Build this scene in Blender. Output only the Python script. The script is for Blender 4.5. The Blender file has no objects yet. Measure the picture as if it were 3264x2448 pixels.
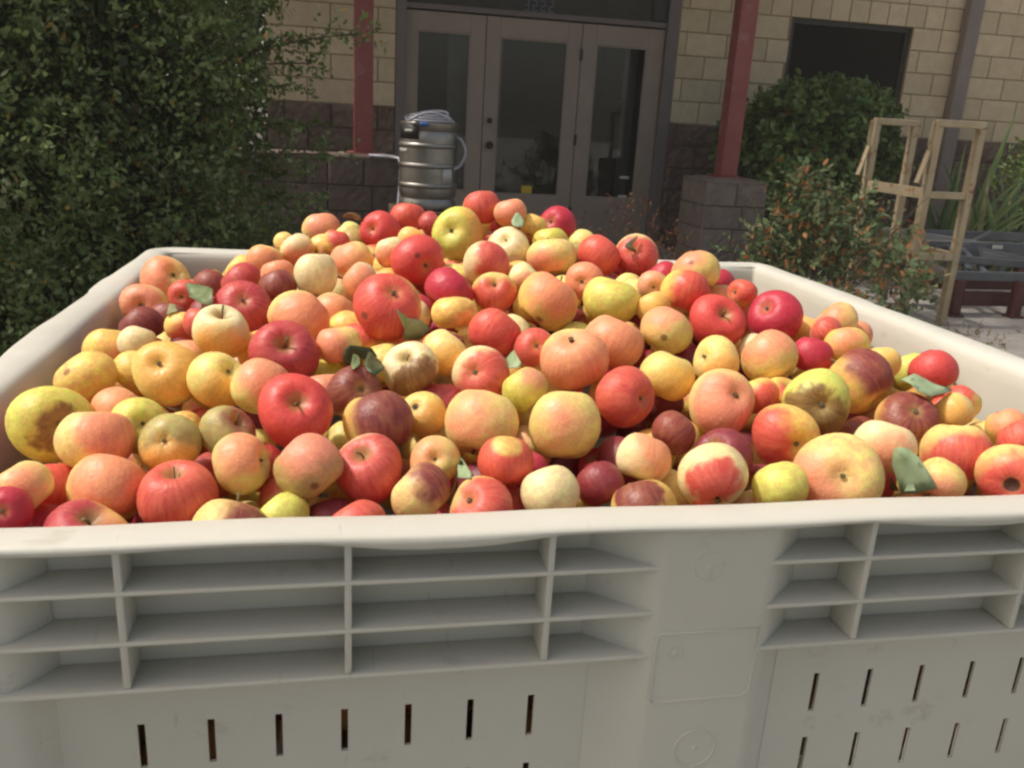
import bpy, bmesh, math, random
import numpy as np
from mathutils import Vector, Matrix, Quaternion
R_ = random.Random(5)
NR = np.random.default_rng(5)
PI = math.pi
C = bpy.context.scene.collection
sc = bpy.context.scene

# ---------------------------------------------------------------- camera, sky, sun, exposure
CAM=(0.33670,-0.50610,1.16240); CAM_ROT=(0.206161,0.303030,0.058602); CAM_F=0.839270
def cam_axes():
    yaw, pitch, roll = CAM_ROT
    f = Vector((math.sin(yaw)*math.cos(pitch), math.cos(yaw)*math.cos(pitch), -math.sin(pitch)))
    r0 = Vector((math.cos(yaw), -math.sin(yaw), 0)); u0 = r0.cross(f)
    r = r0*math.cos(roll)+u0*math.sin(roll); u = u0*math.cos(roll)-r0*math.sin(roll)
    return r, u, f
cr, cu, cf = cam_axes()
cam = bpy.data.cameras.new('camera'); camo = bpy.data.objects.new('camera', cam); C.objects.link(camo)
m = Matrix((cr, cu, -cf)).transposed().to_4x4(); m.translation = Vector(CAM); camo.matrix_world = m
cam.sensor_width = 36; cam.lens = CAM_F*36; cam.clip_start = .02; cam.clip_end = 500
cam.dof.use_dof = True; cam.dof.focus_distance = 1.15; cam.dof.aperture_fstop = 26
sc.camera = camo
SUN = Vector((-.56, .08, .82)).normalized()
sc.world = bpy.data.worlds.new('World'); sc.world.use_nodes = True
nt = sc.world.node_tree; bg = nt.nodes['Background']; sky = nt.nodes.new('ShaderNodeTexSky')
sky.sky_type = 'NISHITA'; sky.sun_disc = False; sky.sun_elevation = math.asin(SUN.z); sky.sun_rotation = math.atan2(SUN.x, SUN.y)
sky.air_density = 1.0; sky.dust_density = 3.5; sky.ozone_density = 1.0
haze_tint = nt.nodes.new('ShaderNodeMix'); haze_tint.data_type = 'RGBA'; haze_tint.blend_type = 'MULTIPLY'; haze_tint.inputs[0].default_value = 1
haze_tint.inputs[7].default_value = (1, .90, .74, 1)
nt.links.new(sky.outputs[0], haze_tint.inputs[6]); nt.links.new(haze_tint.outputs[2], bg.inputs[0]); bg.inputs[1].default_value = .135
sl = bpy.data.lights.new('sun', 'SUN'); sl.energy = 3.1; sl.angle = math.radians(3.5); sl.color = (1, .95, .88)
so = bpy.data.objects.new('sun', sl); C.objects.link(so); so.rotation_euler = SUN.to_track_quat('Z', 'Y').to_euler()
sc.view_settings.view_transform = 'Standard'; sc.view_settings.look = 'None'
sc.view_settings.exposure = 0.38; sc.view_settings.gamma = 1
sc.render.engine = 'CYCLES'; sc.cycles.filter_width = 2.5
sc.cycles.max_bounces = 8; sc.cycles.transparent_max_bounces = 12

# ---------------------------------------------------------------- helpers
def tag(o, label=None, cat=None, group=None, kind=None):
    if label: o['label'] = label
    if cat: o['category'] = cat
    if group: o['group'] = group
    if kind: o['kind'] = kind
    return o
def empty(name, loc, label, cat, group=None):
    o = bpy.data.objects.new(name, None); o.empty_display_size = .1; o.location = loc; C.objects.link(o)
    return tag(o, label, cat, group)
def link(name, me, parent=None, mat=None, loc=None):
    o = bpy.data.objects.new(name, me); C.objects.link(o)
    if mat is not None and not me.materials: me.materials.append(mat)
    if parent is not None:
        o.parent = parent
        pm = Matrix.Translation(parent.location) if parent.parent is None else Matrix.Translation(parent.location+parent.parent.location)
        o.matrix_parent_inverse = Matrix.Identity(4)
        o.location = (Vector(loc) if loc is not None else Vector((0, 0, 0))) - pm.translation
    elif loc is not None: o.location = loc
    return o
def raw(name, V, F, smooth=False, mat=None):
    me = bpy.data.meshes.new(name); me.from_pydata([tuple(v) for v in V], [], F); me.update()
    if smooth: me.polygons.foreach_set('use_smooth', [True]*len(me.polygons))
    if mat: me.materials.append(mat)
    return me
def fast(name, V, F, mat=None, smooth=False):       # V (n,3), F (k,4) or (k,3) numpy
    me = bpy.data.meshes.new(name); k = F.shape[1]
    me.vertices.add(len(V)); me.vertices.foreach_set('co', V.astype('f').ravel())
    me.loops.add(F.size); me.loops.foreach_set('vertex_index', F.astype('i').ravel())
    me.polygons.add(len(F)); me.polygons.foreach_set('loop_start', np.arange(0, F.size, k, dtype='i'))
    me.polygons.foreach_set('loop_total', np.full(len(F), k, dtype='i'))
    if smooth: me.polygons.foreach_set('use_smooth', np.ones(len(F), bool))
    me.update(); me.validate()
    if mat: me.materials.append(mat)
    return me
class MB:
    def __init__(s): s.bm = bmesh.new()
    def box(s, x0, x1, y0, y1, z0, z1, bev=0):
        r = bmesh.ops.create_cube(s.bm, size=1)
        for v in r['verts']: v.co = Vector(((x0+x1)/2+v.co.x*(x1-x0), (y0+y1)/2+v.co.y*(y1-y0), (z0+z1)/2+v.co.z*(z1-z0)))
        if bev:
            es = list({e for v in r['verts'] for e in v.link_edges})
            bmesh.ops.bevel(s.bm, geom=es, offset=bev, segments=2, affect='EDGES', profile=.5)
        return s
    def bar(s, a, b, w, h=None, up=Vector((0, 0, 1)), bev=0):
        a, b = Vector(a), Vector(b); d = (b-a); L = d.length; d.normalize(); h = h or w
        if abs(d.dot(up)) > .98: up = Vector((0, 1, 0))
        x = d.cross(up).normalized(); y = x.cross(d)
        M = Matrix((x, d, y)).transposed().to_4x4(); M.translation = (a+b)/2
        r = bmesh.ops.create_cube(s.bm, size=1)
        for v in r['verts']: v.co = M @ Vector((v.co.x*w, v.co.y*L, v.co.z*h))
        if bev:
            es = list({e for v in r['verts'] for e in v.link_edges})
            bmesh.ops.bevel(s.bm, geom=es, offset=bev, segments=1, affect='EDGES')
        return s
    def tube(s, pts, rad, n=8, cap=True):
        pts = [Vector(p) for p in pts]; rings = []
        prev = None
        for i, p in enumerate(pts):
            d = (pts[min(i+1, len(pts)-1)]-pts[max(i-1, 0)]).normalized()
            a = prev if prev is not None else (Vector((0, 0, 1)) if abs(d.z) < .9 else Vector((1, 0, 0)))
            x = (a-d*a.dot(d)).normalized(); y = d.cross(x); prev = x
            rr = rad[i] if isinstance(rad, (list, tuple)) else rad
            rings.append([s.bm.verts.new(p+(x*math.cos(2*PI*k/n)+y*math.sin(2*PI*k/n))*rr) for k in range(n)])
        for i in range(len(rings)-1):
            for k in range(n): s.bm.faces.new((rings[i][k], rings[i][(k+1) % n], rings[i+1][(k+1) % n], rings[i+1][k]))
        if cap: s.bm.faces.new(rings[0][::-1]); s.bm.faces.new(rings[-1])
        return s
    def lathe(s, prof, n=32, c=(0, 0, 0)):
        rings = []
        for r, z in prof:
            rings.append([s.bm.verts.new((c[0]+r*math.cos(2*PI*k/n), c[1]+r*math.sin(2*PI*k/n), c[2]+z)) for k in range(n)])
        for i in range(len(rings)-1):
            for k in range(n): s.bm.faces.new((rings[i][k], rings[i][(k+1) % n], rings[i+1][(k+1) % n], rings[i+1][k]))
        return s
    def mesh(s, name, smooth=False, mat=None, auto=False):
        bmesh.ops.recalc_face_normals(s.bm, faces=s.bm.faces)
        me = bpy.data.meshes.new(name); s.bm.to_mesh(me); s.bm.free()
        if smooth: me.polygons.foreach_set('use_smooth', [True]*len(me.polygons))
        if auto:
            me.polygons.foreach_set('use_smooth', [True]*len(me.polygons)); me.set_sharp_from_angle(angle=math.radians(35))
        if mat: me.materials.append(mat)
        return me

# ---------------------------------------------------------------- materials
def mat_new(name):
    m = bpy.data.materials.new(name); m.use_nodes = True
    return m, m.node_tree, m.node_tree.nodes['Principled BSDF']
def N(nt, t, **kw):
    n = nt.nodes.new('ShaderNode'+t)
    for k, v in kw.items():
        if k.startswith('i_'): n.inputs[int(k[2:]) if k[2:].isdigit() else k[2:]].default_value = v
        else: setattr(n, k, v)
    return n
def mixc(nt, fac, a, b, blend='MIX'):
    n = nt.nodes.new('ShaderNodeMix'); n.data_type = 'RGBA'; n.blend_type = blend
    for s, v in ((n.inputs[0], fac), (n.inputs[6], a), (n.inputs[7], b)):
        if isinstance(v, bpy.types.NodeSocket): nt.links.new(v, s)
        else: s.default_value = v if not isinstance(v, tuple) else (v+(1,) if len(v) == 3 else v)
    return n.outputs[2]
def mth(nt, op, a, b=None, c=None, clamp=False):
    n = nt.nodes.new('ShaderNodeMath'); n.operation = op; n.use_clamp = clamp
    for s, v in zip(n.inputs, (a, b, c)):
        if v is None: continue
        if isinstance(v, bpy.types.NodeSocket): nt.links.new(v, s)
        else: s.default_value = v
    return n.outputs[0]
def smooth(nt, v, lo, hi, a=0., b=1.):
    n = nt.nodes.new('ShaderNodeMapRange'); n.interpolation_type = 'SMOOTHSTEP'; n.inputs[3].default_value = a; n.inputs[4].default_value = b
    for s, x in ((n.inputs[0], v), (n.inputs[1], lo), (n.inputs[2], hi)):
        if isinstance(x, bpy.types.NodeSocket): nt.links.new(x, s)
        else: s.default_value = x
    return n.outputs[0]
def noise(nt, vec, scale, detail=3, rough=.55):
    n = nt.nodes.new('ShaderNodeTexNoise'); n.inputs['Scale'].default_value = scale; n.inputs['Detail'].default_value = detail; n.inputs['Roughness'].default_value = rough
    if vec is not None: nt.links.new(vec, n.inputs['Vector'])
    return n.outputs[0]
def simple(name, c1, c2=None, scale=6, rough=.6, metal=0, bump=0, bscale=40, coord='Object', spec=.5, c3=None, rvar=0):
    m, nt, b = mat_new(name)
    tc = N(nt, 'TexCoord').outputs[coord]
    oi = N(nt, 'ObjectInfo')
    add = N(nt, 'VectorMath', operation='ADD'); nt.links.new(tc, add.inputs[0])
    sc_ = mth(nt, 'MULTIPLY', oi.outputs['Random'], 37.); cmb = N(nt, 'CombineXYZ'); nt.links.new(sc_, cmb.inputs[0]); nt.links.new(sc_, cmb.inputs[2])
    nt.links.new(cmb.outputs[0], add.inputs[1]); v = add.outputs[0]
    col = None
    if c2:
        f = smooth(nt, noise(nt, v, scale, 5, .6), .36, .66)
        col = mixc(nt, f, c1, c2)
        if c3:
            f3 = smooth(nt, noise(nt, v, scale*2.7, 4, .6), .56, .7); col = mixc(nt, f3, col, c3)
        if rvar:
            hsv = N(nt, 'HueSaturation'); nt.links.new(col, hsv.inputs['Color'])
            nt.links.new(mth(nt, 'MULTIPLY_ADD', oi.outputs['Random'], rvar*2, 1-rvar), hsv.inputs['Value']); col = hsv.outputs[0]
        nt.links.new(col, b.inputs['Base Color'])
    else: b.inputs['Base Color'].default_value = (*c1, 1)
    rn = smooth(nt, noise(nt, v, scale*3, 3), .3, .7, rough*.85, min(1, rough*1.15)); nt.links.new(rn, b.inputs['Roughness'])
    b.inputs['Metallic'].default_value = metal; b.inputs['Specular IOR Level'].default_value = spec
    if bump:
        bp = N(nt, 'Bump'); bp.inputs['Strength'].default_value = bump; bp.inputs['Distance'].default_value = .01
        nt.links.new(noise(nt, v, bscale, 5, .65), bp.inputs['Height']); nt.links.new(bp.outputs[0], b.inputs['Normal'])
    return m
def leafmat(name, cols, rough=.5, trans=.28, spec=.4):
    m, nt, b = mat_new(name)
    g = N(nt, 'NewGeometry'); ramp = N(nt, 'ValToRGB'); nt.links.new(g.outputs['Random Per Island'], ramp.inputs[0])
    ramp.color_ramp.interpolation = 'CONSTANT'
    el = ramp.color_ramp.elements
    for i, (p, c) in enumerate(cols):
        e = el[i] if i < 2 else el.new(p)
        e.position = p; e.color = (*c, 1)
    tc = N(nt, 'TexCoord').outputs['Object']
    nz = noise(nt, tc, 5., 3); hs = N(nt, 'HueSaturation'); nt.links.new(ramp.outputs[0], hs.inputs['Color'])
    nt.links.new(smooth(nt, nz, .3, .7, .75, 1.3), hs.inputs['Value'])
    nt.links.new(hs.outputs[0], b.inputs['Base Color']); b.inputs['Roughness'].default_value = rough; b.inputs['Specular IOR Level'].default_value = spec
    tr = N(nt, 'BsdfTranslucent'); nt.links.new(hs.outputs[0], tr.inputs[0]); mx = N(nt, 'MixShader'); mx.inputs[0].default_value = trans
    nt.links.new(b.outputs[0], mx.inputs[1]); nt.links.new(tr.outputs[0], mx.inputs[2])
    nt.links.new(mx.outputs[0], nt.nodes['Material Output'].inputs[0])
    return m

def apple_material():
    m, nt, b = mat_new('apple_skin')
    def at(n):
        a = N(nt, 'Attribute', attribute_type='OBJECT', attribute_name=n); return a
    base, blush = at('base_colour').outputs['Color'], at('blush_colour').outputs['Color']
    tc = N(nt, 'TexCoord').outputs['Object']
    rnd = N(nt, 'ObjectInfo').outputs['Random']
    off = N(nt, 'CombineXYZ'); r50 = mth(nt, 'MULTIPLY', rnd, 53.)
    for k in range(3): nt.links.new(r50, off.inputs[k])
    nrm = N(nt, 'VectorMath', operation='NORMALIZE'); nt.links.new(tc, nrm.inputs[0]); n_ = nrm.outputs[0]
    va = N(nt, 'VectorMath', operation='ADD'); nt.links.new(n_, va.inputs[0]); nt.links.new(off.outputs[0], va.inputs[1]); v = va.outputs[0]
    sep = N(nt, 'SeparateXYZ'); nt.links.new(n_, sep.inputs[0]); z = sep.outputs[2]
    # meridian coordinates for the streaks
    mul = N(nt, 'VectorMath', operation='MULTIPLY'); nt.links.new(n_, mul.inputs[0]); mul.inputs[1].default_value = (1, 1, .0)
    n2 = N(nt, 'VectorMath', operation='NORMALIZE'); nt.links.new(mul.outputs[0], n2.inputs[0])
    c2 = N(nt, 'CombineXYZ'); nt.links.new(mth(nt, 'MULTIPLY', z, .16), c2.inputs[2])
    a2 = N(nt, 'VectorMath', operation='ADD'); nt.links.new(n2.outputs[0], a2.inputs[0]); nt.links.new(c2.outputs[0], a2.inputs[1])
    a3 = N(nt, 'VectorMath', operation='ADD'); nt.links.new(a2.outputs[0], a3.inputs[0]); nt.links.new(off.outputs[0], a3.inputs[1])
    streak = noise(nt, a3.outputs[0], 8., 3, .6)
    big = noise(nt, v, 1.5, 2, .5); mid = noise(nt, v, 4.5, 3, .55); fine = noise(nt, v, 17., 3, .6)
    def dot(name):
        d = N(nt, 'VectorMath', operation='DOT_PRODUCT'); nt.links.new(n_, d.inputs[0]); nt.links.new(at(name).outputs['Vector'], d.inputs[1]); return d.outputs['Value']
    d = dot('blush_dir')
    d = mth(nt, 'ADD', d, mth(nt, 'MULTIPLY_ADD', big, 1.1, -.55)); d = mth(nt, 'ADD', d, mth(nt, 'MULTIPLY_ADD', mid, .4, -.2))
    d = mth(nt, 'ADD', d, mth(nt, 'MULTIPLY_ADD', streak, .26, -.13))
    th = at('blush_level').outputs['Fac']; w = at('blush_soft').outputs['Fac']
    mask = smooth(nt, d, mth(nt, 'SUBTRACT', th, w), mth(nt, 'ADD', th, w))
    pale = smooth(nt, dot('pale_dir'), .8, .93); mask = mth(nt, 'MULTIPLY', mask, mth(nt, 'SUBTRACT', 1., pale))
    # ground colour wanders between its own tint, greener and warmer
    hs = N(nt, 'HueSaturation'); nt.links.new(base, hs.inputs['Color']); nt.links.new(smooth(nt, mid, .3, .7, .475, .525), hs.inputs['Hue'])
    nt.links.new(smooth(nt, big, .3, .7, .86, 1.12), hs.inputs['Value']); g = hs.outputs[0]
    # thin wash of blush colour over much of the ground colour
    wash = smooth(nt, d, mth(nt, 'SUBTRACT', th, .9), mth(nt, 'ADD', th, .2), 0., .12)
    col = mixc(nt, wash, g, blush)
    bl = N(nt, 'HueSaturation'); nt.links.new(blush, bl.inputs['Color']); nt.links.new(smooth(nt, streak, .25, .75, .93, 1.10), bl.inputs['Value'])
    col = mixc(nt, mth(nt, 'MULTIPLY', mask, smooth(nt, streak, .2, .8, 1., .84)), col, bl.outputs[0])
    # lenticels
    vo = N(nt, 'TexVoronoi'); nt.links.new(v, vo.inputs['Vector']); vo.inputs['Scale'].default_value = 12.
    dots = smooth(nt, vo.outputs['Distance'], .05, .13, .38, 0.)
    col = mixc(nt, dots, col, (.80, .60, .32))
    # fine mottling
    h2 = N(nt, 'HueSaturation'); nt.links.new(col, h2.inputs['Color']); nt.links.new(smooth(nt, fine, .3, .7, .89, 1.10), h2.inputs['Value']); col = h2.outputs[0]
    # russet in the stem hollow, dark eye at the blossom end, spots
    rus = mth(nt, 'MULTIPLY', smooth(nt, mth(nt, 'ADD', z, mth(nt, 'MULTIPLY_ADD', streak, .12, -.06)), .90, .985), .75)
    col = mixc(nt, rus, col, (.30, .21, .07))
    ring = smooth(nt, mth(nt, 'ADD', z, 1.), .02, .10, .30, 0.); col = mixc(nt, ring, col, (.42, .32, .10))
    eye = at('eye_size').outputs['Fac']
    ez = smooth(nt, mth(nt, 'ADD', mth(nt, 'ADD', z, 1.), mth(nt, 'MULTIPLY_ADD', fine, .01, -.005)), mth(nt, 'MULTIPLY', eye, .55), eye, .93, 0.)
    col = mixc(nt, ez, col, (.028, .018, .012))
    sp = smooth(nt, mth(nt, 'ADD', dot('spot_dir'), mth(nt, 'MULTIPLY_ADD', fine, .02, -.01)), .988, .996, 0., .75); col = mixc(nt, sp, col, (.12, .045, .03))
    nt.links.new(col, b.inputs['Base Color'])
    nt.links.new(smooth(nt, mid, .3, .7, .38, .54), b.inputs['Roughness']); b.inputs['Specular IOR Level'].default_value = .42
    b.inputs['Subsurface Weight'].default_value = .22; b.inputs['Subsurface Radius'].default_value = (1., .38, .14); b.inputs['Subsurface Scale'].default_value = .22
    bp = N(nt, 'Bump'); bp.inputs['Strength'].default_value = .12; bp.inputs['Distance'].default_value = .02
    nt.links.new(mth(nt, 'ADD', mth(nt, 'MULTIPLY', fine, .25), mid), bp.inputs['Height']); nt.links.new(bp.outputs[0], b.inputs['Normal'])
    return m

M = {}
M['apple'] = apple_material()
M['stem'] = simple('stem_wood', (.10, .07, .03), (.19, .15, .06), 40, .8)
M['calyx'] = simple('dry_calyx', (.10, .08, .035), (.20, .18, .09), 60, .9)
def plasticmat():
    m, nt, b = mat_new('bin_plastic'); tc = N(nt, 'TexCoord').outputs['Object']
    geo = N(nt, 'NewGeometry').outputs['Position']
    n1 = noise(nt, geo, 3.0, 4); n2 = noise(nt, geo, 28., 5, .7); n3 = noise(nt, geo, 140., 3, .6)
    col = mixc(nt, smooth(nt, n1, .35, .65), (.565, .55, .485), (.52, .505, .44))
    st = N(nt, 'Mapping'); st.inputs['Scale'].default_value = (6, 6, 90); st.inputs['Rotation'].default_value = (.2, .35, .3); nt.links.new(geo, st.inputs[0])
    sc1 = smooth(nt, noise(nt, st.outputs[0], 3.2, 2, .5), .70, .76, 0., .55)
    st2 = N(nt, 'Mapping'); st2.inputs['Scale'].default_value = (80, 7, 9); st2.inputs['Rotation'].default_value = (.5, .1, -.6); nt.links.new(geo, st2.inputs[0])
    sc2 = smooth(nt, noise(nt, st2.outputs[0], 3., 2, .5), .70, .75, 0., .5)
    scr = mth(nt, 'MAXIMUM', sc1, sc2)
    col = mixc(nt, mth(nt, 'MULTIPLY', scr, smooth(nt, n1, .4, .6)), col, (.40, .375, .32))
    col = mixc(nt, smooth(nt, n2, .60, .74, 0., .45), col, (.38, .34, .26))
    col = mixc(nt, smooth(nt, n3, .70, .78, 0., .35), col, (.25, .21, .15))
    nt.links.new(col, b.inputs['Base Color']); nt.links.new(smooth(nt, n2, .3, .7, .38, .60), b.inputs['Roughness']); b.inputs['Specular IOR Level'].default_value = .38
    bp = N(nt, 'Bump'); bp.inputs['Strength'].default_value = .25; bp.inputs['Distance'].default_value = .0012
    nt.links.new(mth(nt, 'SUBTRACT', mth(nt, 'MULTIPLY', n3, .5), mth(nt, 'MULTIPLY', scr, .6)), bp.inputs['Height']); nt.links.new(bp.outputs[0], b.inputs['Normal'])
    return m
M['plastic'] = plasticmat()
M['block'] = simple('beige_block', (.53, .42, .275), (.59, .475, .32), 9, .9, bump=.5, bscale=70, c3=(.49, .385, .245), rvar=.09)
M['mortar'] = simple('mortar', (.20, .145, .085), (.25, .185, .11), 20, .95, bump=.3)
M['stone'] = simple('split_face_stone', (.115, .072, .055), (.165, .11, .085), 7, .95, bump=.9, bscale=45, c3=(.21, .16, .125), rvar=.18)
M['stonemortar'] = simple('dark_mortar', (.08, .055, .042), (.11, .08, .06), 20, .95)
M['pierstone'] = simple('grey_brown_stone', (.185, .145, .125), (.235, .19, .165), 5, .95, bump=.7, bscale=35, c3=(.15, .115, .10), rvar=.08)
M['lowstone'] = simple('dark_brown_stone', (.12, .085, .07), (.155, .115, .095), 5, .95, bump=.7, bscale=35, c3=(.10, .07, .058), rvar=.08)
M['capstone'] = simple('cap_stone', (.22, .165, .135), (.29, .22, .18), 9, .9, bump=.4, bscale=50)
M['post'] = simple('red_paint', (.235, .052, .048), (.275, .07, .065), 3, .55, c3=(.30, .12, .12), bump=.05)
M['door'] = simple('taupe_paint', (.29, .225, .185), (.32, .25, .205), 3, .6)
M['jamb'] = simple('grey_trim', (.15, .125, .12), (.17, .14, .135), 4, .6)
M['dark'] = simple('dark_panel', (.035, .032, .026), (.045, .04, .033), 4, .7)
M['black'] = simple('black_metal', (.015, .013, .012), (.022, .02, .018), 10, .5)
M['unlit_pane'] = simple('unlit_pane_paint', (.012, .010, .008), (.016, .013, .011), 5, .9, spec=.1)
M['ink'] = simple('blue_grey_number', (.095, .105, .15), (.115, .125, .17), 10, .5)
M['bronze'] = simple('dark_bronze', (.03, .02, .015), (.05, .03, .02), 12, .4, metal=.6)
M['yellow'] = simple('yellow_sticker', (.62, .44, .03), (.55, .38, .02), 30, .6)
M['white'] = simple('white_sticker', (.62, .62, .58), (.5, .5, .46), 20, .6)
M['pipe'] = simple('grey_downpipe', (.20, .16, .145), (.23, .185, .165), 3, .6)
M['steel'] = simple('brushed_steel', (.38, .355, .325), (.31, .29, .265), 5, .47, metal=1)
M['hose'] = simple('clear_hose', (.42, .43, .50), (.50, .50, .56), 8, .3)
M['blue'] = simple('blue_tape', (.03, .13, .50), (.04, .16, .55), 10, .5)
M['cream_metal'] = simple('rusty_cream_paint', (.46, .38, .25), (.40, .31, .19), 5, .7, c3=(.30, .13, .055), bump=.1)
M['slate'] = simple('slate_paint', (.10, .11, .12), (.135, .14, .15), 6, .6, c3=(.14, .12, .10))
M['maroon'] = simple('maroon_paint', (.075, .018, .016), (.10, .028, .024), 6, .6)
M['tub'] = simple('red_plastic', (.30, .04, .05), (.36, .06, .07), 6, .45)
M['bark'] = simple('bark', (.10, .07, .045), (.15, .11, .075), 25, .9, bump=.5)
M['concrete'] = simple('light_paving', (.36, .33, .29), (.44, .405, .36), 2.2, .9, bump=.25, bscale=30, c3=(.27, .24, .205))
M['yard'] = simple('bounce_asphalt', (.20, .19, .17), (.25, .235, .21), 2.5, .95, bump=.4, bscale=60, c3=(.16, .15, .135))  # tone set so the ground bounces fill light
M['soil'] = simple('leaf_littered_soil', (.065, .048, .034), (.11, .085, .06), 6, .95, bump=.9, bscale=25, c3=(.17, .135, .09))
M['roof'] = simple('dark_timber', (.10, .075, .055), (.13, .10, .07), 5, .8)
M['room'] = simple('dim_interior', (.045, .037, .032), (.065, .053, .045), 3, .9)
M['pale_panel'] = simple('pale_interior', (.30, .31, .29), (.24, .25, .24), 3, .9)
M['bushleaf'] = leafmat('small_dark_leaf', [(0, (.105, .155, .045)), (.35, (.15, .21, .06)), (.62, (.20, .255, .09)), (.86, (.27, .31, .15)), (.955, (.20, .21, .09)), (.985, (.42, .24, .05))], .42)
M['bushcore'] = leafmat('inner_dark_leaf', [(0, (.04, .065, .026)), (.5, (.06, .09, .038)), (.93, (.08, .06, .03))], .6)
M['photinia'] = leafmat('broad_dark_leaf', [(0, (.09, .155, .04)), (.4, (.13, .205, .05)), (.75, (.18, .25, .065)), (.94, (.25, .29, .08)), (.988, (.22, .07, .04))], .38)
M['tips'] = leafmat('green_and_orange_leaf', [(0, (.13, .20, .085)), (.35, (.19, .26, .11)), (.6, (.27, .32, .15)), (.82, (.26, .23, .12)), (.92, (.60, .27, .09)), (.97, (.45, .12, .04))], .5)
M['young'] = leafmat('young_orange_leaf', [(0, (.62, .27, .10)), (.4, (.68, .36, .15)), (.75, (.45, .16, .06)), (.9, (.40, .36, .15))], .5)
M['nandina'] = leafmat('rusty_leaf', [(0, (.20, .065, .03)), (.4, (.28, .12, .05)), (.7, (.38, .19, .10)), (.9, (.12, .12, .05))], .6)
M['dry'] = leafmat('dry_tan_foliage', [(0, (.24, .17, .08)), (.5, (.33, .24, .12)), (.85, (.18, .16, .06)), (.95, (.36, .16, .06))], .8)
M['iris'] = simple('strap_leaf', (.12, .19, .05), (.18, .25, .07), 3, .5, c3=(.20, .19, .06))
M['irisdark'] = simple('strap_leaf_dark', (.05, .09, .03), (.075, .12, .04), 3, .5)
M['irisdry'] = simple('dry_strap_leaf', (.36, .30, .15), (.28, .22, .10), 5, .8)
M['tree'] = leafmat('tree_leaf', [(0, (.05, .09, .03)), (.5, (.07, .12, .04))], .5)
M['leaf_g'] = simple('fresh_leaf', (.10, .14, .05), (.15, .185, .075), 60, .55)
M['leaf_w'] = simple('grey_green_leaf', (.30, .38, .22), (.24, .32, .17), 50, .6)
M['leaf_d'] = simple('dull_leaf', (.19, .18, .08), (.24, .22, .11), 60, .7)
M['leaf_b'] = simple('withered_leaf', (.07, .055, .025), (.11, .085, .04), 60, .8)
M['leaf_b2'] = simple('brown_leaf', (.24, .11, .03), (.17, .08, .03), 50, .8)
M['leaf_k'] = simple('dark_leaf', (.040, .055, .020), (.085, .105, .045), 60, .5)
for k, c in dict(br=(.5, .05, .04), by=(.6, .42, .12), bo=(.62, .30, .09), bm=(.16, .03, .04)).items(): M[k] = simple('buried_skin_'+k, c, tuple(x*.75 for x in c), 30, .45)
def glassmat():
    m, nt, b = mat_new('dark_window_glass'); nt.nodes.remove(b)
    t = N(nt, 'BsdfTransparent'); t.inputs[0].default_value = (.68, .69, .68, 1); g = N(nt, 'BsdfGlossy'); g.inputs['Roughness'].default_value = .03; g.inputs[0].default_value = (.9, .95, 1, 1)
    fr = N(nt, 'Fresnel'); fr.inputs[0].default_value = 1.45; mx = N(nt, 'MixShader')
    nt.links.new(mth(nt, 'MULTIPLY', fr.outputs[0], 1.0), mx.inputs[0]); nt.links.new(t.outputs[0], mx.inputs[1]); nt.links.new(g.outputs[0], mx.inputs[2])
    nt.links.new(mx.outputs[0], nt.nodes['Material Output'].inputs[0]); return m
M['glass'] = glassmat()

# ---------------------------------------------------------------- ground
def sheet(name, x0, x1, y0, y1, z, mat, n=40, amp=0., edge=None):
    xs = np.linspace(x0, x1, n); ys = np.linspace(y0, y1, n); X, Y = np.meshgrid(xs, ys); Z = np.full_like(X, z)
    if amp: Z = Z+NR.uniform(-amp, amp, X.shape)
    V = np.stack([X.ravel(), Y.ravel(), Z.ravel()], 1); i = np.arange((n-1)*(n-1)); r = i//(n-1); c = i % (n-1); a = r*n+c
    return tag(link(name, fast(name, V, np.stack([a, a+1, a+n+1, a+n], 1), mat, True)), kind='structure')
sheet('ground', -120, 120, -120, 120, 0, M['soil'], 12)
sheet('pavement', 2.95, 40, -30, 5.9, .012, M['concrete'], 30)
sheet('bounce_yard', -40, 2.95, -30, 1.75, .010, M['yard'], 30)  # unseen paving added to bounce light onto the bin's front
sheet('porch_floor', .9, 3.4, 5.9, 7.6, .02, M['concrete'], 6)

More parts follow.
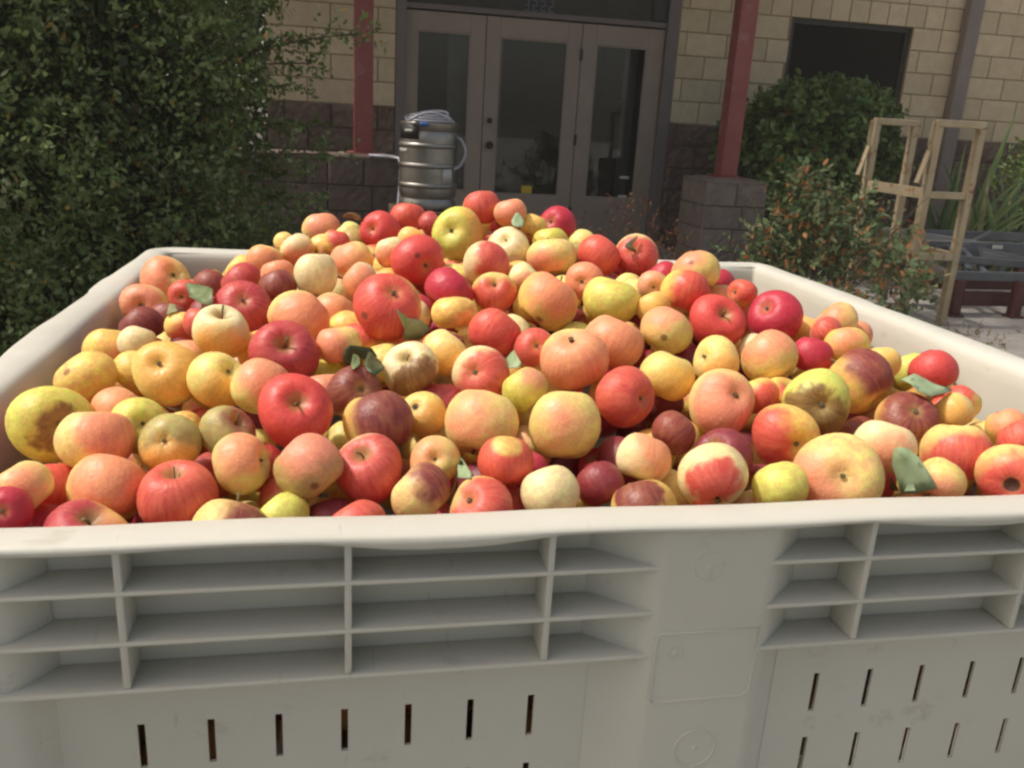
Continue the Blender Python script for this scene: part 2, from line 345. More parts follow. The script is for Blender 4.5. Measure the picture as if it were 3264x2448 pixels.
# ---------------------------------------------------------------- building
YW = 7.6; Z0 = 1.17; CH = .2025; CW = .4025; X0 = .262
bld = empty('building', (2, YW, 0), 'beige block building with dark stone base, glazed doors and one dark window', 'building')
def block_mesh(w, h, d, mat, rough=0, seed=0):
    rr = random.Random(seed); nx, nz = (7, 4) if rough else (2, 2)
    V = []; F = []
    def gv(i, j): return V.__len__()
    g = {}
    b = .006
    for j in range(nz+1):
        for i in range(nx+1):
            x = -w/2+b+(w-2*b)*i/nx; z = -h/2+b+(h-2*b)*j/nz
            y = -rr.uniform(0, rough) if rough else 0
            g[i, j] = len(V); V.append((x, y, z))
    # bevelled border ring then sides
    def ring(y, o): 
        base = len(V); ids = []
        loop = [(i, 0) for i in range(nx+1)]+[(nx, j) for j in range(1, nz+1)]+[(i, nz) for i in range(nx-1, -1, -1)]+[(0, j) for j in range(nz-1, 0, -1)]
        for (i, j) in loop:
            x = -w/2+b+(w-2*b)*i/nx; z = -h/2+b+(h-2*b)*j/nz
            if i == 0: x = -w/2
            if i == nx: x = w/2
            if j == 0: z = -h/2
            if j == nz: z = h/2
            ids.append(len(V)); V.append((x, y, z))
        return loop, ids
    for j in range(nz):
        for i in range(nx): F.append((g[i, j], g[i+1, j], g[i+1, j+1], g[i, j+1]))
    loop, r1 = ring(b, 0); _, r2 = ring(d, 0); inner = [g[p] for p in loop]; L = len(loop)
    for k in range(L):
        F.append((inner[k], r1[k], r1[(k+1) % L], inner[(k+1) % L])); F.append((r1[k], r2[k], r2[(k+1) % L], r1[(k+1) % L]))
    me = raw('block', V, F, False, mat); return me
G = .008
meshcache = {}
def place_block(x0, x1, z0, z1, kind, y=YW, name='block'):
    w = round(x1-x0-G, 3); h = round(z1-z0-G, 3)
    var = R_.randrange(4) if kind == 'stone' else 0
    key = (w, h, kind, var)
    if key not in meshcache:
        meshcache[key] = block_mesh(w, h, .028, M[kind], .022 if kind == 'stone' else 0, var+hash((int(w*100), var)) % 50)
    o = link(name, meshcache[key], bld, loc=((x0+x1)/2, y-.02+R_.uniform(-.0012, .0012), (z0+z1)/2))
    return o
def course(xa, xb, k, half, holes=(), kind='block', base=Z0, cw=CW):
    z0 = base+k*CH; z1 = z0+CH; st = cw/2 if half else cw
    off = X0+(cw/2 if (k % 2 == 0) else 0) if not half else X0
    i0 = math.floor((xa-off)/st)-1; x = off+i0*st
    while x < xb:
        a, b = max(x, xa), min(x+st, xb)
        for (ha, hb, k0, k1) in holes:
            if k0 <= k < k1:
                if a >= ha-1e-6 and b <= hb+1e-6: a = b = 0
                elif a < ha < b: b = ha
                elif a < hb < b: a = hb
        if b-a > .03: place_block(a, b, z0, z1, kind, name='block' if kind == 'block' else 'stone_block')
        x += st
WX0, WX1 = 4.51, 5.79
for k in range(7):
    course(-.28, .82, k, False)
    hl = [(WX0, WX1, 1, 5)]
    if k == 5:
        course(3.40, 4.09, k, False); course(4.09, 6.10, k, True); course(6.10, 8.3, k, False)
    else: course(3.40, 8.3, k, False, hl)
BZ = Z0-6*CH
for k in range(1, 6):
    course(-.28, .82, k, False, kind='stone', base=BZ); course(3.40, 8.3, k, False, kind='stone', base=BZ)
def part(name, mat, x0, x1, y0, y1, z0, z1, parent=bld, bev=0, auto=False):
    return link(name, MB().box(x0, x1, y0, y1, z0, z1, bev).mesh(name, mat=mat), parent)
def part_at(name, mat, x0, x1, y0, y1, z0, z1, parent, bev=0):
    c = Vector(((x0+x1)/2, (y0+y1)/2, (z0+z1)/2))
    me = MB().box(x0-c.x, x1-c.x, y0-c.y, y1-c.y, z0-c.z, z1-c.z, bev).mesh(name, mat=mat)
    return link(name, me, parent, loc=c)
ys, ye = YW-.011, YW+.19
part_at('mortar_wall', M['mortar'], -.28, .822, ys, ye, Z0, 3.3, bld)
part_at('mortar_wall', M['mortar'], 3.398, WX0+.004, ys, ye, Z0, 3.3, bld)
part_at('mortar_wall', M['mortar'], WX1-.004, 12, ys, ye, Z0, 3.3, bld)
part_at('mortar_wall', M['mortar'], WX0+.004, WX1-.004, ys, ye, Z0, Z0+CH-.004, bld)
part_at('mortar_wall', M['mortar'], WX0+.004, WX1-.004, ys, ye, Z0+5*CH+.004, 3.3, bld)
part_at('base_wall', M['stonemortar'], -.28, .822, ys-.001, ye, -.02, Z0-.001, bld)
part_at('base_wall', M['stonemortar'], 3.398, 12, ys-.001, ye, -.02, Z0-.001, bld)
part_at('upper_wall', M['block'], -.28, 12, YW-.02, ye+.003, 3.301, 3.9, bld)
part_at('upper_wall', M['block'], 8.302, 12.003, YW-.022, YW-.012, Z0+.002, 3.299, bld)
part_at('upper_wall', M['block'], -.28, .82, YW-.022, YW-.012, Z0+7*CH+.004, 3.299, bld)
part_at('upper_wall', M['block'], 3.40, 8.30, YW-.022, YW-.012, Z0+7*CH+.004, 3.299, bld)
part_at('side_wall', M['block'], -.282, -.08, ye+.004, 13, -.02, 3.9, bld)
# window
win = part_at('window', M['black'], WX0+.006, WX1-.006, YW+.10, YW+.115, Z0+CH, Z0+5*CH, bld); meshd = win.data
for a in ((WX0+.004, WX0+.05, Z0+CH, Z0+5*CH), (WX1-.05, WX1-.004, Z0+CH, Z0+5*CH), (WX0+.05, WX1-.05, Z0+5*CH-.045, Z0+5*CH), (WX0+.05, WX1-.05, Z0+CH, Z0+CH+.045)):
    part_at('window_frame', M['black'], a[0], a[1], YW+.02, YW+.098, a[2], a[3], win)
part_at('painted_dark_pane', M['unlit_pane'], WX0+.051, WX1-.051, YW+.05, YW+.056, Z0+CH+.046, Z0+5*CH-.046, win)  # matte dark sheet paints in the darkness of the unlit pane
# entrance
part_at('door_jamb', M['jamb'], .822, .905, YW-.03, YW+.19, 0, 3.0, bld)
part_at('door_jamb', M['jamb'], 3.29, 3.397, YW-.03, YW+.19, 0, 3.0, bld)
tr = part_at('transom_panel', M['dark'], .906, 3.289, YW+.03, YW+.10, 2.045, 3.0, bld)
part_at('transom_black_strip', M['black'], 3.15, 3.288, YW+.005, YW+.029, 2.06, 2.99, bld)  # black strip over the transom's right end
part_at('header_trim', M['jamb'], .906, 3.289, YW-.005, YW+.12, 2.0, 2.043, bld)
def digits(txt, x, z, h):
    seg = {'3': 'abcdg', '2': 'abged', '5': 'afgcd'}
    w = h*.52; t = h*.15; y0, y1 = YW+.018, YW+.0285
    for i, ch in enumerate(txt):
        b = MB(); xx = x+i*h*.74
        S = {'a': (xx, xx+w, z+h-t, z+h), 'g': (xx, xx+w, z+h/2-t/2, z+h/2+t/2), 'd': (xx, xx+w, z, z+t),
             'b': (xx+w-t, xx+w, z+h/2+t/2, z+h-t), 'c': (xx+w-t, xx+w, z+t, z+h/2-t/2), 'f': (xx, xx+t, z+h/2+t/2, z+h-t), 'e': (xx, xx+t, z+t, z+h/2-t/2)}
        for s in seg[ch]: q = S[s]; b.box(q[0], q[1], y0, y1, q[2], q[3], .002)
        link('house_number', b.mesh('house_number', mat=M['ink']), tr, loc=(0, 0, 0))
digits('3222', 1.945, 2.05, .10)
def door(x0, x1, gx0, gx1, z1, gz1, gz0=.44):
    ya, yb = YW+.02, YW+.065; zb = .02
    d = part_at('door', M['door'], x0+.004, gx0, ya, yb, zb, z1, bld, .003)
    for a in ((gx1, x1-.004, zb, z1), (gx0+.0005, gx1-.0005, zb, gz0), (gx0+.0005, gx1-.0005, gz1, z1)):
        part_at('door_rail', M['door'], a[0], a[1], ya+.0004, yb, a[2], a[3], d, .003)
    for a in ((gx0, gx0+.014, gz0, gz1), (gx1-.014, gx1, gz0, gz1), (gx0+.0145, gx1-.0145, gz0, gz0+.014), (gx0+.0145, gx1-.0145, gz1-.014, gz1)):
        part_at('glazing_bead', M['door'], a[0], a[1], ya+.008, ya+.02, a[2], a[3], d)
    part_at('pane', M['glass'], gx0-.004, gx1+.004, ya+.021, ya+.027, gz0-.004, gz1+.004, d)
    return d
dl = door(.905, 1.618, 1.005, 1.482, 1.985, 1.83, .46)
dm = door(1.618, 2.50, 1.745, 2.375, 1.985, 1.82, .445)
dr = door(2.50, 3.289, 2.64, 3.13, 1.985, 1.818, .445)
for x in (1.618, 2.50): part_at('door_gap', M['black'], x-.0035, x+.0035, YW+.03, YW+.06, .02, 1.985, bld)
def knob(x, z, r, name):
    b = MB(); b.lathe([(0, 0), (r*.35, 0), (r*.35, .03), (r*.9, .035), (r, .05), (r*.8, .065), (0, .07)], 20)
    me = b.mesh(name, True, M['bronze']); me.transform(Matrix.Rotation(PI/2, 4, 'X'))
    link(name, me, dm, loc=(x, YW+.02, z))
knob(1.683, .885, .036, 'door_knob'); knob(1.675, 1.10, .026, 'deadbolt')
for z in (1.72, .97, .3): part_at('hinge', M['bronze'], 2.488, 2.512, YW+.002, YW+.019, z-.05, z+.05, dm)
part_at('sticker', M['yellow'], 2.02, 2.12, YW+.037, YW+.0405, .46, .53, dm)
for z in (.635, .455): part_at('sticker', M['white'], 2.98, 3.07, YW+.037, YW+.0405, z, z+.024, dr)
# dim room behind the glass
part_at('room_wall', M['room'], .6, 3.6, YW+3.0, YW+3.05, 0, 3, bld)
part_at('room_wall', M['room'], .55, .6, YW+.2, YW+3.05, 0, 3, bld)
part_at('room_wall', M['room'], 3.6, 3.65, YW+.2, YW+3.05, 0, 3, bld)
part_at('room_ceiling', M['room'], .55, 3.65, YW+.2, YW+3.05, 3.0, 3.05, bld)
part_at('room_floor', M['room'], .55, 3.65, YW+.2, YW+3.05, -.02, .02, bld)
part_at('pale_panel', M['pale_panel'], 1.30, 1.50, YW+.16, YW+.18, .95, 1.84, bld)  # upright pale panels close behind the door glass
part_at('pale_panel', M['pale_panel'], 1.74, 1.80, YW+.16, YW+.18, .9, 1.84, bld)
part_at('pale_panel', M['pale_panel'], 2.99, 3.11, YW+.22, YW+.24, .45, 1.84, bld)
part_at('counter', M['room'], 2.6, 3.4, YW+.5, YW+.9, .02, 1.33, bld)
link('lamp_dome', MB().lathe([(0, .06), (.08, .05), (.15, .02), (.17, 0)], 20).mesh('lamp_dome', True, M['pale_panel']), bld, loc=(2.98, YW+.7, 1.335))
part_at('table', M['room'], 1.0, 1.7, YW+.3, YW+.8, .9, .94, bld)
# porch roof and beam
part_at('porch_roof', M['roof'], -.6, 4.3, 5.9, YW-.03, 3.08, 3.2, bld)
part_at('porch_beam', M['post'], -.3, 4.0, 6.38, 6.56, 2.9, 3.08, bld)
link('downpipe', MB().box(6.29, 6.44, YW-.12, YW-.03, .05, 3.2, .012).mesh('downpipe', mat=M['pipe']), bld)
for z in (.7, 2.85): part_at('pipe_bracket', M['pipe'], 6.27, 6.46, YW-.125, YW-.024, z, z+.03, bld)

# porch posts on stone piers
def pier(cx, cy, s, h, label, mt='pierstone'):
    p = empty('stone_pier', (cx, cy, 0), label, 'pier', 'stone piers under the porch posts')
    part_at('core', M['stonemortar'], cx-s/2+.02, cx+s/2-.02, cy-s/2+.02, cy+s/2-.02, 0, h-.005, p)
    n = 4; hh = h/n
    for k in range(n):
        for side in range(4):
            cut = .5 if k % 2 else .62
            for (a, b) in ((-.5, -.5+cut), (-.5+cut, .5)):
                w = (b-a)*s-.006; 
                me = block_mesh(w+.002, hh-.004, .024, M[mt], .010, R_.randrange(9))
                o = link('stone_block', me, p)
                ang = side*PI/2; mid = (a+b)/2*s
                o.rotation_euler = (0, 0, ang)
                q = Matrix.Rotation(ang, 3, 'Z') @ Vector((mid, -s/2, 0)); o.location = (q.x, q.y, hh*(k+.5))
    part_at('cap', M[mt], cx-s/2-.004, cx+s/2+.004, cy-s/2-.004, cy+s/2+.004, h-.004, h+.022, p, .005)
    part_at('mortar_pad', M['capstone'], cx-.19, cx+.19, cy-.19, cy+.19, h+.0222, h+.032, p, .003)
    return p
def post(cx, cy, z0, label):
    p = empty('porch_post', (cx, cy, z0), label, 'post', 'red posts of the porch')
    part_at('shaft', M['post'], cx-.0725, cx+.0725, cy-.0725, cy+.0725, z0+.012, 2.9, p, .006)
    part_at('base_plate', M['post'], cx-.12, cx+.12, cy-.12, cy+.12, z0+.001, z0+.0118, p)
    return p
pier(3.48, 6.37, .52, .735, 'dark stone block pier at right, carrying the red post beside the bush')
post(3.48, 6.37, .767, 'dark red square porch post on the right stone pier, leaning past the bush')
pier(.515, 6.57, .52, .775, 'dark stone block pier left of the steel keg, under the left red post', 'lowstone')
post(.515, 6.57, .807, 'dark red square porch post left of the doors, above the left stone pier')
lw = empty('low_stone_wall', (-.7, 6.57, 0), 'low dark stone wall running left from the stone pier behind the big shrub', 'wall')
part_at('core', M['stonemortar'], -1.70, .244, 6.36, 6.80, 0, .77, lw)
for k in range(4):
    for i in range(6):
        x = .245-.325*(i+.5)+.16*(k % 2); me = block_mesh(.325-.004, .19375-.004, .024, M['lowstone'], .010, R_.randrange(9))
        if x+.16 < .25: link('stone_block', me, lw, loc=(x, 6.335, .097+.19375*k))
        elif k % 2: link('stone_block', block_mesh(.16, .19375-.004, .024, M['lowstone'], .010, 3), lw, loc=(.163, 6.335, .097+.19375*k))
part_at('cap', M['lowstone'], -1.7, .249, 6.325, 6.82, .7705, .797, lw, .006)
# keg on a stone step, with hoses
step = empty('stone_step', (.95, 5.78, 0), 'low dark stone block step under the steel keg', 'plinth')
for k in range(3): part_at('stone_block', M['stone'], .68+.005*k, 1.22, 5.52, 6.04, k*.163, k*.163+.16, step, .008)
KX, KY, KZ = .95, 5.78, .491
keg = empty('steel_keg', (KX, KY, KZ), 'stainless steel beer keg with coiled clear hose on top, left of the doors', 'keg')
prof = [(.165, .0), (.195, .0), (.202, .01), (.202, .045), (.195, .06), (.190, .075), (.203, .10)]
for zc in (.165, .300, .435):
    prof += [(.2035, zc-.030), (.2035, zc-.017), (.210, zc-.010), (.2125, zc), (.210, zc+.010), (.2035, zc+.017), (.2035, zc+.030)]
prof += [(.203, .505), (.192, .53), (.193, .535), (.200, .545), (.200, .585), (.196, .59), (.188, .588), (.186, .55), (.15, .545), (.0, .54)]
link('barrel', MB().lathe(prof, 64).mesh('barrel', auto=True, mat=M['steel']), keg, loc=(KX, KY, KZ))
def oval(a0, a1, rr, z, y=KY, sq=1, n=10):
    return [(KX+rr*math.cos(a0+(a1-a0)*i/n), y+rr*sq*math.sin(a0+(a1-a0)*i/n), z) for i in range(n+1)]
for j in range(3):
    pts = [(KX+(.165-.018*j)*math.cos(a), KY+(.15-.02*j)*math.sin(a), KZ+.598+.017*j+(.030-.012*j)*math.cos(a)**2*0+.035*max(0, math.cos(a*1.0-1.9+.5*j))) for a in np.linspace(0, 2*PI*.98, 36)]
    link('coiled_hose', MB().tube(pts, .009, 8).mesh('coiled_hose', True, M['hose']), keg, loc=(0, 0, 0))
pts = [(KX-.15, KY-.16, KZ+.595)]+[(KX-.15+.30*t, KY-.17, KZ+.60+.055*math.sin(PI*t)) for t in np.linspace(.05, .95, 12)]+[(KX+.155, KY-.16, KZ+.595)]
link('coiled_hose', MB().tube(pts, .010, 8).mesh('coiled_hose', True, M['hose']), keg, loc=(0, 0, 0))
pts = [(KX+.19, KY-.07, KZ+.50)]+[(KX+.205+.045*math.sin(PI*t), KY-.10, KZ+.50-.20*t) for t in np.linspace(.05, 1, 12)]+[(KX+.17, KY-.14, KZ+.285)]
link('loose_hose', MB().tube(pts, .009, 8).mesh('loose_hose', True, M['hose']), keg, loc=(0, 0, 0))
def wrap(name, mat, a0, a1, z0, z1, rr=.2045, par=keg):
    n = 6; V = []; F = []
    for i in range(n+1):
        a = a0+(a1-a0)*i/n
        for r2 in (rr, rr+.0015):
            for z in (z0, z1): V.append((r2*math.cos(a), r2*math.sin(a), z))
    for i in range(n):
        a = i*4; b = a+4; F += [(a+2, b+2, b+3, a+3), (a, a+1, b+1, b), (a, b, b+2, a+2), (a+1, a+3, b+3, b+1)]
    F += [(0, 2, 3, 1), (n*4, n*4+1, n*4+3, n*4+2)]
    link(name, raw(name, V, F, True, mat), par, loc=(KX, KY, KZ))
D = math.radians
wrap('paper_label', M['white'], D(-66), D(-42), .19, .285, .2065)
wrap('painted_reflection', M['black'], D(-172), D(-115), .475, .575, .204)  # black wrap paints the dark reflection on the keg's left
wrap('small_label', M['white'], D(-148), D(-128), .522, .54, .2062)
wrap('blue_tape', M['blue'], D(-112), D(-97), .565, .592, .204)
wrap('small_label', M['white'], D(-170), D(-140), .385, .41, .2060)
h1 = MB().tube([(.55, 6.30, .81), (.70, 6.30, .807), (.775, 6.27, .80), (.785, 6.20, .76), (.775, 6.10, .60), (.76, 6.05, .45), (.75, 5.95, .25), (.74, 5.8, .02)], .012, 8).mesh('garden_hose', True, M['hose'])
tag(link('garden_hose', h1), 'pale hose lying on the low stone pier and hanging down left of the keg', 'hose')

# ---------------------------------------------------------------- rusty cream frame, slate cart, red tub
fr = empty('metal_frame', (4.03, 4.68, .0), 'tall cream painted rusty metal stand with two open ends, right of the bush', 'metal stand')
A, B_, Cc, Dd = (3.90, 5.0), (4.19, 5.0), (3.895, 4.35), (4.19, 4.35)
T = 1.26; w = .042
def fbar(name, a, b, ww=w, hh=None, mat='cream_metal', par=fr): link(name, MB().bar(a, b, ww, hh, bev=.004).mesh(name, mat=M[mat]), par, loc=(0, 0, 0))
for (x, y) in (A, B_, Cc, Dd): fbar('leg', (x, y, 0.012), (x, y, T-w/2-.001))
for p, q in ((A, B_), (Cc, Dd)):
    fbar('top_bar', (p[0]-w/2, p[1]-.001, T), (q[0]+w/2, q[1]-.001, T))
    fbar('lower_bar', (p[0]+w/2, p[1], .455), (q[0]-w/2, q[1], .455), w*1.1)
fbar('middle_bar', (Cc[0]+w/2, Cc[1], .835), (Dd[0]-w/2, Dd[1], .835))
for z in (.84, .455): fbar('side_bar', (A[0], A[1]-w/2, z), (Cc[0], Cc[1]+w/2, z), .03, .055)
fbar('side_bar', (B_[0], B_[1]-w/2, .455), (Dd[0], Dd[1]+w/2, .455), .03, .04)
for (x, y) in (A, Cc):
    fbar('bracket', (x-.035, y-.0, T+.006), (x-.040, y, T-.13), .024, .006); fbar('bracket', (x-.040, y, T-.13), (x-.02, y, T-.19), .024, .006)
    fbar('flap', (x-.03, y, 1.10), (x-.09, y-.02, .905), .03, .006); fbar('flap', (x-.09, y-.02, .905), (x-.02, y, .89), .012, .006)
for (x, y) in (B_, Dd):
    fbar('brace', (x+.035, y, T-.005), (x+.012, y+.0, T-.17), .018, .006, 'maroon')
    link('wire', MB().tube([(x+.03, y, .98), (x+.042, y, .92), (x+.03, y, .86), (x+.0, y, .855)], .003, 5).mesh('wire', True, M['cream_metal']), fr, loc=(0, 0, 0))
ct = empty('slate_cart', (5.0, 5.0, 0), 'low slate grey metal cart frame on maroon legs, behind the cream stand', 'cart')
def cbar(name, a, b, ww=.05, hh=None, mat='slate'): link(name, MB().bar(a, b, ww, hh, bev=.004).mesh(name, mat=M[mat]), ct, loc=(0, 0, 0))
cbar('front_rail', (4.36, 4.62, .29), (5.9, 4.62, .29), .05, .06)
cbar('rear_rail', (4.55, 5.75, .43), (6.1, 5.75, .43), .05, .07); cbar('side_rail', (4.38, 4.65, .29), (4.58, 5.73, .41), .05, .06)
cbar('middle_rail', (4.42, 5.0, .43), (6.0, 5.15, .41), .04, .09); cbar('cross_member', (4.36, 4.66, .40), (5.95, 5.0, .29), .03, .05)
cbar('cross_member', (4.47, 5.4, .47), (5.2, 4.8, .36), .03, .05); cbar('cross_member', (4.95, 5.1, .45), (4.5, 5.6, .47), .03, .04)
cbar('upright', (4.55, 4.63, .33), (4.60, 4.95, .44), .04, .03); cbar('upright', (5.72, 5.7, .1), (5.72, 5.7, .39), .045)
cbar('upright', (4.70, 4.655, .30), (4.74, 5.0, .42), .04, .04)
link('corner_plate', raw('corner_plate', [(4.45, 4.95, .30), (4.85, 4.98, .30), (4.8, 4.98, .46), (4.5, 4.95, .44), (4.45, 4.97, .30), (4.85, 5.0, .30), (4.8, 5.0, .46), (4.5, 4.97, .44)], [(0, 1, 2, 3), (7, 6, 5, 4), (0, 4, 5, 1), (1, 5, 6, 2), (2, 6, 7, 3), (3, 7, 4, 0)], mat=M['slate']), ct, loc=(0, 0, 0))
part_at('label_plate', M['white'], 5.02, 5.10, 5.01, 5.018, .425, .45, ct)
for q in range(12):
    xx = 4.5+.13*q+R_.uniform(-.05, .05); yy = R_.uniform(4.75, 5.5); cbar('loose_bar', (xx, yy, .33+R_.uniform(0, .06)), (xx+R_.uniform(-.5, .6), yy+R_.uniform(-.3, .5), .36+R_.uniform(0, .12)), .03, .035)
for x, y, z in ((4.47, 4.60, .26), (4.93, 4.58, .26), (5.8, 4.6, .26), (4.65, 5.7, .39), (5.9, 5.7, .37)):
    cbar('leg', (x, y, .03), (x, y, z), .06, .06, 'maroon'); part_at('foot', M['maroon'], x-.05, x+.05, y-.05, y+.05, .013, .03, ct)
cbar('chassis_bar', (4.5, 4.69, .12), (5.78, 4.69, .12), .05, .10, 'maroon'); cbar('chassis_bar', (4.5, 5.2, .15), (5.9, 5.2, .15), .05, .12, 'maroon')
tub = empty('plastic_tub', (3.85, 2.74, 0), 'red plastic tub on the paving, just showing past the bin at right', 'tub')
link('shell', MB().lathe([(.0, .012), (.24, .012), (.25, .02), (.30, .20), (.315, .205), (.315, .215), (.295, .215), (.24, .03), (0, .025)], 36).mesh('shell', True, M['tub']), tub, loc=(3.85, 2.74, 0))

# ---------------------------------------------------------------- plants
def leaves(name, pos, dirs, nrm, L, W, mat, parent=None, six=True):
    n = len(pos); d = dirs/np.linalg.norm(dirs, axis=1)[:, None]
    s = np.cross(d, nrm); s /= np.linalg.norm(s, axis=1)[:, None]+1e-9; u = np.cross(s, d)
    L = L[:, None]; W = W[:, None]
    if six:
        V = np.stack([pos, pos+d*L*.38+s*W*.5+u*W*.15, pos+d*L*.75+s*W*.36+u*W*.08, pos+d*L-u*L*.08, pos+d*L*.75-s*W*.36+u*W*.08, pos+d*L*.38-s*W*.5+u*W*.15], 1).reshape(-1, 3)
        a = np.arange(n)*6; F = np.concatenate([np.stack([a, a+1, a+2, a+3], 1), np.stack([a, a+3, a+4, a+5], 1)])
    else:
        V = np.stack([pos, pos+d*L*.45+s*W*.5, pos+d*L, pos+d*L*.45-s*W*.5], 1).reshape(-1, 3); a = np.arange(n)*4; F = np.stack([a, a+1, a+2, a+3], 1)
    me = fast(name, V, F, mat)
    o = link(name, me, parent, loc=(0, 0, 0)); return o
def unit(v): return v/(np.linalg.norm(v, axis=-1, keepdims=True)+1e-9)
def sprigs(starts, dirs, lens, per, L, W, spread=.9, wob=.25):
    """leaves set along curved twigs; returns pos, dir, normal, L, W"""
    n = len(starts); t = np.tile(np.linspace(.12, 1, per), (n, 1))
    bend = NR.normal(0, wob, (n, 1, 3)); d0 = unit(dirs)[:, None, :]
    P = starts[:, None, :]+(d0*t[..., None]+bend*(t[..., None]**2)*.5)*lens[:, None, None]
    dd = unit(d0+bend*t[..., None]); rnd = NR.normal(0, 1, P.shape); side = unit(rnd-(rnd*dd).sum(-1, keepdims=True)*dd)
    ld = unit(dd*.55+side*spread); nn = unit(dd+NR.normal(0, .45, P.shape)+np.array([0, 0, .35]))
    l = L*NR.uniform(.65, 1.25, (n, per)); w = W*NR.uniform(.75, 1.2, (n, per))
    return P.reshape(-1, 3), ld.reshape(-1, 3), nn.reshape(-1, 3), l.ravel(), w.ravel()
def cat(*a): return [np.concatenate(x) for x in zip(*a)]
def blob(c, r, n, shell=.75, zmin=.02, lump=.25, seed=0):
    rg = np.random.default_rng(seed); v = unit(rg.normal(0, 1, (n*2, 3))); 
    lf = 1+lump*(np.sin(v[:, 0]*5+seed)*np.sin(v[:, 1]*4+1.3*seed)+.7*np.sin(v[:, 2]*7+v[:, 0]*3+seed))*.8
    rad = rg.uniform(shell, 1, (n*2, 1))**.6*lf[:, None]; p = np.array(c)+v*rad*np.array(r); k = p[:, 2] > zmin
    return p[k][:n], v[k][:n]
def stems(name, base, tips, r0, parent, mat='bark', seg=6):
    b = MB(); base = Vector(base)
    for tp in tips:
        tp = Vector(tp); md = (base+tp)/2+Vector((R_.uniform(-.1, .1), R_.uniform(-.1, .1), R_.uniform(0, .12)))*(tp-base).length
        pts = [base*(1-t)**2+md*2*t*(1-t)+tp*t*t for t in np.linspace(0, 1, seg)]
        b.tube(pts, [r0*(1-.8*i/(seg-1)) for i in range(seg)], 5)
    return link(name, b.mesh(name, True, M[mat]), parent, loc=(0, 0, 0))

# big left shrub
sh = empty('small_leaved_shrub', (-.95, 3.3, 0), 'big dark shrub of small leaves filling the left side behind the bin', 'shrub')
clusters = [((-.95, 3.3, 1.15), (.98, .95, 1.25), 5200, 3), ((-1.6, 2.9, 1.7), (.8, .7, .8), 2400, 5), ((-.62, 3.1, 1.9), (.62, .6, .62), 2300, 8), ((-1.2, 2.7, .7), (.85, .6, .7), 2300, 9), ((-.45, 3.2, .75), (.5, .5, .65), 1500, 12)]
pk = []
for c, r, n, sd in clusters:
    p, v = blob(c, r, n, .62, .05, .22, sd); dn = unit(v+NR.normal(0, .55, v.shape)+np.array([0, 0, .25]))
    pk.append(sprigs(p-dn*.04, dn, NR.uniform(.10, .24, len(p)), 9, .029, .0155))
pp = cat(*pk); o = leaves('foliage', *pp, M['bushleaf'], sh, six=False); tag(o, kind='stuff')
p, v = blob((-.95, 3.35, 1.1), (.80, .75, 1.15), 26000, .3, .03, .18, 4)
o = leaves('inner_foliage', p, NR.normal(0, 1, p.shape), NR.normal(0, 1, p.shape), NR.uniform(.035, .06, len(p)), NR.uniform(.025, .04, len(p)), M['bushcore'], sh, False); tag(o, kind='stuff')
tips = []
for k in range(34):
    a = R_.uniform(0, 2*PI); e = R_.uniform(-.1, 1.2); tips.append((-.95+.8*math.cos(a)*math.cos(e), 3.3+.5*math.sin(a)*math.cos(e)+.25, 1.15+1.1*math.sin(e)))
stems('branch', (-.95, 3.35, 0), tips, .022, sh)
# long sprays that reach out over the wall on the right of the shrub
P_ = []
sprays = [((-.30, 3.0, 1.2), (.26, 2.9, 1.30)), ((-.30, 3.0, 1.35), (.10, 2.9, 1.75)), ((-.3, 3.0, 1.0), (.22, 2.95, 1.08)), ((-.3, 3.0, .9), (.33, 2.9, .98)), ((-.25, 3.0, 1.5), (.08, 2.9, 1.9)), ((-.3, 3, .8), (.26, 2.9, .80)), ((-.28, 3.05, 1.1), (.16, 3.0, 1.22)),
          ((-.3, 3.0, .65), (.16, 2.9, .68)), ((-.3, 3.0, .5), (.10, 2.9, .55)), ((-.2, 3.1, 1.4), (.12, 3.0, 1.52)), ((-.2, 3.0, 1.25), (.44, 2.95, 1.42)), ((-.3, 3.0, .95), (.15, 3.0, .90)), ((-.2, 3.0, 1.6), (.0, 2.9, 1.98)), ((-.35, 3.0, .5), (.3, 3.0, .60)), ((-.3, 3.0, 1.3), (.05, 2.8, 1.45)), ((-.3, 3.0, .4), (.2, 3.0, .42))]
b = MB()
for a, e in sprays:
    a, e = np.array(a), np.array(e); L_ = np.linalg.norm(e-a); md = (a+e)/2+np.array([0, 0, .05]); 
    tt = np.linspace(0, 1, 26)[:, None]; cv = a*(1-tt)**2+2*md*tt*(1-tt)+e*tt**2
    b.tube([tuple(q) for q in cv[::4]], .003, 4)
    st = cv[4:]; dr_ = unit(np.tile(e-a, (len(st), 1))+NR.normal(0, .7*L_, (len(st), 3)))
    P_.append(sprigs(st, dr_, NR.uniform(.04, .13, len(st)), 11, .029, .015)); P_.append(sprigs(st, -dr_+NR.normal(0, .2, dr_.shape), NR.uniform(.03, .10, len(st)), 8, .026, .014))
link('branch', b.mesh('branch', True, M['bark']), sh, loc=(0, 0, 0))
o = leaves('outer_sprays', *cat(*P_), M['bushleaf'], sh, False); tag(o, kind='stuff')
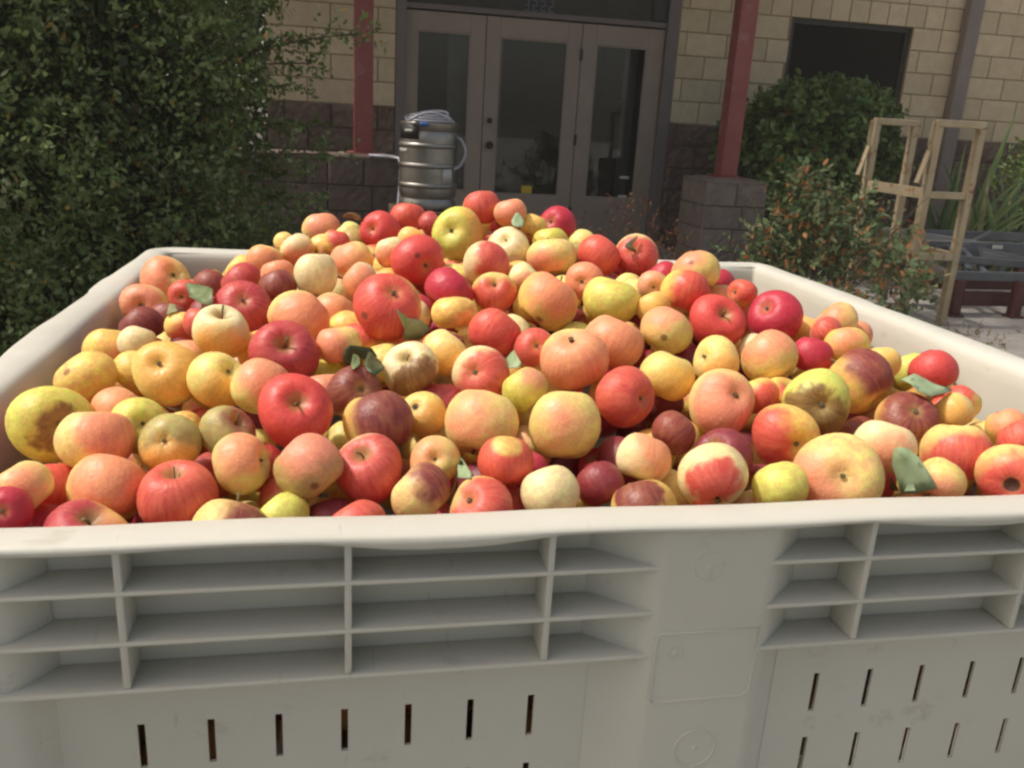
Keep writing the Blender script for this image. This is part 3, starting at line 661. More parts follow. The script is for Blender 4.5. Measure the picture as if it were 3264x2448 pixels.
# dark hedge far left, beside the building
hd = empty('dark_hedge', (-2.6, 7.6, 0), 'tall dark hedge left of the building, behind the big shrub', 'hedge')
p, v = blob((-2.1, 8.3, 1.9), (2.0, .8, 2.6), 30000, .4, .03, .1, 21)
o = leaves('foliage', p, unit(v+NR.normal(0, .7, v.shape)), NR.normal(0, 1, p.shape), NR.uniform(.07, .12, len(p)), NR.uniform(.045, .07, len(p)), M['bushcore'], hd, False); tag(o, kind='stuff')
stems('branch', (-2.45, 7.6, 0), [(-2.45+R_.uniform(-1.6, 1.6), 7.6+R_.uniform(-.5, .5), R_.uniform(1.5, 3)) for _ in range(14)], .04, hd)

# broad-leaved bush under the window
ph = empty('broad_leaved_bush', (4.35, 6.85, 0), 'dense dark green broad leaved bush under the window, right of the red post', 'bush')
pk = []
for c, r, n, sd in [((4.35, 6.75, .85), (.72, .42, .62), 1500, 2), ((4.7, 6.8, 1.0), (.55, .4, .48), 900, 6), ((3.95, 6.7, .8), (.36, .36, .55), 500, 7), ((4.2, 6.6, 1.38), (.3, .25, .14), 90, 17), ((4.75, 6.7, 1.36), (.38, .25, .16), 120, 18), ((4.45, 6.5, 1.42), (.2, .2, .16), 60, 19)]:
    p, v = blob(c, r, n, .8, .05, .12, sd); dn = unit(v+NR.normal(0, .35, v.shape)+np.array([0, 0, .3])); pk.append(sprigs(p-dn*.05, dn, NR.uniform(.08, .16, len(p)), 7, .074, .040, .8))
o = leaves('foliage', *cat(*pk), M['photinia'], ph); tag(o, kind='stuff')
p, v = blob((4.35, 6.8, .8), (.68, .40, .6), 5000, .3, .03, .1, 4)
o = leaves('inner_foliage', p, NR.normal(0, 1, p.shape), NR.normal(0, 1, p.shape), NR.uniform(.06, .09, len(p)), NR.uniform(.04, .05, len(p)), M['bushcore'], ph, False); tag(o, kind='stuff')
stems('branch', (4.35, 6.85, 0), [(4.35+R_.uniform(-.6, .6), 6.8+R_.uniform(-.3, .3), R_.uniform(.7, 1.35)) for _ in range(22)], .016, ph)

# orange tipped shrub in front of the stand
ot = empty('orange_tipped_shrub', (3.15, 4.2, 0), 'loose green shrub with orange young leaves, left of the cream metal stand', 'shrub')
pk = []
for c, r, n, sd in [((3.08, 4.25, .36), (.38, .34, .42), 230, 3), ((3.50, 4.1, .28), (.32, .32, .34), 140, 6), ((3.02, 4.3, .72), (.10, .1, .22), 60, 13), ((3.35, 4.35, .62), (.2, .15, .2), 80, 14)]:
    p, v = blob(c, r, n, .45, .03, .25, sd); dn = unit(v*.7+NR.normal(0, .4, v.shape)+np.array([0, 0, .8])); pk.append(sprigs(p-dn*.05, dn, NR.uniform(.09, .2, len(p)), 7, .052, .025, .8))
o = leaves('foliage', *cat(*pk), M['tips'], ot); tag(o, kind='stuff')
p = np.stack([NR.uniform(2.75, 3.85, 75), NR.uniform(3.95, 4.5, 75), NR.uniform(.25, .72, 75)], 1); p = np.concatenate([p, np.array([[3.02, 4.25, .93], [3.02, 4.25, .92], [3.03, 4.25, .90], [3.0, 4.25, .86], [3.05, 4.25, .85]])])
d_ = NR.normal(0, .55, p.shape)+np.array([0, 0, .9]); o = leaves('young_leaves', p, d_, NR.normal(0, 1, p.shape)+np.array([0, -1.5, .5]), NR.uniform(.045, .075, len(p)), NR.uniform(.018, .028, len(p)), M['young'], ot); tag(o, kind='stuff')
stems('branch', (3.15, 4.25, 0), [(3.15+R_.uniform(-.6, .6), 4.25+R_.uniform(-.3, .3), R_.uniform(.4, .95)) for _ in range(26)], .006, ot)
# dry tangle on the stand's lower bars
dg = empty('dry_vine', (4.0, 4.6, 0), 'tangle of dry tan foliage over the lower bars of the cream stand', 'dry plant')
p, v = blob((3.97, 4.55, .33), (.22, .30, .20), 420, .4, .03, .2, 3); dn = unit(NR.normal(0, 1, v.shape)+np.array([0, 0, .5]))
o = leaves('foliage', *sprigs(p, dn, NR.uniform(.05, .14, len(p)), 9, .022, .009), M['dry'], dg, False); tag(o, kind='stuff')
# green weeds by the pier and the rusty plant before the doors
def small_plant(name, label, catn, c, r, n, mat, L, W, sd, h=.3, grp=None, ntw=10):
    e = empty(name, (c[0], c[1], 0), label, catn, grp)
    p, v = blob(c, r, n, .25, .02, .2, sd); dn = unit(v*.6+NR.normal(0, .5, v.shape)+np.array([0, 0, .7]))
    o = leaves('foliage', *sprigs(p, dn, NR.uniform(.05, .13, len(p)), 7, L, W, .8), M[mat], e); tag(o, kind='stuff')
    stems('stem', (c[0], c[1], 0), [(c[0]+R_.uniform(-1, 1)*r[0], c[1]+R_.uniform(-1, 1)*r[1], c[2]+R_.uniform(0, .9)*r[2]) for _ in range(ntw)], .004, e)
    return e
small_plant('rusty_plant', 'sparse reddish brown plant in front of the right hand door', 'plant', (2.33, 5.3, .38), (.30, .22, .26), 70, 'nandina', .030, .011, 3)
small_plant('rusty_plant', 'small reddish plant standing just left of the right stone pier', 'plant', (2.62, 5.3, .25), (.16, .15, .22), 55, 'nandina', .028, .011, 5)
small_plant('low_plant', 'low green and orange plant at the foot of the right stone pier', 'plant', (3.0, 5.25, .12), (.36, .25, .12), 60, 'tips', .035, .015, 7)
small_plant('low_plant', 'dark green ground plant between the stone pier and the broad leaved bush', 'plant', (3.85, 6.1, .22), (.3, .25, .16), 90, 'photinia', .045, .02, 8)
small_plant('yellow_weed', 'thin yellowish weed on the paving beside the foot of the cream stand', 'weed', (3.78, 3.75, .05), (.42, .22, .045), 90, 'dry', .02, .008, 9, ntw=4)
small_plant('dark_shrub', 'dark leafy shrub at the right edge behind the strap leaved plant', 'shrub', (6.9, 6.7, .75), (.55, .35, .6), 420, 'photinia', .05, .025, 15)
small_plant('low_plant', 'dark leafy plant low behind the cream stand, left of the cart', 'plant', (4.65, 6.3, .28), (.45, .2, .28), 200, 'photinia', .05, .022, 16)
# strap leaved plant
ir = empty('strap_leaved_plant', (5.95, 6.15, 0), 'clump of long upright strap leaves at the right edge, behind the cart', 'plant')
def strap(base, tip, w, mat, droop=.1):
    base, tip = Vector(base), Vector(tip); n = 9; V = []; F = []
    side = (tip-base).cross(Vector((R_.uniform(-.4, .4), 1, 0))).normalized()
    for i in range(n+1):
        t = i/n; p = base.lerp(tip, t)+Vector((0, 0, 1))*droop*math.sin(PI*t)*(tip-base).length
        ww = w*(1-t**3)*(.6+.4*min(1, t*4)); nrm = Vector((0, -.25*ww, 0))
        V += [p-side*ww/2, p+nrm, p+side*ww/2]
    for i in range(n):
        a = i*3; F += [(a, a+1, a+4, a+3), (a+1, a+2, a+5, a+4)]
    link('leaf', raw('leaf', V, F, True, M[mat]), ir, loc=(0, 0, 0))
strap((5.62, 6.1, .1), (5.93, 6.15, 1.50), .055, 'iris', .0)
strap((5.60, 6.1, .1), (5.80, 6.1, 1.15), .05, 'iris', .02)
for k in range(95):
    bx = R_.uniform(5.4, 6.15); a = R_.uniform(-.55, 1.0); L_ = R_.uniform(.55, 1.15)
    strap((bx, 6.15+R_.uniform(-.15, .15), .02), (bx+L_*math.sin(a), 6.15+R_.uniform(-.3, .2), .05+L_*math.cos(a)*R_.uniform(.75, 1)), R_.uniform(.03, .055), R_.choice(['iris', 'iris', 'iris', 'irisdark', 'irisdry'] if L_ < .95 else ['iris', 'irisdark']), .08)
for k in range(16):
    bx = R_.uniform(5.2, 6.1); a = R_.choice([-1, 1])*R_.uniform(.9, 1.4); L_ = R_.uniform(.3, .6)
    strap((bx, 6.0+R_.uniform(-.2, .1), .02), (bx+L_*math.sin(a), 5.9, .05+L_*math.cos(a)), .022, 'irisdry', .15)
# fallen leaves on the ground
n = 2600; p = np.stack([NR.uniform(-1.5, 7, n), NR.uniform(1.6, 7.4, n), np.full(n, .022)], 1)
k = (p[:, 0] < 2.95) | (NR.uniform(0, 1, n) < .12); p = p[k]; d_ = NR.normal(0, 1, p.shape); d_[:, 2] *= .15; nn = NR.normal(0, .2, p.shape)+np.array([0, 0, 1])
tag(leaves('fallen_leaves', p, d_, nn, NR.uniform(.03, .06, len(p)), NR.uniform(.015, .03, len(p)), M['dry']), 'dry leaves scattered over the soil', 'fallen leaves', kind='stuff')
# shade tree, its crown above the picture
tre = empty('shade_tree', (-1.6, 5.4, 0), 'tall tree whose high crown shades the building and the shrubs', 'tree')
link('trunk', MB().tube([(-1.6, 5.4, 0), (-1.5, 5.4, 1.5), (-1.1, 5.3, 3.0), (-.2, 5.2, 4.2), (.8, 5.1, 5.0)], [.19, .16, .14, .10, .05], 12).mesh('trunk', True, M['bark']), tre, loc=(0, 0, 0))
p, v = blob((.6, 5.7, 5.4), (4.5, 3.0, 1.2), 5200, .15, 3.7, .1, 31)
o = leaves('crown', p, NR.normal(0, 1, p.shape), NR.normal(0, 1, p.shape)+np.array([0, 0, 1.]), NR.uniform(.12, .2, len(p)), NR.uniform(.08, .12, len(p)), M['tree'], tre, False); tag(o, kind='stuff')

# ---------------------------------------------------------------- the bin
BW, BL, H = 1.2, 1.14, .9
bn = empty('fruit_bin', (BW/2, BL/2, 0), 'large off white plastic harvest bin heaped with apples, ribs and slots on its side', 'bin')
def rr_path(x0, x1, y0, y1, r, n=8):
    pts = []
    for cx, cy, a0 in ((x1-r, y0+r, -PI/2), (x1-r, y1-r, 0), (x0+r, y1-r, PI/2), (x0+r, y0+r, PI)):
        for i in range(n+1): a = a0+PI/2*i/n; pts.append((cx+r*math.cos(a), cy+r*math.sin(a), math.cos(a), math.sin(a)))
    out = []                                           # add points along the straights
    for i in range(len(pts)):
        a, b_ = pts[i], pts[(i+1) % len(pts)]; out.append(a); L_ = math.hypot(b_[0]-a[0], b_[1]-a[1])
        if L_ > .2:
            for t in np.linspace(0, 1, 49)[1:-1]: out.append((a[0]+(b_[0]-a[0])*t, a[1]+(b_[1]-a[1])*t, a[2], a[3]))
    return out
path = rr_path(0, BW, 0, BL, .045)
def bumpf(x, y, nx, ny):
    """thicker hand grips in the lip, and the slight bow of the long sides"""
    s = x if abs(ny) > .7 else y; g = 0
    for c, wdt in (((.405, .06), (.795, .06)) if abs(ny) > .7 else ((.50, .075), (.80, .05))): g += math.exp(-((s-c)/wdt)**4)
    bow = .004*math.sin(PI*min(1, max(0, s/1.17)))
    wob = .0012*math.sin(s*23+x*5)
    return g, bow, wob
# rim profile: (outward offset, z) from inside bottom, over the top, to the lip's underside
prof = [(-.0395, -.056), (-.0392, -.030), (-.0385, -.014), (-.0350, -.0055), (-.0285, -.0014), (-.014, 0), (-.006, -.0004), (-.0025, -.0012), (-.0004, -.003), (.0, -.0052), (-.0008, -.0064), (-.004, -.0066), (-.012, -.0058), (-.0362, -.0060)]
V = []; F = []
for (x, y, nx, ny) in path:
    g, bow, wob = bumpf(x, y, nx, ny)
    for j, (o_, z) in enumerate(prof):
        oo = o_+((bow+g*(.001 if abs(ny) > .7 else .005)) if j >= 6 else bow*.3 if j == 5 else 0); zz = z+wob*(.6 if j < 9 else 1.2)
        if j >= 9: zz -= g*.0036
        V.append((x+nx*oo, y+ny*oo, H+zz))
n_, k_ = len(path), len(prof)
for i in range(n_):
    for j in range(k_-1):
        a = i*k_+j; b2 = ((i+1) % n_)*k_+j; F.append((a, b2, b2+1, a+1))
rim = raw('rim', V, F, True, M['plastic']); rim.flip_normals(); link('rim', rim, bn, loc=(0, 0, 0))
# inner liner: smooth inner wall down to the floor
V = []; F = []; lv = [(-.0395, -.055), (-.0405, -.10), (-.040, -.11), (-.043, -.4), (-.046, -.76)]
for (x, y, nx, ny) in path:
    g, bow, wob = bumpf(x, y, nx, ny)
    for o_, z in lv: V.append((x+nx*o_, y+ny*o_, H+z))
k_ = len(lv)
# front wall has real slots, so its liner is left to the slotted panels; the other three sides are closed
for i in range(n_):
    i2 = (i+1) % n_
    for j in range(k_-1):
        a = i*k_+j; b2 = i2*k_+j
        if path[i][3] < -.99 and path[i2][3] < -.99 and j > 1: continue
        F.append((a, b2, b2+1, a+1))
link('inner_wall', raw('inner_wall', V, F, True, M['plastic']), bn, loc=(0, 0, 0))
def panel_grid(xs, zs, holes, y0, y1, name, mirror=None):
    """thin wall between y0 and y1 with real rectangular slots"""
    V = []; F = []; id_ = {}
    def vid(i, j, s):
        if (i, j, s) not in id_: id_[i, j, s] = len(V); V.append((xs[i], y0 if s == 0 else y1, zs[j]))
        return id_[i, j, s]
    nx, nz = len(xs)-1, len(zs)-1
    solid = lambda i, j: 0 <= i < nx and 0 <= j < nz and not holes(xs[i], xs[i+1], zs[j], zs[j+1])
    for i in range(nx):
        for j in range(nz):
            if not solid(i, j): continue
            F.append((vid(i, j, 0), vid(i+1, j, 0), vid(i+1, j+1, 0), vid(i, j+1, 0)))
            F.append((vid(i, j, 1), vid(i, j+1, 1), vid(i+1, j+1, 1), vid(i+1, j, 1)))
            for di, dj, e in ((-1, 0, ((i, j), (i, j+1))), (1, 0, ((i+1, j+1), (i+1, j))), (0, -1, ((i+1, j), (i, j))), (0, 1, ((i, j+1), (i+1, j+1)))):
                if not solid(i+di, j+dj):
                    (a, b_), (c, d) = e; F.append((vid(a, b_, 0), vid(a, b_, 1), vid(c, d, 1), vid(c, d, 0)))
    return V, F
SW = .0025
def slotted(xa, xb, sx):
    zr = []; z = -.1555
    while z > -.72: zr.append((z-.0365, z)); z -= .0625
    xs = sorted({xa, xb} | {round(x-SW, 4) for x in sx} | {round(x+SW, 4) for x in sx}); zs = sorted({H-.775, H-.112} | {H+a for a, b_ in zr} | {H+b_ for a, b_ in zr})
    zset = [(H+a, H+b_) for a, b_ in zr]
    def holes(x0, x1, z0, z1):
        return any(abs(x0-(x-SW)) < 1e-3 and abs(x1-(x+SW)) < 1e-3 for x in sx) and any(abs(z0-a) < 1e-4 and abs(z1-b_) < 1e-4 for a, b_ in zset)
    return panel_grid(xs, zs, holes, .028, .0305, 'slotted_panel')
for xa, xb, sx in ((.09, .520, [.1996+.0463*i for i in range(7)]), (.676, 1.11, [.7153+.0482*i for i in range(7)])):
    V, F = slotted(xa, xb, [s_ for s_ in sx if s_ < 1.0 or True]); link('slotted_panel', raw('slotted_panel', V, F, False, M['plastic']), bn, loc=(0, 0, 0))
def prism(name, pts, z0, z1, rot=0, bev=.003, mat='plastic'):
    """vertical prism from plan points"""
    b = MB(); lo = [b.bm.verts.new((x, y, z0)) for x, y in pts]; hi = [b.bm.verts.new((x, y, z1)) for x, y in pts]; n = len(pts)
    b.bm.faces.new(lo[::-1]); b.bm.faces.new(hi)
    es = []
    for i in range(n): b.bm.faces.new((lo[i], lo[(i+1) % n], hi[(i+1) % n], hi[i]))
    b.bm.edges.ensure_lookup_table()
    es = [e for e in b.bm.edges if abs(e.verts[0].co.z-e.verts[1].co.z) > .01]
    bmesh.ops.bevel(b.bm, geom=es, offset=bev, segments=3, affect='EDGES', profile=.5)
    return b.mesh(name, auto=True, mat=M[mat])
def bside(k, name, me, src=None):
    """put a mesh built for the front side onto side k (0 front, 1 right, 2 back, 3 left)"""
    o = link(name, me, bn)
    a = k*PI/2; o.rotation_euler = (0, 0, a)
    c = Vector((BW/2, BL/2, 0)); W2 = BW/2; half = BL/2 if k % 2 == 0 else BW/2
    q = Matrix.Rotation(a, 3, 'Z') @ Vector((-(BW/2 if k % 2 == 0 else BL/2), -half, 0)); o.location = q       # relative to the bin's own base
    if k % 2: o.scale = (BL/BW, 1, 1)
    return o
me_post = prism('centre_post', [(.559, .0), (.641, .0), (.650, .005), (.682, .0340), (.684, .0350), (.511, .0350), (.513, .0340), (.550, .005)], H-.775, H-.0064)
me_cornerL = prism('corner_post', [(.020, .012), (.048, .001), (.085, .0), (.112, .002), (.132, .007), (.153, .0350), (.030, .0350)], H-.775, H-.0064, bev=.006)
me_cornerR = prism('corner_post', [(1.180, .012), (1.170, .0350), (1.047, .0350), (1.068, .007), (1.088, .002), (1.115, .0), (1.152, .001)], H-.775, H-.0064, bev=.006)
me_back = MB().box(.10, 1.10, .0335, .0350, H-.1155, H-.0064).mesh('recess_wall', mat=M['plastic'])
me_shelf = []
for zi in (-.037, -.0735, -.109):
    me_shelf.append(MB().box(.088, 1.112, .0012, .0334, H+zi-.0019, H+zi+.0019, .0012).mesh('shelf', mat=M['plastic'], auto=True))
me_rib = MB().box(-.0024, .0024, .0018, .0333, H-.1068, H-.0064, .001).mesh('rib', mat=M['plastic'], auto=True)
me_side = MB().box(.10, 1.10, .028, .0345, H-.775, H-.112).mesh('side_panel', mat=M['plastic'])
me_lb = MB().box(.09, 1.11, .0285, .0350, H-.1158, H-.1122).mesh('ledge', mat=M['plastic'])
for k in range(4):
    bside(k, 'centre_post', me_post); bside(k, 'corner_post', me_cornerL); bside(k, 'corner_post', me_cornerR); bside(k, 'recess_wall', me_back)
    for ms in me_shelf: bside(k, 'shelf', ms)
    bside(k, 'ledge', me_lb)
    if k: bside(k, 'side_panel', me_side)
    for x in (.2, .341, .478, .722, .862, 1.0):
        o = bside(k, 'rib', me_rib); o.location = o.location+(Matrix.Rotation(k*PI/2, 3, 'Z') @ Vector((x*(BL/BW if k % 2 else 1), 0, 0)))
# raised label panel and moulded discs on the front post
V = [(.562, .0026, H-.150), (.636, .0026, H-.150), (.643, .0026, H-.144), (.645, .0026, H-.0885), (.562, .0026, H-.0885)]
b = MB()
b.tube([(.563, 0, H-.1485), (.634, 0, H-.1485), (.6395, 0, H-.1445), (.6405, 0, H-.090), (.563, 0, H-.090), (.5605, 0, H-.094), (.5605, 0, H-.146), (.563, 0, H-.1485)], .0011, 6)
link('label_frame', b.mesh('label_frame', True, M['plastic']), bn, loc=(0, 0, 0))
def ring(x, z, r, t=.0010, cen=True):
    b = MB(); pts = [(x+r*math.cos(a), .0030, z+r*math.sin(a)) for a in np.linspace(0, 2*PI, 33)]; b.tube(pts, t, 6)
    if cen: b.lathe([(0, .0012), (.0022, .0010), (.0030, 0)], 12)
    return b
def disc(x, z, r, t=.0010):
    pts = [(r*math.cos(a), 0, r*math.sin(a)) for a in np.linspace(0, 2*PI, 33)]; b = MB(); b.tube(pts, t, 6, cap=False)
    link('moulded_ring', b.mesh('moulded_ring', True, M['plastic']), bn, loc=(x, 0, z))
    c = MB().lathe([(0, .0014), (.0016, .0012), (.0026, 0)], 12).mesh('boss', True, M['plastic']); c.transform(Matrix.Rotation(PI/2, 4, 'X')); link('boss', c, bn, loc=(x, .0001, z))
disc(.602, H-.1935, .0165, .0011); disc(.576, H-.107, .0060, .0006); disc(.594, H-.036, .0110, .0004)
link('floor_panel', MB().box(.03, BW-.03, .03, BL-.03, .12, .135).mesh('floor_panel', mat=M['plastic']), bn, loc=(0, 0, 0))
for x in (.12, .6, 1.08):
    for y in (.12, .57, 1.02): part_at('foot', M['plastic'], x-.08, x+.08, y-.08, y+.08, 0, .1195, bn, .006)

# ---------------------------------------------------------------- hazy air
hzm = bpy.data.materials.new('hazy_air'); hzm.use_nodes = True; hn = hzm.node_tree; hn.nodes.remove(hn.nodes['Principled BSDF'])
pv = hn.nodes.new('ShaderNodeVolumePrincipled'); pv.inputs['Density'].default_value = .0036; pv.inputs['Color'].default_value = (.95, .90, .82, 1)
hn.links.new(pv.outputs[0], hn.nodes['Material Output'].inputs['Volume'])
hz_ = link('haze', MB().box(-125, 125, -125, 125, -1, 8.5).mesh('haze', mat=hzm)); tag(hz_, 'faint haze in the air', 'haze', kind='stuff')

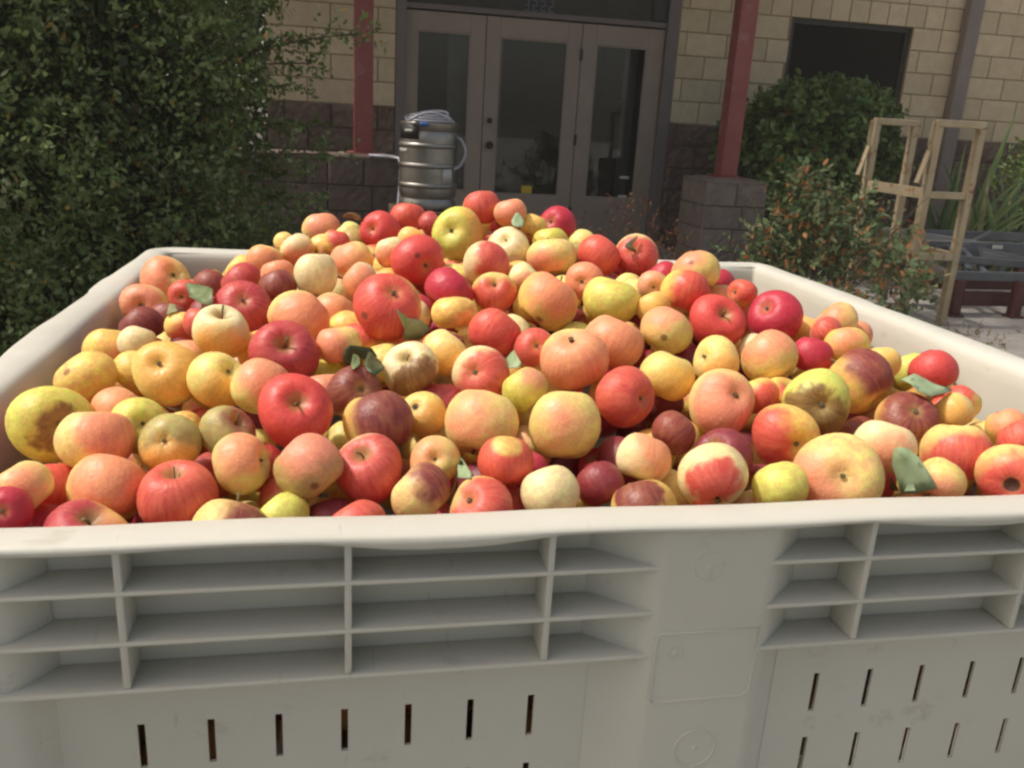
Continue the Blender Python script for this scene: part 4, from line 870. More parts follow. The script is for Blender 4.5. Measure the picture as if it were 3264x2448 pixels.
# ---------------------------------------------------------------- apples
APPLES = [
(0.0816,0.8352,0.8976,0.0397,'Yp',0.45,(-0.70,-0.59,0.41),'C',(-0.60,0.60,-0.53),0.85,{},"Yellow apple flushed pink on its left, deep eye hollow, by the rear left corner"),
(0.0769,0.7002,0.8905,0.0314,'Pp',0.6,(-0.43,-0.82,0.38),'C',(-0.01,0.98,-0.22),0.89,{},"Small coral apple with a deep dark hollow, against the left bin wall"),
(0.1382,0.6480,0.9154,0.0206,'Yr',0.6,(-0.38,-0.66,0.64),'C',(0.09,0.99,-0.11),0.91,{},"Pinkish red apple half under the small oval green leaf at left rear"),
(0.1700,0.6748,0.9239,0.0244,'Om',0.5,(-0.03,-0.43,0.90),'N',(-0.53,-0.45,-0.72),0.84,{},"Peach apple with a dull maroon top, right behind the small oval green leaf"),
(0.2122,0.6243,0.9398,0.0269,'Yc',0.6,(-0.21,-0.80,0.56),'N',(0.74,-0.20,-0.64),0.85,{},"Dusky maroon pink apple with yellow right edge, left of the glossy purple one"),
(0.2649,0.5175,0.9563,0.0223,'Om',0.85,(0.04,-0.66,0.75),'N',(0.31,-0.23,-0.92),0.90,{},"Glossy dark purple apple with a white highlight, orange patch at its bottom"),
(0.2610,0.5961,0.9550,0.0205,'Pp',0.8,(0.06,-0.88,0.47),'N',(-0.33,0.28,0.90),0.93,{},"Pink apple showing as an arc just behind the glossy purple apple"),
(0.1962,0.7869,0.9239,0.0227,'On',0.0,(0.11,-0.98,0.18),'N',(-0.78,0.08,0.63),0.90,{},"Small golden apple at the rear left foot of the heap"),
(0.2322,0.7461,0.9462,0.0259,'Pp',0.55,(-0.22,-0.97,-0.15),'N',(-0.22,-0.33,-0.92),0.89,{},"Salmon pink apple on the rear left slope, right of a small golden one"),
(0.2333,0.4413,0.9465,0.0311,'Pc',0.75,(0.20,-0.89,0.41),'C',(-0.09,0.81,-0.57),0.93,{},"Large red pink apple with open top hollow, behind the cream apple with upright stem"),
(0.2250,0.3291,0.9477,0.0268,'Co',0.35,(0.06,-0.64,-0.76),'S',(0.10,-0.37,0.92),0.94,{},"Cream apple with an upright stem and orange bottom, left part of the heap"),
(0.1700,0.4470,0.9246,0.0188,'Or',0.3,(0.30,-0.70,-0.65),'N',(-0.04,-0.32,-0.95),0.85,{},"Orange yellow apple with red bottom, left behind the cream apple with upright stem"),
(0.1926,0.4225,0.9341,0.0178,'Pr',0.85,(0.14,-0.84,0.52),'N',(0.11,0.29,0.95),0.94,{},"Pinkish red apple tucked directly behind the cream apple with upright stem"),
(0.1076,0.5343,0.9024,0.0258,'Km',0.75,(0.40,-0.89,0.22),'N',(0.66,-0.10,-0.74),0.86,{},"Dull maroon apple lying between the left bin wall and a pale cream apple"),
(0.1243,0.6107,0.8938,0.0227,'Om',0.9,(0.14,-0.06,0.94),'N',(0.24,0.38,0.89),0.86,{},"Tiny sliver of dark red apple right of the small coral apple at the left wall"),
(0.1244,0.4391,0.9087,0.0201,'Cn',0.0,(0.21,-0.94,0.25),'N',(-0.27,-0.31,-0.91),0.92,{},"Pale cream apple just behind the big yellow orange apple at left"),
(0.0868,0.4670,0.8944,0.0248,'Op',0.15,(0.75,-0.61,-0.24),'N',(-0.02,-0.44,-0.90),0.95,{},"Orange yellow apple touching the left wall, behind the one with a small scar"),
(0.1023,0.3244,0.9045,0.0305,'On',0.0,(0.26,-0.92,0.29),'N',(0.59,-0.23,-0.77),0.84,{'spot':(-0.38,-0.78,0.50)},"Orange yellow apple with a small brown scar, behind the big lime green apple"),
(0.1402,0.3576,0.8989,0.0234,'On',0.0,(0.21,-0.93,0.29),'N',(-0.65,-0.39,-0.65),0.87,{},"Golden apple peeping out left of the big yellow orange apple with the hollow"),
(0.1835,0.2751,0.9251,0.0309,'Yo',0.45,(0.43,-0.47,0.77),'C',(0.13,0.77,-0.63),0.93,{},"Big yellow orange apple with a wide green hollow at left"),
(0.2315,0.2508,0.9251,0.0263,'Yo',0.3,(0.27,-0.75,-0.60),'C',(-0.55,0.54,-0.64),0.89,{},"Bright yellow apple with brown hollow at its upper right, left of a peach apple"),
(0.2570,0.3560,0.9257,0.0233,'Po',0.4,(0.09,-0.96,0.26),'N',(0.42,-0.25,-0.87),0.85,{},"Orange sliver of apple between the cream stemmed apple and the dull crimson one"),
(0.2856,0.2885,0.9397,0.0329,'Pc',0.75,(-0.24,-0.90,0.36),'S',(0.06,-0.81,0.59),0.91,{},"Dull crimson apple with a long stem in its hollow and an orange right cheek"),
(0.2974,0.3604,0.9561,0.0300,'Yp',0.7,(0.34,-0.94,-0.08),'N',(-0.72,-0.37,-0.58),0.94,{},"Yellow apple with a big pink cheek, below the tall cream one at left rear"),
(0.3078,0.5241,0.9677,0.0250,'Cn',0.0,(0.03,-0.98,0.19),'N',(0.04,0.36,0.93),1.15,{},"Upright cream yellow apple left of the coral apple with cream patches"),
(0.3292,0.4306,0.9460,0.0233,'Pp',0.5,(0.01,-0.97,0.23),'N',(-0.47,-0.28,-0.84),0.93,{},"Shaded pinkish apple sunk in the gap below the upright cream yellow apple"),
(0.3591,0.4628,0.9756,0.0192,'Cp',0.7,(-0.31,-0.92,-0.24),'N',(-0.72,0.23,0.65),0.95,{},"Coral apple with cream patches on top, behind left of the biggest red apple"),
(0.3830,0.3345,0.9761,0.0342,'Or',0.7,(-0.74,-0.68,0.04),'C',(-0.17,0.72,-0.67),0.87,{'spot':(-0.73,-0.66,-0.17)},"Biggest red apple with orange right side, yellow hollow and a dark spot"),
(0.4294,0.5350,0.9875,0.0328,'Rr',0.95,(0.05,-0.15,0.94),'C',(-0.33,0.94,0.11),0.92,{'spot':(-0.11,-0.93,0.36)},"Bright red apple with a dark spot and dark eye, behind the biggest red apple"),
(0.4557,0.4347,0.9706,0.0288,'Rc',0.95,(0.05,-0.12,0.94),'N',(-0.69,-0.16,-0.70),0.84,{},"Magenta red apple with a small highlight, right of the biggest red apple"),
(0.4983,0.6997,0.9985,0.0396,'Go',0.15,(0.83,-0.47,0.29),'C',(0.47,0.83,-0.30),0.93,{},"Large pale green yellow apple with a dented eye, top of the heap"),
(0.5391,0.7552,1.0299,0.0276,'Cr',0.65,(0.25,-0.96,0.12),'N',(-0.09,0.28,0.96),0.92,{},"Topmost coral red apple with cream left cheek, on the crest of the heap"),
(0.5463,0.8013,0.9997,0.0215,'Cn',0.0,(-0.16,-0.98,0.12),'N',(-0.70,0.23,0.67),0.93,{},"Pale cream apple squeezed right of the large green yellow apple on top"),
(0.4440,0.8928,0.9936,0.0303,'Or',0.7,(0.12,-0.79,0.61),'N',(0.08,0.30,0.95),0.86,{},"Red apple with orange lower left, on the crest left of the green yellow one"),
(0.4737,0.8231,0.9967,0.0193,'Pc',0.85,(-0.11,-0.90,0.41),'N',(-0.72,-0.10,-0.68),0.92,{},"Magenta red apple half hidden left behind the large green yellow apple"),
(0.3942,0.7838,0.9885,0.0311,'Rr',0.95,(0.06,-0.18,0.94),'C',(0.54,0.80,-0.24),0.95,{},"Dusty red apple with wide eye at its left, on the left crest"),
(0.4384,0.7284,0.9831,0.0227,'Po',0.2,(-0.08,-0.99,0.14),'N',(-0.42,-0.18,-0.89),0.86,{},"Small creamy peach apple directly behind the bright red apple with the spot"),
(0.3999,0.5825,0.9873,0.0212,'Cp',0.45,(-0.32,-0.74,-0.60),'N',(-0.26,0.21,0.94),0.94,{},"Pale pink apple leaning on the left side of the bright red spotted apple"),
(0.3515,0.5851,0.9782,0.0289,'Pp',0.3,(-0.71,-0.70,0.10),'N',(0.22,-0.22,-0.95),0.85,{},"Peach apple in front of the dusty red apple on the left slope"),
(0.3066,0.9515,0.9676,0.0319,'Pp',0.45,(0.21,-0.83,0.52),'N',(0.13,-0.28,-0.95),0.85,{},"Salmon apple standing against the dark shrub, farthest left on the crest"),
(0.3307,0.7566,0.9738,0.0207,'Or',0.45,(0.69,-0.42,0.59),'N',(-0.24,-0.18,-0.96),0.91,{},"Orange apple with red right cheek, below the salmon one on the left crest"),
(0.3487,0.8983,0.9647,0.0226,'Yn',0.0,(-0.01,-0.99,0.14),'N',(0.70,-0.13,-0.70),0.88,{},"Little pale yellow apple left of the dusty red apple, beside the curled leaf"),
(0.3555,0.8059,0.9640,0.0229,'Kn',0.0,(-0.01,-0.99,0.15),'N',(-0.74,0.32,0.59),0.90,{},"Small tan yellow apple below the curled leaf on the left crest"),
(0.2754,0.7649,0.9617,0.0235,'Cp',0.4,(0.15,-0.70,-0.70),'N',(0.55,-0.27,-0.79),0.85,{},"Cream apple with a pink underside, above the upright cream yellow apple"),
(0.2540,0.8624,0.9529,0.0181,'Yn',0.0,(0.06,-0.99,0.15),'N',(0.68,0.34,0.65),0.89,{},"Pale yellow apple at the left shoulder of the heap below the salmon one"),
(0.3116,0.7891,0.9566,0.0230,'Yp',0.2,(0.62,-0.78,0.14),'C',(0.53,0.85,-0.02),0.93,{},"Yellow peach apple with dark eye between a cream and a peach one, left slope"),
(0.3460,0.3914,0.9367,0.0232,'On',0.0,(-0.01,-0.97,0.24),'N',(-0.39,-0.40,-0.83),0.92,{},"Orange apple sliver under the lower left of the biggest red apple"),
(0.3567,0.3501,0.9333,0.0230,'Or',0.3,(-0.52,-0.54,0.66),'N',(-0.19,-0.37,-0.91),0.86,{},"Orange apple with a red left shoulder, below the biggest red apple"),
(0.3351,0.3039,0.9434,0.0207,'Pp',0.45,(-0.70,-0.72,-0.02),'N',(-0.19,0.31,0.93),0.91,{},"Cream peach apple with a pink left edge, left of the dark green leaf cluster"),
(0.3974,0.3637,0.9266,0.0233,'Pp',0.4,(-0.36,-0.90,0.24),'N',(-0.41,0.33,0.85),0.88,{},"Small coral apple behind the torn triangular leaf"),
(0.4545,0.3772,0.9595,0.0243,'On',0.0,(-0.13,-0.97,0.22),'N',(0.05,-0.35,-0.93),0.74,{},"Wide flat orange yellow apple below the magenta red apple"),
(0.4340,0.2883,0.9397,0.0224,'Po',0.25,(-0.08,-0.87,-0.48),'N',(0.67,0.20,0.72),0.95,{},"Smooth creamy peach apple below the flat orange yellow one, right of the triangular leaf"),
(0.4901,0.3348,0.9461,0.0298,'Or',0.75,(-0.55,-0.74,0.39),'N',(0.59,0.29,0.75),0.84,{},"Red apple with an orange lower right cheek, in the middle of the heap"),
(0.5071,0.4354,0.9708,0.0247,'Yr',0.55,(-0.11,-0.83,-0.55),'C',(0.16,0.73,-0.66),0.91,{},"Cream topped coral apple with a faint flat eye, right of the magenta red one"),
(0.5088,0.5124,0.9885,0.0286,'Cr',0.45,(0.69,-0.68,0.24),'C',(0.28,0.71,0.64),0.94,{},"Cream apple with a red right cheek and eye facing down, near the top"),
(0.5555,0.6121,0.9942,0.0302,'Cn',0.0,(-0.19,-0.97,0.15),'C',(0.37,0.67,-0.65),0.92,{},"Pale yellow apple with a small hollow on top, just below the leaf on the crest"),
(0.6181,0.6362,0.9980,0.0254,'Gn',0.0,(-0.24,-0.96,0.14),'N',(-0.26,0.28,0.92),0.87,{},"Lime yellow apple behind the peach one, below the dark red apple on the right crest"),
(0.6040,0.5675,0.9900,0.0322,'Pp',0.25,(-0.56,-0.73,-0.40),'N',(-0.09,0.35,0.93),0.78,{},"Wide peach apple below the lime yellow one near the top right"),
(0.5879,0.7751,1.0007,0.0304,'Rc',0.9,(0.01,-0.19,0.93),'N',(-0.48,0.31,0.82),0.90,{},"Crimson apple with a folded leaf on it, on the crest right of the topmost apple"),
(0.5775,0.7269,1.0266,0.0229,'Pp',0.5,(-0.19,-0.93,0.30),'N',(-0.09,0.33,0.94),0.85,{},"Coral peach apple just behind the crimson apple with the folded leaf"),
(0.6259,0.8067,0.9911,0.0227,'Pp',0.4,(0.20,-0.97,0.14),'N',(-0.02,-0.34,-0.94),0.93,{},"Small peach apple between the folded leaf and the dark red crest apple"),
(0.6738,0.8302,1.0000,0.0302,'Rc',0.95,(-0.00,-0.20,0.93),'C',(0.65,0.69,-0.32),0.94,{},"Dusty dark red apple with a black eye, rightmost on the heap's crest"),
(0.6702,0.5809,0.9920,0.0294,'Yr',0.8,(0.12,-0.99,0.06),'N',(0.66,0.08,0.75),0.88,{},"Glossy red apple with yellow left shoulder, left of the one with leaf filled hollow"),
(0.7252,0.5909,0.9918,0.0295,'Cr',0.6,(-0.27,-0.89,-0.37),'C',(0.41,0.79,-0.44),0.89,{},"Red and cream apple with a dark withered leaf in its wide hollow"),
(0.5492,0.4751,0.9776,0.0187,'Cp',0.45,(0.07,-0.83,-0.55),'N',(0.60,0.17,0.78),0.93,{},"Cream topped pink apple below the wide peach one, right of a red and cream one"),
(0.6235,0.4761,0.9777,0.0223,'Pp',0.7,(-0.27,-0.84,0.46),'C',(0.46,0.88,-0.11),0.90,{},"Coral pink apple with an open eye, under the glossy red one at upper right"),
(0.5630,0.4108,0.9661,0.0352,'Op',0.4,(0.20,-0.71,0.67),'N',(0.61,0.15,0.78),0.89,{'spot':(-0.45,-0.73,-0.51)},"Large orange peach apple with a tiny brown scar near its bottom"),
(0.6387,0.4135,0.9667,0.0327,'Gn',0.0,(-0.31,-0.93,0.20),'N',(0.14,0.28,0.95),0.85,{},"Large pale yellow green apple right of the large orange peach one"),
(0.6888,0.5174,0.9584,0.0234,'Pn',0.0,(-0.32,-0.93,0.19),'N',(0.69,-0.49,-0.53),0.84,{},"Small peach apple behind the large pale yellow green one"),
(0.6902,0.4743,0.9593,0.0230,'Yn',0.0,(-0.33,-0.92,0.19),'N',(0.51,0.18,0.84),0.89,{},"Cream yellow apple pressed right behind the large pale yellow green one"),
(0.6964,0.4441,0.9807,0.0166,'Cp',0.5,(-0.59,-0.62,0.52),'C',(0.19,0.98,0.01),0.87,{},"Cream pink apple with a greenish eye, left of the yellow and red apple"),
(0.7440,0.5354,0.9724,0.0227,'Rc',0.95,(-0.03,-0.14,0.94),'N',(-0.51,0.53,0.68),0.87,{},"Crimson apple sliver near the bin's far edge, right of the leaf filled apple"),
(0.7689,0.4908,0.9895,0.0302,'Yp',0.3,(-0.56,-0.11,0.82),'N',(0.30,-0.53,-0.80),0.88,{'spot':(-0.54,-0.66,0.52)},"Cream yellow apple with a pink rim, highest one near the rear right corner"),
(0.7256,0.4107,0.9820,0.0305,'Or',0.5,(0.51,-0.85,0.08),'N',(-0.26,-0.22,-0.94),0.86,{},"Yellow apple with a strong red right half, near the rear right corner"),
(0.7438,0.3597,0.9573,0.0321,'Rr',0.95,(-0.04,-0.09,0.95),'S',(0.07,-0.79,0.60),0.85,{},"Deep red apple with a rough bruised patch, left one of the red pair at right"),
(0.8223,0.3780,0.9597,0.0329,'Rc',0.85,(-0.71,-0.62,0.34),'C',(0.75,0.35,-0.57),0.86,{},"Crimson apple with a peach right edge and small eye, right one of the red pair"),
(0.8193,0.5278,0.9676,0.0229,'Rc',0.95,(-0.05,-0.13,0.94),'N',(0.33,-0.48,-0.82),0.88,{},"Dark red sliver of apple behind the cream yellow one at the rear right corner"),
(0.8047,0.4889,0.9547,0.0232,'Pp',0.3,(-0.42,-0.89,0.19),'N',(0.15,0.36,0.92),0.84,{},"Small pale pink apple between the yellow red one and the coral one at rear right"),
(0.8017,0.4247,0.9768,0.0171,'Or',0.5,(-0.33,-0.49,0.81),'C',(0.92,0.37,-0.16),0.88,{},"Coral orange apple nearest the bin's rear right corner"),
(0.8091,0.4456,0.9462,0.0232,'Pp',0.5,(-0.44,-0.88,0.20),'N',(-0.59,0.54,0.60),0.94,{},"Pink peach sliver of apple between the two deep red ones"),
(0.6794,0.3414,0.9519,0.0285,'Yp',0.3,(-0.40,-0.25,0.88),'N',(-0.58,-0.12,-0.80),0.88,{'spot':(-0.44,-0.90,-0.09)},"Yellow apple with pink top and a curved scar, right of the large coral one"),
(0.6834,0.3950,0.9632,0.0181,'Po',0.3,(-0.35,-0.91,0.20),'N',(-0.41,0.56,0.72),0.91,{},"Peach apple hidden behind the yellow one with the curved scar"),
(0.7090,0.2767,0.9368,0.0251,'Yo',0.25,(-0.10,-0.87,-0.48),'C',(0.89,0.30,-0.34),0.85,{},"Golden yellow apple with a small eye at left, below the deep bruised red one"),
(0.7704,0.2808,0.9379,0.0289,'Yp',0.4,(-0.44,-0.17,0.88),'N',(-0.42,0.68,0.60),0.94,{},"Round yellow apple with a pink top, below the red pair"),
(0.8222,0.2875,0.9393,0.0216,'Rc',0.95,(-0.07,-0.05,0.95),'N',(-0.22,-0.19,-0.96),0.91,{},"Dusky crimson apple right of the round yellow one with a pink top"),
(0.8761,0.3928,0.9345,0.0234,'Po',0.3,(-0.50,-0.84,0.21),'N',(0.34,0.23,0.91),0.92,{},"Salmon sliver of apple right of the crimson one with a peach edge"),
(0.8884,0.3569,0.9576,0.0242,'Yp',0.3,(-0.86,-0.34,0.38),'N',(-0.62,0.57,0.54),0.89,{},"Yellow apple with a pink streak, highest against the right bin wall"),
(0.8604,0.3319,0.9550,0.0164,'Cr',0.6,(-0.22,-0.83,0.52),'N',(0.54,-0.62,-0.56),0.86,{},"Red and cream apple showing as a crescent below the highest one at the right wall"),
(0.8648,0.2962,0.9497,0.0226,'Op',0.2,(-0.51,-0.70,0.50),'N',(0.09,-0.42,-0.90),0.86,{},"Orange yellow apple right of the dusky crimson one, near the right wall"),
(0.9233,0.3754,0.9371,0.0230,'Kp',0.6,(-0.54,-0.81,0.21),'N',(0.23,0.26,0.94),0.84,{},"Dull pink sliver of apple touching the right bin wall"),
(0.8473,0.2354,0.9264,0.0338,'Om',0.35,(0.29,-0.41,0.86),'N',(-0.42,0.74,0.52),0.94,{},"Large orange apple with a maroon ridge on its upper right"),
(0.8927,0.2707,0.9375,0.0194,'Yo',0.2,(-0.57,-0.79,0.23),'N',(-0.02,-0.38,-0.93),0.89,{},"Pale orange yellow apple between the ridged orange one and the lime sliver"),
(0.9476,0.2961,0.9196,0.0229,'Gn',0.0,(-0.59,-0.77,0.23),'N',(0.38,-0.58,-0.72),0.84,{},"Lime yellow sliver of apple left of the red apple at the right wall"),
(0.9420,0.2543,0.9338,0.0240,'Rr',0.8,(-0.56,-0.58,0.59),'N',(0.24,-0.57,-0.79),0.89,{},"Coral red apple leaning on the right bin wall behind the long grey green leaf"),
(0.9404,0.2003,0.9161,0.0177,'Yr',0.35,(-0.78,0.03,0.63),'N',(0.45,-0.07,0.89),0.91,{},"Yellow apple streaked with red along the right bin wall"),
(0.9136,0.1784,0.9121,0.0191,'Yo',0.25,(-0.83,-0.53,0.20),'N',(-0.40,0.70,0.59),0.90,{},"Pale orange yellow apple right of the orange one with a red top"),
(0.8645,0.1767,0.9075,0.0295,'Om',0.5,(-0.00,-0.64,0.77),'C',(0.17,0.69,-0.70),0.84,{},"Orange apple with a dusky red top and rough eye, below the long grey green leaf"),
(0.8805,0.1242,0.8957,0.0303,'Yr',0.5,(-0.21,-0.82,-0.52),'N',(-0.09,-0.34,-0.94),0.90,{},"Yellow apple with a dark red underside, right of the standing green leaf"),
(0.7946,0.1081,0.9079,0.0254,'Cp',0.2,(-0.38,-0.91,0.16),'N',(0.33,0.31,0.89),0.88,{},"Creamy yellow apple behind the standing grey green leaf"),
(0.8292,0.0743,0.8921,0.0193,'Yp',0.3,(-0.59,-0.66,-0.46),'N',(-0.53,-0.14,-0.84),0.88,{},"Yellow apple with pink foot, immediately right of the standing green leaf"),
(0.8255,0.0880,0.8545,0.0235,'Pp',0.3,(-0.59,-0.72,0.37),'N',(-0.35,-0.31,-0.89),0.88,{},"Peach apple at the front rim below the standing green leaf"),
(0.9600,0.1825,0.8797,0.0234,'Yn',0.0,(-0.64,-0.71,0.29),'N',(-0.03,0.61,0.79),0.90,{},"Small yellow apple behind the one with a dark red underside"),
(0.9554,0.1555,0.9073,0.0181,'Op',0.5,(-0.30,-0.58,0.75),'N',(0.12,-0.58,-0.80),0.88,{},"Orange pink apple by the right wall at the photo's edge"),
(0.9445,0.1244,0.9047,0.0172,'Pr',0.75,(-0.63,-0.55,0.55),'N',(-0.14,0.74,0.66),0.94,{},"Bright pink apple cut by the right edge, above the apple with a black rotten hole"),
(0.8945,0.0719,0.8946,0.0274,'Yr',0.45,(-0.41,-0.82,-0.39),'C',(0.64,0.77,0.04),0.94,{'eye':0.055},"Olive and orange red apple with a round black rotten hole"),
(0.7411,0.0858,0.8926,0.0380,'Pp',0.35,(-0.92,-0.27,-0.29),'C',(0.41,0.84,-0.36),0.85,{},"Very large peach apple with a grey green eye at the front right"),
(0.8003,0.1302,0.8664,0.0255,'Oc',0.75,(-0.26,-0.78,0.57),'N',(0.51,0.16,0.85),0.84,{},"Dusky red apple tucked between the very large peach one and the green leaf"),
(0.7747,0.1884,0.9201,0.0341,'Gb',0.34,(-0.46,-0.82,-0.35),'C',(0.33,0.91,-0.26),0.89,{},"Lime yellow apple with a large brown rotten patch round its eye, right side"),
(0.8312,0.2008,0.8788,0.0237,'Om',0.85,(-0.54,-0.78,0.31),'N',(-0.36,0.57,0.74),0.90,{},"Dark brown red apple deep in the gap below the orange one"),
(0.7254,0.1491,0.9025,0.0315,'Or',0.35,(-0.98,-0.17,-0.13),'C',(-0.02,1.00,-0.04),0.85,{},"Orange yellow apple with rough eye at lower right, above the lime one at front"),
(0.6848,0.1996,0.9185,0.0338,'Pp',0.5,(-0.23,-0.95,0.22),'C',(-0.23,0.78,-0.58),0.87,{},"Large coral pink apple left of the orange yellow sliver, right of centre"),
(0.7305,0.2170,0.9199,0.0178,'Or',0.3,(0.09,-0.99,-0.09),'N',(0.23,-0.52,-0.82),0.92,{},"Orange yellow apple half hidden right of the large coral pink one"),
(0.6463,0.2475,0.9294,0.0272,'Yo',0.35,(0.15,-0.87,-0.46),'N',(-0.37,-0.14,-0.92),0.93,{},"Yellow apple with peach underside, right of the mottled crimson one"),
(0.5948,0.2120,0.9203,0.0293,'Or',0.85,(-0.31,-0.82,0.49),'C',(-0.54,0.83,-0.17),0.84,{},"Mottled crimson apple with a yellow eye on its right side"),
(0.6231,0.1573,0.9054,0.0198,'Om',0.7,(-0.62,-0.63,0.46),'N',(-0.67,-0.26,-0.70),0.93,{},"Dusky brick red apple below the yellow one with a peach underside"),
(0.6568,0.1275,0.8929,0.0255,'Rm',0.97,(-0.02,0.05,0.95),'S',(-0.69,-0.34,0.64),0.87,{},"Dark maroon apple behind the half red half cream one"),
(0.5819,0.1180,0.8987,0.0225,'Cp',0.35,(0.34,-0.64,0.69),'N',(-0.37,-0.33,-0.87),0.90,{},"Cream apple with fine pink streaks, behind the peach brown one at the front rim"),
(0.5763,0.1558,0.8787,0.0232,'Rm',0.9,(0.02,0.06,0.95),'N',(0.75,0.08,0.66),0.88,{},"Dark crimson apple behind left of the cream one with pink streaks"),
(0.6284,0.0841,0.8935,0.0293,'Cr',0.22,(-0.27,-0.96,-0.03),'C',(0.04,0.82,0.56),0.87,{},"Cream apple with a sharp edged red patch on its front, at the front rim"),
(0.6834,0.0752,0.8894,0.0212,'Gn',0.0,(-0.48,-0.80,0.37),'N',(0.15,-0.69,-0.71),0.87,{},"Yellow green apple at the front rim, left of the very large peach one"),
(0.5672,0.0687,0.8769,0.0258,'Om',0.22,(-0.48,-0.52,0.71),'N',(-0.25,0.68,0.69),0.88,{},"Peach brown apple cut by the front rim, left of the sharp red patched one"),
(0.6113,0.1205,0.8643,0.0232,'Yn',0.0,(-0.37,-0.84,0.40),'N',(0.59,0.32,0.74),0.86,{},"Pale olive apple deep between three front apples right of centre"),
(0.5395,0.0994,0.8848,0.0187,'Rm',0.9,(0.03,0.08,0.95),'N',(0.41,-0.58,-0.71),0.94,{},"Glossy dark magenta apple right of the round cream one at the front rim"),
(0.4948,0.0814,0.8855,0.0228,'Cn',0.0,(-0.24,-0.88,0.41),'N',(-0.27,0.59,0.76),0.94,{'spot':(0.12,-0.93,-0.34)},"Round cream yellow apple at the front rim, centre right"),
(0.5257,0.1666,0.9081,0.0346,'Yp',0.1,(-0.39,-0.82,0.42),'N',(0.02,0.46,0.89),0.93,{},"Largest yellow apple of the front with a soft pink patch on its cheek"),
(0.5008,0.2237,0.9248,0.0207,'Gp',0.15,(0.25,-0.54,0.80),'N',(0.55,-0.46,-0.70),0.94,{},"Small yellow green apple above the largest yellow one"),
(0.4539,0.1754,0.9104,0.0329,'Yp',0.12,(-0.53,-0.64,0.56),'N',(-0.23,-0.49,-0.84),0.94,{},"Big yellow peach apple with an olive right side, left of the largest yellow one"),
(0.4634,0.1079,0.9006,0.0233,'Or',0.85,(-0.38,-0.88,0.27),'N',(0.03,0.56,0.82),0.89,{'pale':(-0.02,-0.39,0.92)},"Red apple with a pale yellow patch on top, below the big yellow peach one"),
(0.4385,0.0685,0.8804,0.0253,'Yr',0.6,(0.36,-0.93,0.10),'C',(0.60,0.41,-0.69),0.86,{},"Yellow apple with crimson right cheek and small eye, at the front rim in the middle"),
(0.4656,0.1106,0.8567,0.0236,'Pr',0.8,(-0.18,-0.88,0.44),'N',(-0.19,0.50,0.84),0.91,{},"Coral red sliver of apple right of the yellow and crimson one at the front rim"),
(0.3962,0.0889,0.8860,0.0234,'Pm',0.25,(0.57,-0.28,0.77),'N',(-0.71,0.39,0.58),0.90,{},"Orange peach apple with a brown crease, at the front left of the middle"),
(0.4099,0.1260,0.8966,0.0194,'Pp',0.3,(-0.66,-0.42,0.62),'C',(0.10,0.87,-0.48),0.88,{},"Grey pink apple with a deep green hollow, behind the orange peach one"),
(0.4074,0.2076,0.9075,0.0210,'Oo',0.3,(0.34,-0.83,-0.45),'C',(0.52,0.57,-0.63),0.91,{'eye':0.03},"Golden apple with a small black eye, right of the half maroon one"),
(0.4281,0.2485,0.9003,0.0233,'Pc',0.7,(-0.11,-0.94,0.33),'N',(-0.00,0.40,0.91),0.91,{},"Dark pink sliver of apple between the golden and the big yellow peach one"),
(0.4648,0.2502,0.9304,0.0268,'Cr',0.5,(0.38,-0.89,-0.25),'C',(0.45,0.82,-0.36),0.88,{},"Cream and coral apple with a brown eye hollow, above the big yellow peach one"),
(0.5274,0.3066,0.9403,0.0200,'Cr',0.5,(-0.49,-0.65,0.59),'C',(0.07,0.91,-0.41),0.94,{},"Small pink cream apple left of the large coral apple with yellow top"),
(0.5577,0.2662,0.9426,0.0337,'Yp',0.75,(-0.05,-1.00,-0.03),'C',(0.29,0.37,-0.88),0.89,{},"Large coral apple with a small yellow eye cap, in the middle right"),
(0.6114,0.3124,0.9453,0.0310,'Pp',0.55,(-0.11,-0.89,0.44),'N',(0.41,0.17,0.89),0.89,{},"Coral peach apple right behind the large coral one with the yellow cap"),
(0.3987,0.2523,0.9354,0.0254,'Cb',0.28,(0.34,-0.86,-0.37),'S',(-0.26,-0.55,0.79),0.87,{},"Green cream apple with brown spoiled underside, right of the dark leaf cluster"),
(0.3797,0.3100,0.9221,0.0229,'On',0.0,(-0.05,-0.96,0.28),'N',(0.15,-0.51,-0.85),0.94,{},"Little golden apple peeping out behind the green cream one with a brown underside"),
(0.3489,0.2280,0.9206,0.0239,'Pm',0.8,(-0.01,-0.87,0.50),'C',(-0.29,0.83,-0.48),0.94,{},"Dusky purple apple below the dark leaf cluster, right of the bright crimson one"),
(0.3228,0.2609,0.9058,0.0232,'Pp',0.7,(0.02,-0.95,0.32),'N',(-0.12,0.47,0.87),0.92,{},"Coral sliver of apple between the dull crimson and the dusky purple one"),
(0.3670,0.1803,0.9116,0.0311,'Om',0.55,(0.67,-0.60,0.43),'N',(0.23,-0.40,-0.89),0.89,{},"Orange apple with a dark maroon right half, above the cream and red one"),
(0.3585,0.1301,0.8883,0.0290,'Cr',0.7,(0.37,-0.93,0.06),'S',(-0.26,-0.47,0.84),0.91,{},"Cream shouldered red apple with a stem hollow at its top left, front left of centre"),
(0.3002,0.1756,0.9228,0.0312,'Rr',0.95,(0.12,0.02,0.95),'S',(0.12,-0.78,0.61),0.89,{},"Bright crimson apple with pink streaks around its stem hollow, left of centre"),
(0.2689,0.2192,0.9274,0.0262,'Pp',0.45,(0.36,-0.37,0.86),'N',(0.39,0.50,0.77),0.94,{},"Peach apple with a pink top behind the bright crimson one at left"),
